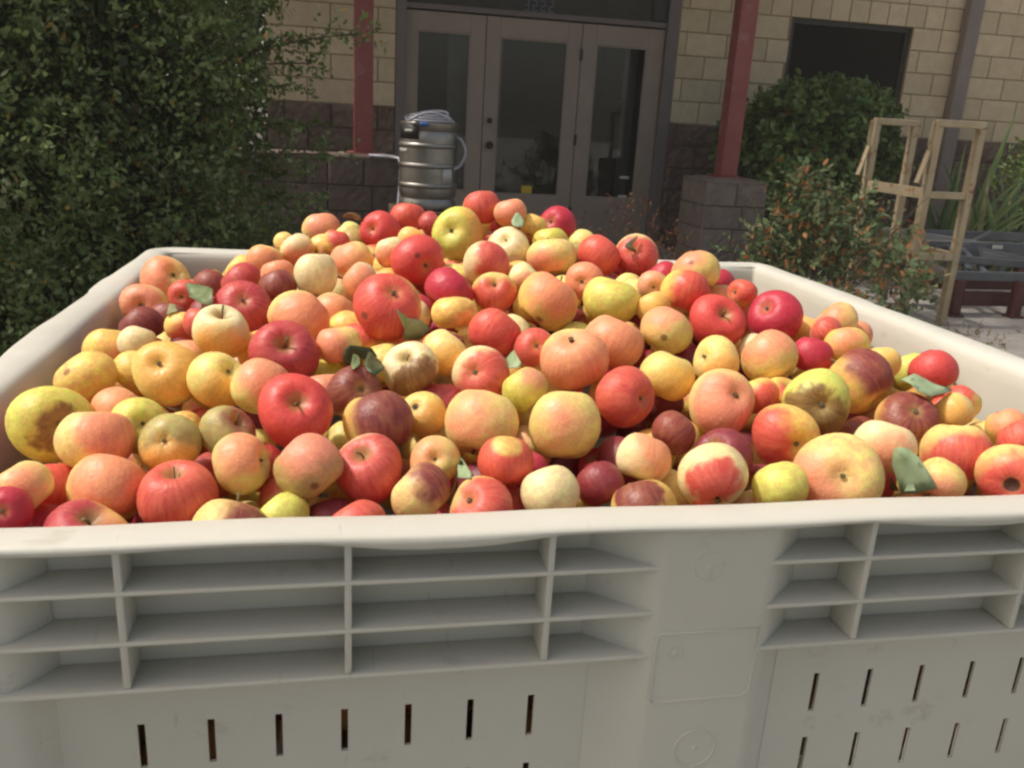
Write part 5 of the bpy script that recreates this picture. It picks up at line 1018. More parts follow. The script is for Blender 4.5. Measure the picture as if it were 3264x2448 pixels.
(0.3119,0.1127,0.8999,0.0263,'Kp',0.35,(-0.06,-0.23,0.97),'N',(0.73,-0.28,-0.63),0.94,{'spot':(0.22,-0.96,-0.20)},"Olive peach apple with pink top and small brown spot, below the bright crimson one"),
(0.2632,0.1262,0.8977,0.0233,'Pp',0.3,(0.10,-0.60,0.79),'C',(-0.94,0.24,-0.24),0.87,{},"Peach apple with pink shoulder and dark eye on its right side, front left"),
(0.2480,0.1660,0.9070,0.0227,'Km',0.1,(0.67,-0.21,0.71),'S',(0.58,-0.31,0.75),0.88,{},"Grey olive apple with a rough brown stem hollow, above the peach one at front left"),
(0.2151,0.2644,0.8697,0.0251,'Cr',0.5,(0.71,-0.66,0.24),'N',(0.59,0.37,0.71),0.85,{},"Cream and pink sliver of apple under the bright yellow one at left"),
(0.1981,0.2253,0.8825,0.0238,'On',0.0,(0.17,-0.92,0.35),'N',(-0.22,0.42,0.88),0.88,{},"Orange sliver of apple in the gap below the big yellow orange one"),
(0.2065,0.1539,0.9044,0.0225,'Ko',0.25,(0.09,-0.84,-0.53),'C',(0.07,0.89,-0.46),0.93,{},"Brown green apple with a ringed eye, left of the grey olive one"),
(0.1751,0.1968,0.9032,0.0232,'Gn',0.0,(0.21,-0.92,0.34),'C',(-0.37,0.82,-0.43),0.88,{},"Lime yellow apple with a small eye, half covered by a peach one at left"),
(0.1523,0.2327,0.9030,0.0225,'Pp',0.75,(0.01,-0.73,0.68),'N',(-0.63,-0.46,-0.62),0.90,{},"Pink red apple above the small eyed lime yellow one at left"),
(0.1072,0.2052,0.9030,0.0331,'Gb',0.12,(0.49,-0.85,0.18),'C',(-0.54,0.80,-0.27),0.87,{},"Big lime green apple with a jagged brown rotten patch, at the left wall"),
(0.1512,0.1598,0.9057,0.0277,'Pp',0.4,(0.78,-0.49,0.39),'N',(0.04,0.45,0.89),0.88,{},"Peach apple with a pink right side, right of the big lime green one"),
(0.1682,0.1192,0.8826,0.0292,'Yp',0.55,(0.43,-0.66,0.62),'N',(0.10,0.62,0.78),0.88,{},"Large peach apple with pink upper right, second above the front rim at left"),
(0.1167,0.1054,0.8916,0.0190,'Pp',0.2,(0.31,-0.70,0.64),'N',(-0.69,0.13,0.71),0.92,{},"Dull peach apple above the crimson one at the lower left edge"),
(0.1179,0.1498,0.8689,0.0236,'Or',0.6,(-0.12,-0.94,0.32),'N',(-0.05,0.55,0.83),0.87,{},"Red apple with a yellow right side, squeezed between two peach ones at lower left"),
(0.1150,0.0720,0.8889,0.0165,'Rc',0.95,(0.22,0.17,0.91),'C',(-0.18,0.89,-0.43),0.87,{},"Crimson apple with an eye, cut by the photo's left edge at the front rim"),
(0.1636,0.0723,0.8617,0.0319,'Oc',0.5,(-0.62,-0.63,0.48),'S',(0.25,-0.20,0.95),0.89,{},"Mauve and orange two tone apple with a stem, at the front rim at left"),
(0.1278,0.1094,0.8532,0.0236,'Rc',0.9,(0.22,0.18,0.91),'N',(0.31,0.70,0.64),0.85,{},"Magenta sliver of apple left above the mauve and orange one at the rim"),
(0.2203,0.1018,0.8825,0.0288,'Pr',0.75,(0.37,-0.80,0.47),'S',(-0.08,-0.16,0.98),0.90,{},"Coral red apple with red stripes and short stem, at the front rim at left"),
(0.2288,0.1800,0.8581,0.0244,'Pc',0.7,(0.14,-0.90,0.40),'N',(-0.65,0.30,0.70),0.93,{},"Bright magenta sliver of apple behind the striped coral one"),
(0.1914,0.1555,0.8600,0.0239,'Pp',0.3,(0.20,-0.89,0.41),'N',(0.56,0.55,0.62),0.89,{},"Pale peach sliver of apple left behind the striped coral one"),
(0.2599,0.0697,0.8670,0.0278,'Ym',0.15,(0.69,-0.46,0.55),'N',(0.15,0.60,0.78),0.86,{},"Wide pale orange apple with a tan dent, cut by the front rim left of centre"),
(0.2949,0.0922,0.8682,0.0185,'Gn',0.0,(0.06,-0.90,0.44),'N',(-0.73,0.37,0.57),0.91,{},"Lime yellow apple at the front rim, right of the wide pale orange one"),
(0.3488,0.0640,0.8720,0.0211,'Pr',0.8,(-0.02,-0.89,0.45),'N',(-0.62,0.46,0.64),0.86,{},"Coral red apple with only its top over the front rim, left of centre"),
(0.3297,0.1049,0.8541,0.0236,'Rm',0.95,(0.13,0.14,0.93),'N',(-0.19,0.62,0.77),0.88,{},"Dark maroon apple low in the gap above the front rim left of centre"),
(0.6724,0.0930,0.8530,0.0234,'Pp',0.2,(-0.45,-0.80,0.41),'N',(0.64,-0.62,-0.46),0.91,{},"Peach sliver of apple at the front rim right of the red patched one"),
(0.6843,0.7207,0.9859,0.0226,'Yn',0.0,(-0.27,-0.95,0.14),'N',(0.67,-0.45,-0.59),0.90,{},"Tan yellow apple sliver right of the dusty dark red one on the crest"),
(0.6566,0.6526,0.9799,0.0228,'Kn',0.0,(-0.26,-0.95,0.15),'N',(0.10,0.25,0.96),0.85,{},"Olive yellow sliver of apple left of the glossy red one at upper right"),
(0.6134,0.7289,1.0107,0.0185,'On',0.0,(-0.22,-0.97,0.12),'N',(-0.40,-0.24,-0.89),0.91,{},"Little orange apple sliver on the crest left of the dusty dark red one"),
(0.4767,0.5395,0.9638,0.0232,'Yn',0.0,(-0.13,-0.97,0.19),'N',(-0.27,-0.37,-0.89),0.85,{},"Olive yellow sliver of apple under the large green yellow one on top"),
]
SHADED = [
(0.8572,0.1600,0.8550,0.0261,'Y',"Shaded yellow apple in the gap right of the dusky red apple tucked between the"),
(0.4557,0.1569,0.8543,0.0270,'M',"Shaded maroon apple in the gap above the yellow apple"),
(0.4150,0.2225,0.8677,0.0237,'Y',"Shaded yellow apple in the gap above the grey pink apple"),
(0.6595,0.2729,0.8910,0.0181,'M',"Shaded maroon apple in the gap below the yellow apple"),
(0.2931,0.1288,0.8653,0.0181,'O',"Shaded orange apple in the gap above the lime yellow apple at the front"),
(0.6382,0.2877,0.8610,0.0222,'M',"Shaded maroon apple in the gap above the cream apple"),
(0.3427,0.2120,0.8787,0.0197,'Y',"Shaded yellow apple in the gap above the cream shouldered red apple"),
(0.7677,0.2401,0.9075,0.0234,'O',"Shaded orange apple in the gap right of the orange yellow apple half hidden right"),
(0.4097,0.4315,0.9424,0.0243,'C',"Shaded cream apple in the gap right of the biggest red apple"),
(0.3214,0.3142,0.9035,0.0230,'G',"Shaded green yellow apple in the gap above the coral sliver"),
(0.6993,0.1308,0.8617,0.0212,'M',"Shaded maroon apple in the gap left of the yellow green apple at the front"),
(0.1860,0.3567,0.9118,0.0243,'C',"Shaded cream apple in the gap right of the big yellow orange apple"),
(0.1847,0.5267,0.9167,0.0227,'M',"Shaded maroon apple in the gap right of the pinkish red apple tucked directly"),
(0.2601,0.2063,0.8312,0.0280,'G',"Shaded green yellow apple in the gap below the peach apple"),
(0.4890,0.1371,0.8819,0.0168,'R',"Shaded red apple in the gap right of the red apple"),
(0.1518,0.2782,0.8321,0.0272,'O',"Shaded orange apple in the gap above the pale peach sliver"),
(0.6017,0.4331,0.9356,0.0182,'M',"Shaded maroon apple in the gap above the large coral apple"),
(0.6547,0.2140,0.8731,0.0224,'Y',"Shaded yellow apple in the gap right of the dusky brick red apple below the"),
(0.2652,0.2097,0.8763,0.0162,'Y',"Shaded yellow apple in the gap above the peach apple"),
(0.5987,0.2861,0.8748,0.0211,'R',"Shaded red apple in the gap below the mottled crimson apple"),
(0.2023,0.3644,0.8561,0.0245,'O',"Shaded orange apple in the gap above the cream and pink sliver"),
(0.7142,0.2016,0.8556,0.0275,'O',"Shaded orange apple in the gap right of the dark maroon apple"),
(0.5078,0.3125,0.9118,0.0165,'Y',"Shaded yellow apple in the gap above the small yellow green apple above the"),
(0.2746,0.1603,0.8785,0.0189,'R',"Shaded red apple in the gap right of the peach apple"),
(0.3326,0.5948,0.9330,0.0178,'C',"Shaded cream apple in the gap above the shaded pinkish apple sunk"),
(0.7075,0.3531,0.9083,0.0260,'M',"Shaded maroon apple in the gap right of the yellow apple"),
(0.5195,0.3846,0.9304,0.0241,'C',"Shaded cream apple in the gap right of the red apple"),
(0.5495,0.2466,0.8351,0.0273,'M',"Shaded maroon apple in the gap above the round cream yellow apple at the"),
(0.5093,0.2298,0.8615,0.0248,'P',"Shaded pink apple in the gap above the red apple"),
(0.5182,0.2614,0.8920,0.0220,'C',"Shaded cream apple in the gap below the small yellow green apple above the"),
(0.1881,0.1850,0.8236,0.0253,'R',"Shaded red apple in the gap below the pale peach sliver"),
(0.4342,0.3265,0.8886,0.0270,'O',"Shaded orange apple in the gap above the dark pink sliver"),
(0.4410,0.4129,0.9109,0.0219,'O',"Shaded orange apple in the gap left of the smooth creamy peach apple below the"),
(0.7799,0.3329,0.9330,0.0166,'C',"Shaded cream apple in the gap left of the round yellow apple"),
(0.9105,0.2074,0.8712,0.0239,'Y',"Shaded yellow apple in the gap below the orange apple"),
(1.0640,0.3960,0.8858,0.0237,'C',"Shaded cream apple in the gap right of the coral red apple leaning on the"),
(0.4259,0.4870,0.9336,0.0219,'R',"Shaded red apple in the gap left of the wide flat orange yellow apple below"),
(0.3890,0.1954,0.8453,0.0228,'O',"Shaded orange apple in the gap left of the orange peach apple"),
(0.5745,0.2071,0.8503,0.0191,'R',"Shaded red apple in the gap above the glossy dark magenta apple right of"),
(0.6671,0.4217,0.8967,0.0215,'R',"Shaded red apple in the gap below the coral peach apple right"),
(0.5577,0.3177,0.8918,0.0271,'O',"Shaded orange apple in the gap right of the small yellow green apple above the"),
(0.4328,0.2665,0.8408,0.0284,'Y',"Shaded yellow apple in the gap right of the grey pink apple"),
(0.5534,0.5283,0.9676,0.0225,'Y',"Shaded yellow apple in the gap left of the cream topped pink apple below the"),
(0.6176,0.1895,0.8738,0.0224,'Y',"Shaded yellow apple in the gap right of the cream apple"),
(1.0166,0.2315,0.8305,0.0279,'P',"Shaded pink apple in the gap left of the olive and orange red apple"),
(0.9486,0.2344,0.8967,0.0162,'O',"Shaded orange apple in the gap left of the pale orange yellow apple right of"),
(0.3792,0.0939,0.8405,0.0274,'R',"Shaded red apple in the gap below the coral red apple"),
(0.8741,0.2383,0.8861,0.0168,'P',"Shaded pink apple in the gap above the dark brown red apple deep"),
(0.2634,0.2506,0.8793,0.0213,'M',"Shaded maroon apple in the gap right of the grey olive apple"),
(0.3998,0.6269,0.9573,0.0245,'O',"Shaded orange apple in the gap below the pale pink apple leaning on the"),
(0.8351,0.4309,0.9160,0.0211,'O',"Shaded orange apple in the gap above the round yellow apple"),
(0.7037,0.3078,0.8801,0.0216,'O',"Shaded orange apple in the gap left of the large coral pink apple left of"),
(0.5112,0.1156,0.8568,0.0239,'Y',"Shaded yellow apple in the gap right of the round cream yellow apple at the"),
(0.1698,0.3795,0.8709,0.0161,'O',"Shaded orange apple in the gap below the big yellow orange apple"),
(0.5950,0.2583,0.9055,0.0198,'O',"Shaded orange apple in the gap left of the mottled crimson apple"),
(0.3462,0.1994,0.8358,0.0211,'Y',"Shaded yellow apple in the gap below the cream shouldered red apple"),
(0.7551,0.2777,0.8826,0.0231,'Y',"Shaded yellow apple in the gap below the orange yellow apple half hidden right"),
(0.5627,0.5316,0.9123,0.0241,'R',"Shaded red apple in the gap above the small pink cream apple left of"),
(0.3603,0.5488,0.9404,0.0216,'P',"Shaded pink apple in the gap below the coral apple"),
(0.6140,0.5283,0.9488,0.0274,'Y',"Shaded yellow apple in the gap right of the large orange peach apple"),
(0.4694,0.2098,0.8594,0.0228,'O',"Shaded orange apple in the gap left of the red apple"),
(0.7851,0.4079,0.9095,0.0215,'O',"Shaded orange apple in the gap right of the golden yellow apple"),
(0.9522,0.2105,0.8367,0.0271,'Y',"Shaded yellow apple in the gap right of the yellow apple"),
(1.0205,0.3867,0.8617,0.0280,'O',"Shaded orange apple in the gap below the lime yellow sliver"),
(0.4590,0.5206,0.9049,0.0215,'R',"Shaded red apple in the gap below the wide flat orange yellow apple below"),
(0.7457,0.2538,0.8430,0.0236,'M',"Shaded maroon apple in the gap below the orange yellow apple"),
(0.9862,0.2776,0.8762,0.0235,'P',"Shaded pink apple in the gap left of the yellow apple streaked"),
(0.2162,0.2970,0.9004,0.0173,'Y',"Shaded yellow apple in the gap left of the bright yellow apple"),
(0.3834,0.7519,0.9508,0.0225,'O',"Shaded orange apple in the gap left of the pale pink apple leaning on the"),
(0.3210,0.1696,0.8767,0.0220,'O',"Shaded orange apple in the gap right of the olive peach apple"),
(0.4142,0.1617,0.8644,0.0166,'R',"Shaded red apple in the gap below the grey pink apple"),
(0.9747,0.2220,0.8732,0.0193,'Y',"Shaded yellow apple in the gap left of the small yellow apple"),
(0.9665,0.3625,0.8802,0.0276,'P',"Shaded pink apple in the gap right of the large orange apple"),
(0.3158,0.2503,0.8606,0.0239,'O',"Shaded orange apple in the gap above the olive peach apple"),
(0.3960,0.5581,0.9553,0.0178,'Y',"Shaded yellow apple in the gap above the biggest red apple"),
(0.8359,0.3363,0.9147,0.0177,'P',"Shaded pink apple in the gap left of the dusky crimson apple right of the"),
(0.4485,0.5798,0.9605,0.0241,'R',"Shaded red apple in the gap below the bright red apple"),
(0.8249,0.4114,0.8741,0.0219,'R',"Shaded red apple in the gap above the orange yellow apple half hidden right"),
(0.8013,0.3638,0.9154,0.0215,'M',"Shaded maroon apple in the gap below the crimson apple"),
(0.6889,0.4904,0.8984,0.0264,'O',"Shaded orange apple in the gap right of the coral peach apple right"),
(0.1449,0.3472,0.8532,0.0251,'O',"Shaded orange apple in the gap right of the lime yellow apple"),
(0.7125,0.4623,0.8792,0.0162,'R',"Shaded red apple in the gap above the yellow apple"),
(0.7505,0.6959,0.9677,0.0251,'R',"Shaded red apple in the gap left of the red and cream apple"),
(0.5939,0.3934,0.9235,0.0241,'G',"Shaded green yellow apple in the gap left of the coral peach apple right"),
(1.1090,0.4432,0.8507,0.0170,'G',"Shaded green yellow apple in the gap below the coral red apple leaning on the"),
(0.5412,0.5746,0.9407,0.0230,'R',"Shaded red apple in the gap right of the cream topped coral apple"),
(0.3711,0.5015,0.9553,0.0238,'C',"Shaded cream apple in the gap right of the coral apple"),
(0.1228,0.2289,0.8588,0.0211,'P',"Shaded pink apple in the gap below the peach apple"),
(0.5686,0.4935,0.9429,0.0245,'O',"Shaded orange apple in the gap left of the large orange peach apple"),
(0.2637,0.1302,0.8357,0.0261,'P',"Shaded pink apple in the gap right of the wide pale orange apple"),
(0.3378,0.4221,0.9025,0.0234,'Y',"Shaded yellow apple in the gap below the cream peach apple"),
(0.1142,0.6362,0.8435,0.0276,'Y',"Shaded yellow apple in the gap above the big yellow orange apple"),
(0.4831,0.4798,0.9384,0.0247,'O',"Shaded orange apple in the gap right of the wide flat orange yellow apple below"),
(0.5660,0.3728,0.8852,0.0274,'O',"Shaded orange apple in the gap below the large coral apple"),
(0.9354,0.1673,0.8130,0.0259,'M',"Shaded maroon apple in the gap right of the peach apple at the front rim"),
(0.3128,0.1736,0.8264,0.0211,'P',"Shaded pink apple in the gap left of the dark maroon apple low"),
(0.2633,0.7663,0.9198,0.0212,'C',"Shaded cream apple in the gap right of the pink apple showing as an arc"),
(0.7226,0.4193,0.9040,0.0271,'Y',"Shaded yellow apple in the gap below the yellow apple"),
(0.7271,0.5673,0.9097,0.0240,'R',"Shaded red apple in the gap left of the peach apple hidden"),
(0.4928,0.6809,0.9446,0.0206,'O',"Shaded orange apple in the gap above the olive yellow sliver"),
(0.4586,0.3725,0.9127,0.0225,'P',"Shaded pink apple in the gap right of the smooth creamy peach apple below the"),
(0.4447,0.3247,0.9328,0.0172,'M',"Shaded maroon apple in the gap above the cream and coral apple"),
(0.1436,0.4544,0.8204,0.0218,'C',"Shaded cream apple in the gap above the orange sliver"),
(0.7685,0.4480,0.9118,0.0232,'M',"Shaded maroon apple in the gap above the golden yellow apple"),
(0.9443,0.1255,0.8565,0.0257,'Y',"Shaded yellow apple in the gap below the bright pink apple cut by the"),
(0.4306,0.2096,0.8295,0.0223,'P',"Shaded pink apple in the gap right of the orange peach apple"),
(0.6532,0.5059,0.9358,0.0201,'O',"Shaded orange apple in the gap left of the large pale yellow green apple right"),
(0.1849,0.6409,0.8951,0.0240,'R',"Shaded red apple in the gap above the cream apple"),
(0.5556,0.7159,0.9674,0.0287,'O',"Shaded orange apple in the gap right of the cream apple"),
(0.4180,0.4590,0.9037,0.0184,'R',"Shaded red apple in the gap right of the small coral apple"),
(0.1582,0.3826,0.8366,0.0164,'R',"Shaded red apple in the gap above the brown green apple"),
(0.4903,0.4249,0.9117,0.0284,'Y',"Shaded yellow apple in the gap left of the red apple"),
(0.2385,0.5419,0.9107,0.0264,'Y',"Shaded yellow apple in the gap right of the large red pink apple"),
(0.0897,0.9859,0.8460,0.0270,'P',"Shaded pink apple in the gap right of the pinkish red apple half under the"),
(0.5445,0.1807,0.8237,0.0232,'R',"Shaded red apple in the gap below the round cream yellow apple at the"),
(0.1546,0.2197,0.8251,0.0260,'R',"Shaded red apple in the gap right of the large peach apple"),
(1.0824,0.4134,0.8355,0.0175,'O',"Shaded orange apple in the gap above the orange apple"),
(0.4876,0.7235,0.9310,0.0278,'Y',"Shaded yellow apple in the gap left of the olive yellow sliver"),
]
# x, y, z, radius in millimetres
BURIED = [
1023, 847, 856, 26, 999, 71, 853, 23, 236, 684, 854, 23, 615, 567, 914, 26, 270, 765, 878, 21, 70, 903, 804, 24, 479, 391, 878, 21, 472, 1049, 877, 28,
747, 747, 914, 26, 322, 472, 883, 25, 1028, 640, 847, 29, 750, 640, 931, 28, 463, 94, 801, 21, 1064, 69, 847, 22, 215, 489, 913, 27, 738, 867, 945, 21,
435, 1023, 892, 22, 356, 1026, 880, 24, 1051, 136, 839, 24, 491, 270, 842, 24, 1045, 914, 838, 23, 578, 665, 957, 26, 935, 800, 876, 27, 120, 101, 794, 28,
124, 409, 838, 28, 279, 644, 917, 28, 170, 732, 882, 26, 871, 650, 909, 22, 882, 196, 830, 22, 151, 981, 844, 22, 956, 691, 876, 23, 963, 847, 891, 29,
264, 830, 923, 26, 541, 448, 912, 27, 970, 613, 889, 21, 271, 985, 879, 27, 141, 543, 821, 27, 399, 792, 929, 24, 604, 188, 832, 21, 629, 351, 901, 23,
402, 671, 896, 21, 563, 955, 943, 23, 851, 371, 875, 26, 1067, 222, 864, 24, 1099, 646, 875, 22, 923, 775, 925, 23, 425, 740, 912, 28, 1092, 538, 844, 21,
625, 801, 910, 27, 662, 1004, 858, 26, 551, 823, 963, 23, 789, 712, 932, 28, 489, 816, 933, 25, 872, 574, 912, 25, 1012, 447, 864, 29, 593, 756, 909, 28,
402, 565, 907, 28, 950, 900, 902, 24, 850, 892, 926, 21, 796, 313, 903, 21, 746, 326, 892, 24, 393, 324, 857, 23, 890, 781, 895, 24, 409, 841, 933, 22,
98, 254, 816, 29, 83, 528, 810, 25, 913, 251, 886, 23, 512, 889, 912, 24, 1017, 738, 843, 28, 707, 843, 921, 26, 841, 767, 925, 21, 365, 968, 930, 28,
217, 873, 903, 23, 206, 886, 851, 27, 358, 838, 934, 22, 876, 707, 945, 23, 1097, 787, 825, 21, 374, 374, 868, 25, 355, 240, 836, 23, 677, 577, 900, 23,
1012, 544, 909, 22, 702, 940, 958, 22, 348, 887, 920, 22, 1100, 389, 810, 25, 684, 717, 930, 29, 728, 891, 910, 22, 849, 473, 903, 25, 645, 758, 951, 24,
941, 999, 866, 22, 251, 923, 932, 23, 1115, 823, 810, 24, 296, 195, 858, 21, 693, 349, 859, 24, 873, 324, 885, 24, 501, 958, 955, 27, 709, 1009, 864, 25,
206, 977, 849, 27, 419, 1013, 852, 22, 1016, 1063, 841, 27, 1072, 1019, 849, 25, 130, 827, 862, 22, 921, 299, 865, 26, 497, 649, 921, 21, 154, 1041, 840, 27,
279, 1066, 840, 23, 1122, 1022, 800, 26, 708, 774, 932, 25, 70, 101, 838, 24, 281, 401, 870, 22, 1058, 504, 841, 21, 744, 163, 837, 28, 299, 89, 800, 21,
689, 1027, 911, 23, 531, 1024, 924, 25, 84, 769, 813, 28, 1107, 609, 808, 25, 771, 124, 820, 24, 643, 450, 919, 21, 341, 695, 887, 22, 517, 499, 902, 26,
376, 469, 919, 26, 331, 789, 903, 28, 386, 1035, 837, 21, 699, 1060, 859, 21, 172, 944, 879, 27, 904, 939, 880, 28, 278, 335, 881, 27, 452, 891, 944, 23,
584, 1034, 861, 28, 1099, 952, 832, 22, 1013, 550, 851, 22, 330, 477, 931, 25, 1122, 154, 840, 25, 1062, 326, 822, 28, 962, 428, 867, 28, 317, 973, 881, 21,
89, 844, 813, 29, 457, 563, 916, 24, 224, 510, 871, 23, 451, 625, 935, 28, 1049, 959, 832, 26, 768, 969, 903, 22, 996, 1056, 885, 26, 784, 534, 905, 26,
862, 257, 842, 24, 1115, 287, 843, 26, 175, 417, 865, 22, 638, 1060, 881, 28, 657, 225, 830, 22, 788, 1063, 886, 25, 211, 926, 895, 21, 139, 471, 871, 26,
832, 605, 898, 25, 352, 613, 900, 25, 614, 230, 846, 27, 420, 128, 835, 24, 194, 466, 838, 23, 864, 847, 896, 26, 960, 104, 810, 26, 1079, 648, 838, 22,
1127, 295, 799, 23, 331, 856, 886, 23, 78, 365, 864, 29, 323, 360, 874, 24, 658, 977, 939, 26, 238, 449, 856, 23, 607, 859, 929, 26, 89, 308, 813, 28,
816, 845, 926, 26, 592, 1017, 909, 23, 1001, 175, 854, 26, 602, 134, 812, 26, 769, 901, 942, 28, 201, 1060, 888, 27, 324, 646, 940, 22, 585, 432, 881, 27,
990, 974, 862, 24, 893, 87, 830, 24, 816, 1063, 820, 26, 75, 604, 800, 23, 431, 878, 903, 27, 173, 852, 877, 25, 886, 769, 951, 21, 540, 713, 914, 22,
523, 578, 897, 23, 827, 1019, 900, 22, 525, 776, 923, 26, 273, 908, 880, 21, 849, 1068, 862, 27, 490, 318, 869, 29, 565, 958, 881, 25, 227, 677, 914, 21,
851, 546, 948, 21, 1114, 886, 822, 28, 1064, 442, 861, 27, 362, 281, 877, 24, 951, 1050, 835, 22, 67, 1008, 796, 21, 88, 936, 846, 27, 288, 726, 919, 23,
793, 561, 954, 25, 410, 947, 915, 22, 1102, 1071, 827, 26, 823, 632, 946, 27, 788, 1000, 937, 26, 1129, 752, 828, 24, 511, 116, 804, 22, 1106, 709, 866, 24,
969, 500, 857, 25, 1127, 469, 814, 23, 87, 252, 877, 23, 729, 494, 940, 26, 1011, 794, 859, 26, 666, 79, 797, 25, 373, 725, 902, 24, 875, 1021, 893, 22,
347, 136, 810, 27, 216, 758, 876, 28, 636, 392, 887, 24, 567, 903, 914, 24, 351, 1071, 843, 26, 903, 368, 896, 22, 98, 1032, 819, 26, 628, 690, 931, 24,
506, 781, 971, 25, 1051, 74, 789, 24, 257, 543, 866, 24, 653, 165, 838, 28, 779, 782, 932, 23, 1093, 215, 815, 25, 556, 96, 842, 21, 926, 600, 909, 22,
1014, 122, 804, 25, 1012, 300, 850, 21, 820, 966, 916, 26, 611, 968, 954, 23, 322, 937, 905, 23, 498, 608, 950, 25, 979, 550, 884, 22, 184, 306, 852, 23,
951, 66, 844, 22, 502, 70, 824, 24, 132, 917, 856, 23, 466, 771, 901, 28, 629, 910, 908, 22, 498, 958, 895, 23, 445, 965, 887, 24, 805, 1026, 851, 23,
314, 636, 875, 22, 402, 421, 878, 22, 102, 591, 855, 23, 464, 475, 892, 27, 890, 498, 903, 22, 95, 156, 805, 24, 808, 337, 855, 26, 385, 982, 880, 28,
647, 1021, 909, 23, 801, 469, 887, 26, 86, 697, 808, 27, 113, 897, 822, 22, 157, 674, 862, 24, 787, 225, 828, 23, 803, 151, 807, 23, 1136, 233, 840, 21,
1116, 80, 845, 21, 384, 78, 789, 28, 447, 952, 957, 22, 969, 739, 881, 23, 646, 481, 882, 22, 760, 69, 840, 22, 80, 214, 797, 23, 868, 695, 884, 22,
1112, 514, 814, 23, 1034, 591, 890, 28, 837, 90, 812, 22, 977, 670, 909, 23, 236, 403, 888, 24, 718, 109, 829, 25, 125, 777, 849, 27, 499, 179, 830, 25,
306, 1023, 884, 23, 192, 819, 847, 22, 252, 1026, 872, 22, 433, 1069, 847, 24, 1069, 840, 867, 23, 534, 877, 948, 23, 645, 925, 947, 23, 1070, 750, 825, 24,
231, 610, 880, 27, 981, 510, 909, 25, 1116, 685, 803, 28, 71, 886, 845, 23, 392, 698, 949, 22, 1072, 115, 798, 24, 190, 105, 817, 27, 481, 1063, 827, 27,
660, 322, 853, 22, 553, 635, 902, 25, 471, 994, 920, 27, 621, 621, 904, 23, 422, 526, 888, 21, 823, 676, 900, 25, 461, 844, 964, 22, 621, 77, 813, 25,
693, 666, 951, 22, 663, 952, 882, 29, 1112, 199, 879, 22, 1026, 109, 867, 23, 200, 228, 840, 22, 901, 431, 887, 29, 891, 729, 892, 22, 355, 562, 885, 21,
1062, 154, 880, 25, 293, 567, 930, 28, 372, 513, 888, 23, 922, 531, 892, 27, 165, 608, 859, 28, 75, 464, 838, 22, 392, 1048, 910, 24, 767, 375, 875, 28,
516, 1014, 878, 26, 698, 249, 884, 23, 78, 292, 862, 22, 548, 1056, 896, 23, 311, 530, 873, 22, 946, 583, 866, 21, 908, 1053, 886, 24, 1128, 484, 860, 26,
942, 646, 876, 22, 491, 896, 980, 21, 910, 822, 913, 25, 1134, 567, 798, 23, 1126, 975, 810, 22, 160, 548, 879, 24, 362, 664, 900, 21, 977, 920, 863, 26,
1055, 803, 851, 22, 677, 898, 901, 26, 781, 76, 793, 22, 279, 391, 914, 22, 748, 1026, 903, 24, 1096, 79, 799, 22, 697, 619, 935, 24, 308, 996, 935, 25,
808, 250, 885, 24, 201, 571, 857, 24, 799, 751, 900, 24, 807, 904, 909, 25, 402, 889, 962, 27, 962, 955, 917, 27, 842, 281, 899, 23, 434, 84, 831, 24,
1043, 589, 842, 23, 554, 224, 889, 25, 297, 692, 873, 24, 1072, 1070, 868, 22, 737, 1072, 871, 23, 111, 360, 818, 22, 147, 139, 821, 24, 69, 663, 846, 26,
88, 178, 848, 26, 880, 992, 939, 22, 700, 388, 877, 21, 739, 791, 963, 24, 233, 316, 860, 28, 607, 1070, 827, 24, 717, 962, 905, 26, 666, 320, 896, 22,
1022, 1003, 886, 28, 308, 856, 934, 28, 309, 293, 851, 23, 939, 477, 893, 22, 145, 714, 844, 24, 1120, 343, 809, 27, 889, 150, 813, 26, 831, 513, 888, 25,
948, 429, 918, 23, 287, 434, 932, 23, 609, 480, 913, 25, 914, 876, 887, 24, 285, 510, 916, 26, 896, 1026, 844, 27, 1029, 717, 890, 21, 179, 762, 838, 27,
878, 1073, 823, 24, 864, 939, 910, 24, 648, 122, 810, 24, 1123, 182, 807, 21, 773, 307, 848, 22, 647, 875, 984, 24, 762, 831, 928, 25, 164, 799, 874, 25,
71, 505, 870, 24, 1060, 382, 835, 23, 395, 164, 819, 21, 951, 254, 862, 21, 585, 911, 956, 22, 674, 803, 917, 24, 780, 599, 925, 22, 592, 815, 958, 22,
725, 680, 905, 23, 168, 499, 847, 22, 618, 624, 948, 22, 275, 851, 876, 22, 469, 844, 903, 24, 422, 987, 935, 21, 569, 494, 889, 24, 901, 677, 930, 21,
555, 68, 787, 22, 762, 423, 877, 23, 237, 963, 905, 23, 732, 66, 800, 21, 575, 594, 910, 21, 526, 1048, 840, 22, 780, 673, 904, 22, 1052, 701, 852, 26,
665, 631, 899, 23, 434, 681, 935, 23, 142, 881, 885, 22, 73, 75, 792, 22, 199, 1008, 894, 22, 693, 880, 959, 27, 442, 794, 935, 21, 266, 1042, 911, 21,
380, 920, 910, 21, 1017, 514, 878, 24, 338, 729, 928, 23, 749, 423, 940, 22, 282, 464, 898, 23, 583, 697, 909, 24, 201, 581, 908, 24, 255, 704, 890, 21,
77, 399, 805, 26, 117, 491, 825, 23, 210, 1070, 816, 22, 571, 805, 903, 22, 540, 923, 968, 26, 594, 1064, 901, 22, 791, 775, 972, 22, 926, 876, 935, 24,
750, 1058, 822, 21, 139, 854, 831, 21, 617, 975, 899, 24, 983, 63, 799, 21, 1019, 916, 876, 21, 276, 590, 888, 22, 1080, 467, 818, 22, 739, 516, 890, 28,
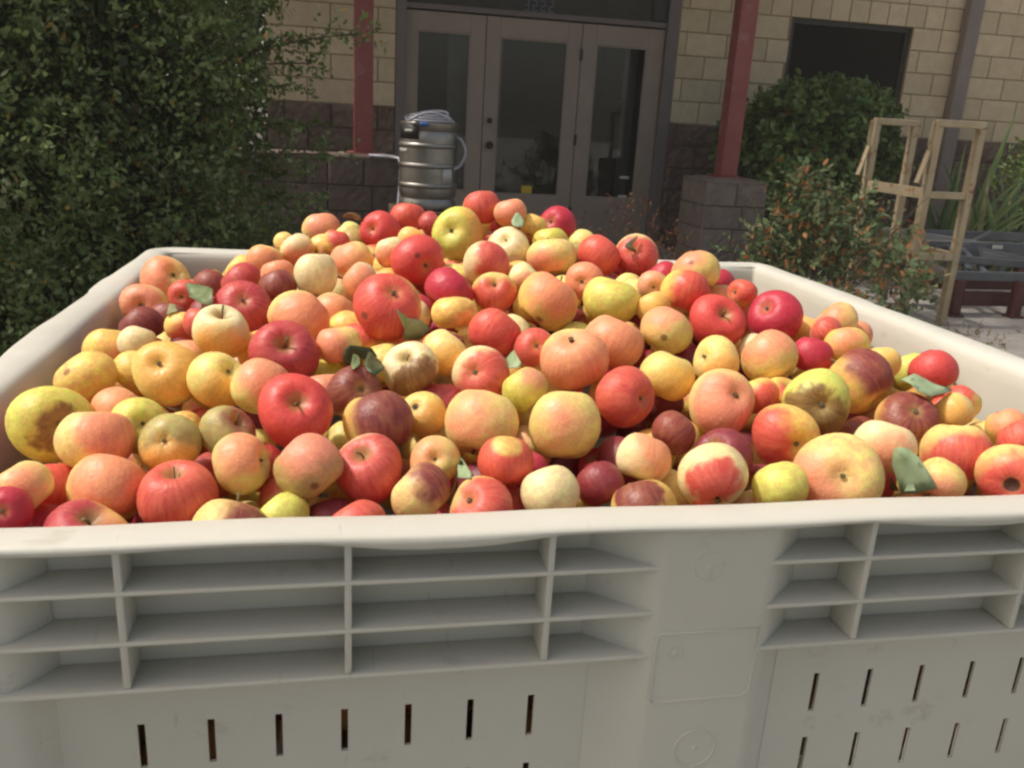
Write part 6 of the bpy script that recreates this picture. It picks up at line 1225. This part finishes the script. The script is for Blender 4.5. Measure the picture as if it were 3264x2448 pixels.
763, 1002, 857, 29, 975, 785, 896, 22, 221, 74, 791, 26, 659, 838, 948, 24, 1125, 118, 870, 24, 65, 479, 797, 23, 535, 822, 923, 22, 647, 531, 902, 25,
999, 685, 862, 22, 199, 447, 886, 25, 563, 296, 849, 23, 420, 619, 896, 25, 251, 1073, 887, 22, 255, 368, 857, 21, 554, 135, 807, 26, 518, 365, 873, 21,
860, 970, 874, 27, 583, 865, 974, 29, 1103, 247, 876, 22, 253, 269, 843, 23, 73, 772, 859, 22, 598, 723, 943, 22, 253, 814, 868, 21, 465, 148, 807, 24,
1009, 342, 849, 23, 662, 1063, 824, 25, 1061, 180, 843, 23, 476, 914, 893, 24, 73, 1061, 792, 24, 1088, 909, 857, 21, 704, 274, 842, 25, 746, 983, 935, 23,
641, 754, 906, 22, 489, 613, 898, 25, 843, 803, 894, 23, 537, 668, 938, 21, 284, 954, 910, 21, 67, 125, 794, 21, 333, 1074, 890, 23, 217, 826, 899, 24,
1048, 768, 883, 23, 97, 732, 851, 23, 127, 675, 814, 22, 702, 761, 975, 22, 827, 190, 829, 22, 372, 770, 893, 21, 896, 531, 932, 24, 745, 646, 984, 22,
905, 308, 916, 25, 1058, 261, 837, 22, 102, 66, 824, 23, 342, 905, 880, 26, 68, 954, 795, 24, 81, 414, 860, 21, 1006, 335, 908, 25, 71, 649, 804, 21,
1133, 241, 801, 23, 845, 950, 949, 21, 700, 168, 813, 25, 64, 546, 848, 22, 1080, 108, 857, 22, 147, 943, 823, 24, 144, 696, 898, 21, 142, 402, 886, 21,
201, 700, 886, 22, 1131, 129, 805, 21, 199, 1024, 851, 23, 927, 566, 932, 22, 264, 650, 864, 25, 903, 346, 858, 26, 1134, 933, 848, 22, 610, 326, 862, 22,
872, 70, 785, 23, 927, 707, 917, 21, 533, 410, 873, 25, 988, 584, 857, 21, 101, 445, 804, 21, 519, 847, 982, 22, 323, 741, 884, 23, 634, 719, 972, 25,
473, 999, 866, 21, 228, 132, 804, 21, 375, 237, 886, 22, 464, 664, 904, 22, 202, 640, 850, 23, 773, 217, 870, 21, 647, 581, 947, 23, 507, 542, 934, 21,
418, 830, 895, 21, 977, 152, 821, 22, 456, 759, 961, 21, 1024, 1015, 837, 24, 907, 675, 883, 24, 128, 299, 870, 24, 886, 606, 883, 23, 369, 657, 956, 21,
776, 731, 974, 22, 198, 691, 840, 21, 1059, 870, 833, 25, 413, 379, 888, 23, 902, 623, 934, 21, 924, 753, 874, 25, 841, 729, 908, 23, 112, 581, 808, 24,
142, 192, 859, 22, 576, 783, 941, 19, 908, 158, 865, 17, 380, 1009, 912, 16, 594, 581, 945, 17, 1037, 1059, 876, 16, 1111, 1015, 841, 17, 562, 351, 925, 18,
253, 938, 861, 21, 1128, 419, 814, 17, 918, 1064, 842, 17, 879, 289, 863, 17, 131, 1077, 813, 16, 70, 142, 867, 18, 649, 377, 925, 18, 904, 241, 838, 18,
724, 732, 953, 18, 1137, 938, 792, 18, 155, 73, 815, 18, 387, 867, 914, 16, 275, 890, 926, 18, 817, 888, 949, 18, 809, 568, 914, 18, 957, 474, 937, 16,
903, 985, 873, 20, 914, 391, 870, 17, 338, 79, 795, 20, 965, 320, 851, 16, 1071, 625, 900, 18, 278, 74, 829, 17, 305, 219, 829, 18, 111, 1081, 853, 17,
298, 817, 871, 20, 363, 324, 887, 17, 350, 1016, 924, 18, 797, 287, 877, 17, 258, 286, 896, 17, 1138, 776, 798, 16, 783, 869, 899, 17, 587, 67, 834, 17,
1121, 622, 842, 16, 868, 483, 943, 16, 644, 866, 905, 19, 914, 412, 937, 17, 825, 688, 944, 20, 535, 936, 907, 19, 262, 100, 797, 17, 405, 1071, 814, 19,
934, 67, 805, 16, 396, 1027, 875, 16, 526, 1079, 866, 18, 652, 359, 861, 19, 800, 968, 877, 19, 1133, 752, 871, 17, 463, 290, 909, 18, 873, 437, 925, 19,
145, 816, 825, 17, 797, 262, 850, 17, 339, 687, 950, 18, 832, 576, 960, 18, 804, 827, 965, 20, 270, 477, 863, 19, 168, 1014, 872, 19, 1127, 572, 844, 17,
409, 525, 947, 17, 408, 289, 900, 20, 244, 872, 875, 17, 169, 891, 829, 17, 62, 354, 813, 18, 731, 312, 851, 21, 715, 1074, 825, 17, 406, 947, 959, 18,
983, 1018, 908, 18, 862, 110, 841, 17, 1082, 916, 817, 18, 909, 465, 918, 16, 1100, 261, 810, 20, 383, 399, 910, 18, 174, 397, 908, 17, 333, 525, 921, 18,
549, 632, 950, 17, 405, 843, 974, 19, 181, 894, 897, 17, 462, 350, 859, 18, 952, 638, 914, 16, 618, 65, 856, 17, 705, 564, 953, 19, 642, 650, 929, 18,
731, 589, 945, 20, 562, 273, 886, 18, 726, 539, 938, 17, 983, 630, 854, 18, 1096, 583, 835, 17, 857, 511, 934, 18, 389, 1077, 867, 18, 473, 221, 896, 17,
498, 864, 942, 16, 196, 530, 850, 18, 864, 741, 956, 17, 591, 933, 925, 17, 730, 611, 901, 20, 1038, 532, 832, 16, 568, 1076, 834, 18, 1130, 673, 858, 19,
1047, 547, 879, 17, 698, 997, 940, 17, 843, 662, 969, 19, 355, 310, 854, 17, 745, 795, 922, 17, 783, 663, 943, 16, 864, 63, 840, 16, 673, 257, 858, 16,
853, 598, 939, 16, 647, 886, 945, 19, 326, 1077, 811, 16, 620, 679, 974, 18, 621, 309, 897, 19, 154, 632, 823, 18, 124, 514, 857, 17, 987, 117, 843, 18,
593, 649, 920, 19, 489, 558, 897, 17, 561, 340, 855, 16, 519, 556, 971, 21, 105, 444, 857, 17, 310, 126, 831, 16, 289, 227, 893, 16, 1132, 83, 799, 16,
960, 1037, 876, 17, 105, 325, 857, 17, 543, 764, 967, 19, 81, 110, 880, 19, 144, 270, 890, 17, 561, 848, 914, 17, 929, 338, 915, 16, 558, 1001, 881, 19,
782, 952, 949, 17, 948, 948, 869, 18, 215, 415, 858, 17, 1027, 67, 823, 19, 669, 794, 964, 19, 308, 352, 914, 18, 991, 905, 904, 19, 847, 310, 858, 17,
748, 936, 926, 18, 854, 1021, 850, 19, 445, 61, 781, 17, 125, 1004, 865, 18, 1041, 809, 885, 17, 313, 616, 915, 16, 1070, 948, 865, 16, 415, 915, 932, 17,
301, 614, 950, 17, 103, 545, 854, 17, 608, 519, 895, 19, 328, 1036, 838, 18, 132, 964, 877, 16, 66, 1023, 867, 17, 511, 1058, 899, 17, 1011, 873, 889, 19,
1133, 1072, 799, 18, 1087, 992, 821, 18, 123, 662, 879, 19, 65, 1050, 844, 17, 61, 620, 836, 19, 990, 397, 897, 18, 825, 60, 790, 18, 1015, 951, 888, 19,
111, 987, 809, 19, 316, 1047, 912, 16, 457, 657, 964, 16, 920, 97, 792, 18, 234, 165, 813, 16, 739, 454, 959, 17, 519, 61, 858, 18, 529, 311, 852, 16,
961, 92, 873, 17, 1034, 368, 900, 18, 1003, 650, 883, 18, 778, 932, 887, 16, 201, 727, 842, 17, 266, 68, 797, 17, 988, 1019, 860, 18, 974, 815, 855, 19,
60, 165, 816, 16, 934, 332, 885, 16, 824, 233, 845, 20, 107, 61, 861, 16, 113, 196, 812, 21, 780, 1075, 843, 20, 689, 549, 925, 18, 243, 449, 899, 18,
1106, 868, 862, 18, 1010, 823, 892, 16, 468, 59, 803, 16, 781, 482, 924, 17, 289, 274, 894, 17, 786, 1010, 894, 18, 431, 1078, 888, 20, 1072, 580, 876, 17,
1049, 193, 898, 16, 360, 616, 943, 19, 309, 570, 883, 18, 217, 67, 849, 17, 706, 75, 853, 17, 244, 1056, 832, 16, 86, 903, 880, 16, 300, 683, 933, 20,
854, 437, 956, 19, 622, 450, 881, 16, 600, 759, 958, 18, 1023, 227, 877, 20, 898, 176, 745, 28, 378, 189, 759, 27, 433, 81, 732, 21, 143, 87, 680, 25,
776, 74, 687, 22, 347, 147, 625, 28, 604, 167, 749, 22, 733, 94, 744, 26, 83, 84, 647, 25, 157, 136, 731, 27, 573, 116, 634, 23, 499, 183, 770, 27,
501, 93, 632, 21, 886, 89, 695, 26, 514, 104, 694, 23, 631, 196, 780, 27, 764, 121, 656, 29, 194, 172, 637, 21, 1080, 131, 687, 26, 298, 165, 775, 27,
673, 113, 629, 24, 931, 138, 730, 29, 729, 185, 735, 24, 526, 141, 645, 28, 399, 113, 736, 25, 209, 115, 663, 24, 459, 142, 693, 28, 972, 93, 634, 24,
1133, 195, 615, 22, 650, 123, 753, 25, 960, 187, 759, 28, 1105, 86, 696, 23, 896, 71, 640, 21, 1054, 155, 770, 25, 538, 183, 692, 29, 241, 91, 747, 27,
335, 194, 602, 28, 673, 178, 657, 28, 573, 137, 755, 24, 578, 168, 652, 27, 856, 144, 729, 27, 1054, 197, 717, 27, 1002, 150, 625, 25, 618, 85, 705, 27,
1129, 127, 728, 22, 475, 170, 615, 24, 1007, 74, 719, 23, 94, 181, 658, 26, 257, 179, 610, 26, 912, 98, 600, 28, 872, 170, 628, 27, 1114, 192, 663, 23,
761, 187, 700, 22, 117, 192, 745, 26, 438, 170, 774, 23, 410, 121, 788, 21, 663, 75, 678, 28, 416, 192, 696, 23, 1030, 87, 638, 25, 302, 115, 717, 22,
203, 120, 606, 29, 253, 83, 633, 23, 734, 112, 698, 25, 1006, 151, 747, 28, 1059, 183, 660, 22, 1003, 113, 689, 29, 744, 170, 656, 25, 74, 127, 681, 24,
1005, 171, 689, 28, 713, 140, 618, 25, 225, 181, 733, 28, 1114, 106, 638, 25, 93, 148, 726, 25, 158, 135, 662, 28, 333, 116, 750, 22, 788, 73, 618, 28,
318, 165, 701, 24, 1109, 155, 628, 22, 454, 103, 645, 26, 1050, 93, 698, 22, 1090, 192, 605, 22, 571, 120, 687, 26, 385, 148, 663, 28, 642, 135, 666, 26,
81, 79, 745, 22, 634, 78, 760, 24, 667, 193, 725, 29, 947, 198, 647, 23, 239, 134, 690, 24, 1050, 120, 737, 25, 1091, 153, 794, 21, 804, 169, 734, 22,
905, 194, 696, 28, 827, 76, 666, 29, 175, 71, 631, 24, 632, 193, 676, 22, 1128, 67, 614, 25, 714, 89, 627, 24, 825, 90, 762, 25, 403, 176, 605, 27,
311, 87, 672, 24, 684, 124, 722, 22, 474, 72, 679, 25, 857, 97, 630, 25, 592, 97, 768, 25, 101, 111, 606, 25, 1098, 170, 715, 27, 567, 71, 700, 26,
512, 145, 720, 28, 847, 160, 785, 25, 733, 160, 781, 22, 359, 79, 627, 24, 924, 151, 632, 28, 211, 136, 756, 23, 575, 66, 631, 24, 511, 87, 741, 25,
197, 99, 726, 24, 794, 124, 601, 27, 813, 191, 605, 26, 311, 105, 622, 28, 564, 196, 737, 23, 608, 196, 613, 27, 794, 199, 673, 21, 173, 190, 676, 27,
1100, 66, 750, 23, 262, 179, 693, 28, 144, 175, 616, 28, 933, 84, 739, 27, 1059, 144, 605, 27, 400, 79, 660, 29, 1114, 180, 766, 23, 762, 182, 607, 28,
247, 137, 642, 25, 698, 134, 668, 26, 486, 188, 691, 23, 436, 163, 642, 21, 940, 70, 685, 24, 621, 109, 600, 22, 423, 87, 607, 21, 958, 197, 701, 26,
597, 187, 702, 24, 65, 128, 632, 22, 834, 193, 648, 21, 1031, 199, 788, 26, 344, 74, 722, 28, 882, 75, 742, 24, 963, 141, 776, 23, 856, 153, 683, 22,
830, 137, 642, 22, 292, 145, 670, 22, 448, 185, 729, 21, 108, 70, 711, 26, 706, 69, 706, 26, 571, 184, 788, 22, 631, 65, 605, 21, 849, 192, 750, 26,
166, 75, 775, 24, 1051, 140, 651, 22, 179, 188, 758, 27, 448, 129, 753, 23, 67, 169, 613, 23, 412, 147, 710, 22, 373, 187, 711, 22, 987, 108, 766, 23,
823, 179, 694, 23, 919, 139, 678, 21, 249, 81, 684, 24, 71, 197, 742, 24, 291, 72, 745, 29, 363, 122, 711, 21, 951, 66, 602, 23, 70, 199, 694, 23,
774, 186, 792, 27, 262, 196, 768, 23, 451, 121, 601, 24, 1024, 191, 609, 22, 128, 73, 627, 25, 270, 130, 746, 23, 522, 144, 770, 22, 787, 80, 737, 23,
808, 136, 763, 23, 804, 129, 696, 22, 620, 87, 648, 28, 311, 185, 660, 25, 669, 156, 781, 24, 513, 186, 632, 21, 1080, 69, 619, 22, 535, 105, 601, 26,
205, 70, 677, 24, 556, 158, 601, 26, 136, 161, 698, 22, 120, 106, 737, 21, 368, 199, 661, 26, 689, 179, 603, 24, 955, 185, 601, 24, 988, 189, 645, 22,
373, 110, 765, 16, 221, 63, 629, 19, 832, 139, 600, 17, 1038, 71, 601, 18, 648, 150, 718, 20, 216, 199, 604, 21, 1132, 147, 671, 20, 211, 164, 682, 20,
723, 152, 702, 17, 181, 116, 771, 17, 608, 126, 719, 17, 621, 148, 622, 17, 149, 156, 778, 19, 407, 133, 619, 19, 838, 64, 722, 18, 1049, 71, 744, 17,
723, 107, 782, 16, 897, 118, 656, 16, 225, 188, 779, 18, 64, 114, 730, 18, 231, 196, 645, 20, 1013, 68, 680, 20, 534, 62, 622, 19, 949, 127, 691, 17,
847, 109, 697, 19, 967, 151, 670, 18, 1130, 106, 771, 20, 341, 153, 762, 20, 1001, 59, 630, 16, 892, 196, 787, 21, 680, 88, 740, 16, 116, 119, 658, 18,
476, 172, 655, 17, 1089, 130, 755, 18, 688, 60, 642, 17, 684, 62, 604, 19, 600, 64, 741, 17, 707, 196, 779, 20, 745, 149, 744, 18, 891, 136, 766, 18,
925, 99, 658, 19, 505, 85, 783, 16, 276, 89, 605, 17, 1000, 102, 600, 19, 536, 93, 641, 16, 470, 69, 734, 17, 341, 187, 730, 18, 334, 146, 671, 17,
360, 100, 675, 20, 414, 106, 695, 18, 1011, 69, 759, 19, 477, 101, 714, 20, 870, 113, 784, 19, 393, 66, 729, 17, 656, 112, 700, 17, 652, 168, 619, 17,
157, 187, 717, 17, 1074, 195, 767, 18, 456, 194, 644, 17, 1134, 198, 735, 20, 64, 89, 696, 17, 1130, 78, 727, 16, 164, 64, 729, 20, 541, 120, 740, 17,
1062, 64, 653, 18, 773, 120, 745, 18, 703, 64, 763, 19, 706, 186, 700, 18, 458, 62, 601, 16,
]
LEAVES = [
('g',[(0.1690,0.5016,0.9469),(0.1681,0.5199,0.9523),(0.1762,0.5143,0.9576),(0.1927,0.4818,0.9616),(0.2047,0.4505,0.9626),(0.2093,0.4252,0.9594),(0.2047,0.4207,0.9540),(0.1906,0.4482,0.9493),(0.1767,0.4787,0.9463)],"Small oval green leaf lying on the pinkish red apple at left rear"),
('w',[(0.3879,0.2845,0.9839),(0.3931,0.2920,0.9789),(0.4007,0.3031,0.9706),(0.4144,0.3171,0.9654),(0.4237,0.3296,0.9554),(0.4154,0.3248,0.9525),(0.4140,0.3290,0.9421),(0.3970,0.3130,0.9473),(0.3941,0.3020,0.9630)],"Torn triangular grey green leaf standing below the biggest red apple"),
('w',[(0.5002,0.2812,0.9444),(0.5008,0.2601,0.9474),(0.4974,0.2269,0.9483),(0.4933,0.2239,0.9444),(0.4897,0.2367,0.9387),(0.4939,0.2621,0.9399)],"Small grey green leaf tucked left of the pink cream apple in the middle"),
('w',[(0.4349,0.1558,0.8876),(0.4357,0.1328,0.8936),(0.4330,0.0838,0.9036),(0.4307,0.0731,0.9043),(0.4262,0.0871,0.8958),(0.4313,0.1151,0.8934)],"Slim pale leaf poking up behind the yellow and crimson rim apple"),
('w',[(0.8605,0.1910,0.9429),(0.8781,0.1998,0.9416),(0.8950,0.2063,0.9401),(0.9012,0.1987,0.9369),(0.9148,0.1875,0.9313),(0.9048,0.1783,0.9309),(0.8771,0.1675,0.9337),(0.8668,0.1717,0.9368),(0.8585,0.1756,0.9395)],"Long grey green leaf lying flat above the orange apple with a red top"),
('w',[(0.7857,0.0833,0.9161),(0.7886,0.0803,0.9207),(0.7931,0.0765,0.9195),(0.8004,0.0707,0.9139),(0.8075,0.0650,0.9047),(0.8151,0.0590,0.8922),(0.8109,0.0631,0.8877),(0.8055,0.0682,0.8829),(0.7961,0.0764,0.8798),(0.7913,0.0801,0.8923),(0.7867,0.0834,0.9027)],"Large grey green leaf standing upright at the front right of the heap"),
('d',[(0.7912,0.0883,0.8915),(0.7958,0.0890,0.8883),(0.8120,0.1000,0.8699),(0.8090,0.1032,0.8690),(0.8038,0.1021,0.8729)],"Small dull olive leaf edge left of the large standing green leaf"),
('w',[(0.5584,0.6201,1.0287),(0.5668,0.6376,1.0347),(0.5732,0.6431,1.0363),(0.5770,0.6301,1.0307),(0.5758,0.6196,1.0268),(0.5701,0.6029,1.0210),(0.5640,0.6064,1.0229),(0.5584,0.6087,1.0244)],"Little folded grey leaf on the crimson apple at the crest"),
('b',[(0.7201,0.5750,1.0210),(0.7155,0.5711,1.0130),(0.7114,0.5699,1.0092),(0.7128,0.5634,1.0012),(0.7058,0.5675,1.0029),(0.7019,0.5705,1.0050),(0.7031,0.5735,1.0097),(0.7110,0.5747,1.0156)],"Dark withered leaf stuck in the hollow of a red and cream apple"),
('b2',[(0.3392,0.7680,1.0093),(0.3448,0.7685,1.0144),(0.3532,0.7686,1.0161),(0.3631,0.7680,1.0123),(0.3715,0.7667,1.0028),(0.3616,0.7670,1.0038),(0.3532,0.7676,1.0070),(0.3448,0.7677,1.0074)],"Curled brown leaf on the left crest of the heap against the dark wall"),
('k',[(0.3398,0.2826,0.9444),(0.3444,0.2837,0.9498),(0.3536,0.2868,0.9471),(0.3658,0.2907,0.9442),(0.3706,0.2925,0.9358),(0.3612,0.2899,0.9326),(0.3518,0.2869,0.9364),(0.3426,0.2843,0.9284),(0.3380,0.2825,0.9347)],"Dark green leaf on top of the leaf cluster left of the green cream apple"),
('g',[(0.3456,0.2314,0.9449),(0.3476,0.2506,0.9458),(0.3513,0.2592,0.9462),(0.3541,0.2486,0.9455),(0.3537,0.2296,0.9446),(0.3505,0.2171,0.9443),(0.3463,0.2180,0.9444)],"Small rounded green leaf at the lower left of the dark leaf cluster"),
('k',[(0.3570,0.2384,0.9438),(0.3603,0.2629,0.9442),(0.3652,0.2742,0.9434),(0.3711,0.2627,0.9405),(0.3739,0.2445,0.9383),(0.3723,0.2273,0.9379),(0.3658,0.2157,0.9397),(0.3592,0.2248,0.9424)],"Broad dark leaf at the lower right of the dark leaf cluster"),
('d',[(0.1544,0.4437,0.9384),(0.1552,0.4638,0.9436),(0.1608,0.4613,0.9454),(0.1674,0.4391,0.9429),(0.1623,0.4390,0.9407),(0.1565,0.4372,0.9378)],"Tiny grey green leaf right of the small coral apple at the left wall"),
]
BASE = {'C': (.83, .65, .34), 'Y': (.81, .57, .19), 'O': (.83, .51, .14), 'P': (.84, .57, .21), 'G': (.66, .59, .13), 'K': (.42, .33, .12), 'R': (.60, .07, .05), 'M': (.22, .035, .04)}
BLUSH = {'p': (.79, .26, .15), 'r': (.60, .065, .06), 'o': (.84, .40, .10), 'c': (.42, .028, .055), 'm': (.17, .026, .035), 'b': (.17, .085, .03), 'n': (.7, .3, .1)}
def apple_mesh(seed, flat=1., nphi=24, nth=36, lo=False):
    rg = random.Random(seed); ph = [rg.uniform(0, 6.28) for _ in range(8)]
    a_s, w_s = rg.uniform(.42, .54), rg.uniform(.33, .42); a_c, w_c = rg.uniform(.26, .38), rg.uniform(.33, .44)
    taper = rg.uniform(.03, .20); lobe = rg.uniform(.002, .012); lop = rg.uniform(0, .14); am = rg.uniform(.01, .05)
    V = []; F = []
    ts = [0]+[PI*(.5-.5*math.cos(PI*(i/nphi)))*.35+PI*(i/nphi)*.65 for i in range(1, nphi)]+[PI]
    ring = []
    for i, t in enumerate(ts):
        cav = 1-a_s*math.exp(-(t/w_s)**2)-a_c*math.exp(-((PI-t)/w_c)**2)
        if i in (0, nphi): V.append((0, 0, (math.cos(t))*cav)); ring.append([len(V)-1]); continue
        rg_ = []
        for k in range(nth):
            a = 2*PI*k/nth
            rho = cav*(1-taper*(1-math.cos(t))/2*.8)
            rho *= 1+lobe*math.cos(5*a+ph[0])*max(0, -math.cos(t)+.25)+am*math.cos(2*a+ph[1])*math.sin(t)+am*.8*math.cos(3*a+ph[2])*math.sin(t)*math.cos(t+ph[3])
            rho *= 1+.022*math.sin(2.3*math.cos(a)*math.sin(t)+3*math.cos(t)+ph[4])*math.cos(2.1*math.sin(a)*math.sin(t)+ph[5])
            x = rho*math.sin(t)*math.cos(a); y = rho*math.sin(t)*math.sin(a); z = rho*math.cos(t)
            z += lop*x*max(0, math.cos(t)); V.append((x, y, z)); rg_.append(len(V)-1)
        ring.append(rg_)
    for i in range(nphi):
        A_, B2 = ring[i], ring[i+1]
        for k in range(nth):
            k2 = (k+1) % nth
            if len(A_) == 1: F.append((A_[0], B2[k], B2[k2]))
            elif len(B2) == 1: F.append((A_[k], B2[0], A_[k2]))
            else: F.append((A_[k], B2[k], B2[k2], A_[k2]))
    mx = max(math.hypot(v[0], v[1]) for v in V); V = [(v[0]/mx, v[1]/mx, v[2]/mx) for v in V]
    zs_, zc_ = V[0][2], V[ring[-1][0]][2]
    return raw('apple', V, F, True, M['apple']), zs_, zc_
VAR = [apple_mesh(s) for s in range(18)]
STEM = []
for s in range(4):
    dx = .10*math.cos(s*2.1); dy = .10*math.sin(s*2.1)
    STEM.append(MB().tube([(0, 0, -.06), (dx*.2, dy*.2, .12), (dx*.7, dy*.7, .30), (dx*1.5, dy*1.5, .46)], [.030, .026, .028, .040], 6).mesh('stem', True, M['stem']))
b = MB()
for k in range(5):
    a = 2*PI*k/5; p0 = Vector((math.cos(a), math.sin(a), 0)); s_ = Vector((-math.sin(a), math.cos(a), 0))
    vs = [b.bm.verts.new(p0*.085+s_*.035), b.bm.verts.new(p0*.085-s_*.035), b.bm.verts.new(p0*.045+Vector((0, 0, -.07))), b.bm.verts.new(p0*.02)]
    b.bm.faces.new((vs[0], vs[1], vs[2])); b.bm.faces.new((vs[1], vs[0], vs[3])); b.bm.faces.new((vs[0], vs[2], vs[3])); b.bm.faces.new((vs[2], vs[1], vs[3]))
b.lathe([(0, .01), (.055, .0), (.06, -.02), (.0, -.025)], 8)
CALYX = b.mesh('calyx', False, M['calyx'])
def make_apple(i, loc, r, code, cov, bdir, axis, szr, label, group=None, extra={}, kind='N'):
    me, zs_, zc_ = VAR[i % len(VAR)]
    o = bpy.data.objects.new('apple', me); C.objects.link(o); tag(o, label, 'apple', group)
    z = Vector(axis).normalized(); q = z.to_track_quat('Z', 'Y') @ Quaternion((0, 0, 1), R_.uniform(0, 6.28))
    o.rotation_mode = 'QUATERNION'; o.rotation_quaternion = q; o.location = loc; k_ = 1.05+(.026-r)*5; o.scale = (r*k_, r*k_, r*k_*szr*1.05)
    qi = q.inverted()
    jit = lambda c: tuple(max(0.0, min(1, x*R_.uniform(.93, 1.07))) for x in c)
    o['base_colour'] = jit(BASE[code[0]]); o['blush_colour'] = jit(BLUSH[code[1]])
    if code[1] == 'p': cov *= .72
    th = 1.7 if cov <= 0 else 1.02-2.0*cov
    if code[1] == 'n': th = 2.2
    o['blush_level'] = float(th); o['blush_soft'] = .16 if (code[1] == 'b' or 'sharp' in (label or '')) else .32
    def loc_dir(v): w_ = qi @ Vector(v).normalized(); return (w_.x, w_.y, w_.z)
    o['blush_dir'] = loc_dir(bdir)
    o['spot_dir'] = loc_dir(extra['spot']) if 'spot' in extra else (0., 0., 0.)
    o['pale_dir'] = loc_dir(extra['pale']) if 'pale' in extra else (0., 0., 0.)
    o['eye_size'] = float(extra.get('eye', R_.uniform(.001, .009)))
    if kind == 'S' or (kind == 'N' and i % 3 == 0 and group is None):
        s_ = bpy.data.objects.new('stem', STEM[i % 4]); C.objects.link(s_); s_.parent = o; s_.location = (0, 0, zs_); s_.scale = (R_.uniform(.7, 1.3), R_.uniform(.7, 1.3), R_.uniform(.55, 1.25))
    if kind == 'C' and extra.get('eye', 0) < .04:
        s_ = bpy.data.objects.new('calyx', CALYX); C.objects.link(s_); s_.parent = o; s_.location = (0, 0, zc_+.0); k_ = R_.uniform(.65, 1.1); s_.scale = (k_, k_, R_.uniform(.6, 1.4)); s_.rotation_euler = (0, 0, R_.uniform(0, 6))
    return o
for i, (x, y, z, r, code, cov, bd, kind, ax, szr, ex, lab) in enumerate(APPLES):
    make_apple(i, (x, y, z), r, code, cov, bd, ax, szr, lab, None, ex, kind)
def rdir():
    v = Vector((R_.gauss(0, 1), R_.gauss(0, 1), R_.gauss(0, 1))); return v.normalized()
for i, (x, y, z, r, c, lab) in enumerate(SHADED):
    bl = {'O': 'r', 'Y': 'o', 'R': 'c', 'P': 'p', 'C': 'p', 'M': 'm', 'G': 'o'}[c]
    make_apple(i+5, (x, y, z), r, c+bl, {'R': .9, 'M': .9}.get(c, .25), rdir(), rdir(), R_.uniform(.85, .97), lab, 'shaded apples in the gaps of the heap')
# apples further down, seen only through slots and cracks
arr = np.array(BURIED).reshape(-1, 4)/1000.
nph, nth = 7, 10; vv = []; ff = []
for i in range(nph+1):
    t = PI*i/nph; cav = 1-.4*math.exp(-(t/.4)**2)-.3*math.exp(-((PI-t)/.4)**2)
    for k in range(nth): vv.append((cav*math.sin(t)*math.cos(2*PI*k/nth), cav*math.sin(t)*math.sin(2*PI*k/nth), .92*cav*math.cos(t)))
for i in range(nph):
    for k in range(nth): ff.append((i*nth+k, (i+1)*nth+k, (i+1)*nth+(k+1) % nth, i*nth+(k+1) % nth))
vv = np.array(vv); ff = np.array(ff); VV = []; FF = []
for i, (x, y, z, r) in enumerate(arr):
    rot = np.array(Quaternion(rdir(), R_.uniform(0, 6.28)).to_matrix()); VV.append(vv@rot.T*r+np.array([x, y, z])); FF.append(ff+i*len(vv))
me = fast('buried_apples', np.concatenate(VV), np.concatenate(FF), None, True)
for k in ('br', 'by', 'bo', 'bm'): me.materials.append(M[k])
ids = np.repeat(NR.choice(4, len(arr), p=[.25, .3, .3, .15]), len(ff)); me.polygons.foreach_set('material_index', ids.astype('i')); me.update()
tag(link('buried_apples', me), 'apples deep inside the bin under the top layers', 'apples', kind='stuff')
# leaves lying on the heap
for col, pts, lab in LEAVES:
    P3 = [Vector(p) for p in pts]; c = sum(P3, Vector())/len(P3)
    nrm = Vector()
    for i in range(len(P3)): nrm += (P3[i]-c).cross(P3[(i+1) % len(P3)]-c)
    nrm.normalize()
    if nrm.dot(Vector(CAM)-c) < 0: nrm.negate()
    rad = max((p-c).length for p in P3)
    b = MB()
    def lay(off):
        outer = [b.bm.verts.new(p-c+nrm*(off+rad*.16*max(0, math.sin(i*1.7)))) for i, p in enumerate(P3)]; inner = [b.bm.verts.new((p-c)*.5+nrm*(off+rad*.05*(1 if i % 2 else .3))) for i, p in enumerate(P3)]; ce = b.bm.verts.new(nrm*(off+rad*.02))
        return outer, inner, ce
    O1, I1, c1 = lay(.0003); O2, I2, c2 = lay(-.0003); n = len(P3)
    for i in range(n):
        j = (i+1) % n
        b.bm.faces.new((O1[i], O1[j], I1[j], I1[i])); b.bm.faces.new((I1[i], I1[j], c1)); b.bm.faces.new((O2[j], O2[i], I2[i], I2[j])); b.bm.faces.new((I2[j], I2[i], c2)); b.bm.faces.new((O1[j], O1[i], O2[i], O2[j]))
    o = link('apple_leaf', b.mesh('apple_leaf', True, M['leaf_'+col]), loc=c); tag(o, lab, 'leaf')
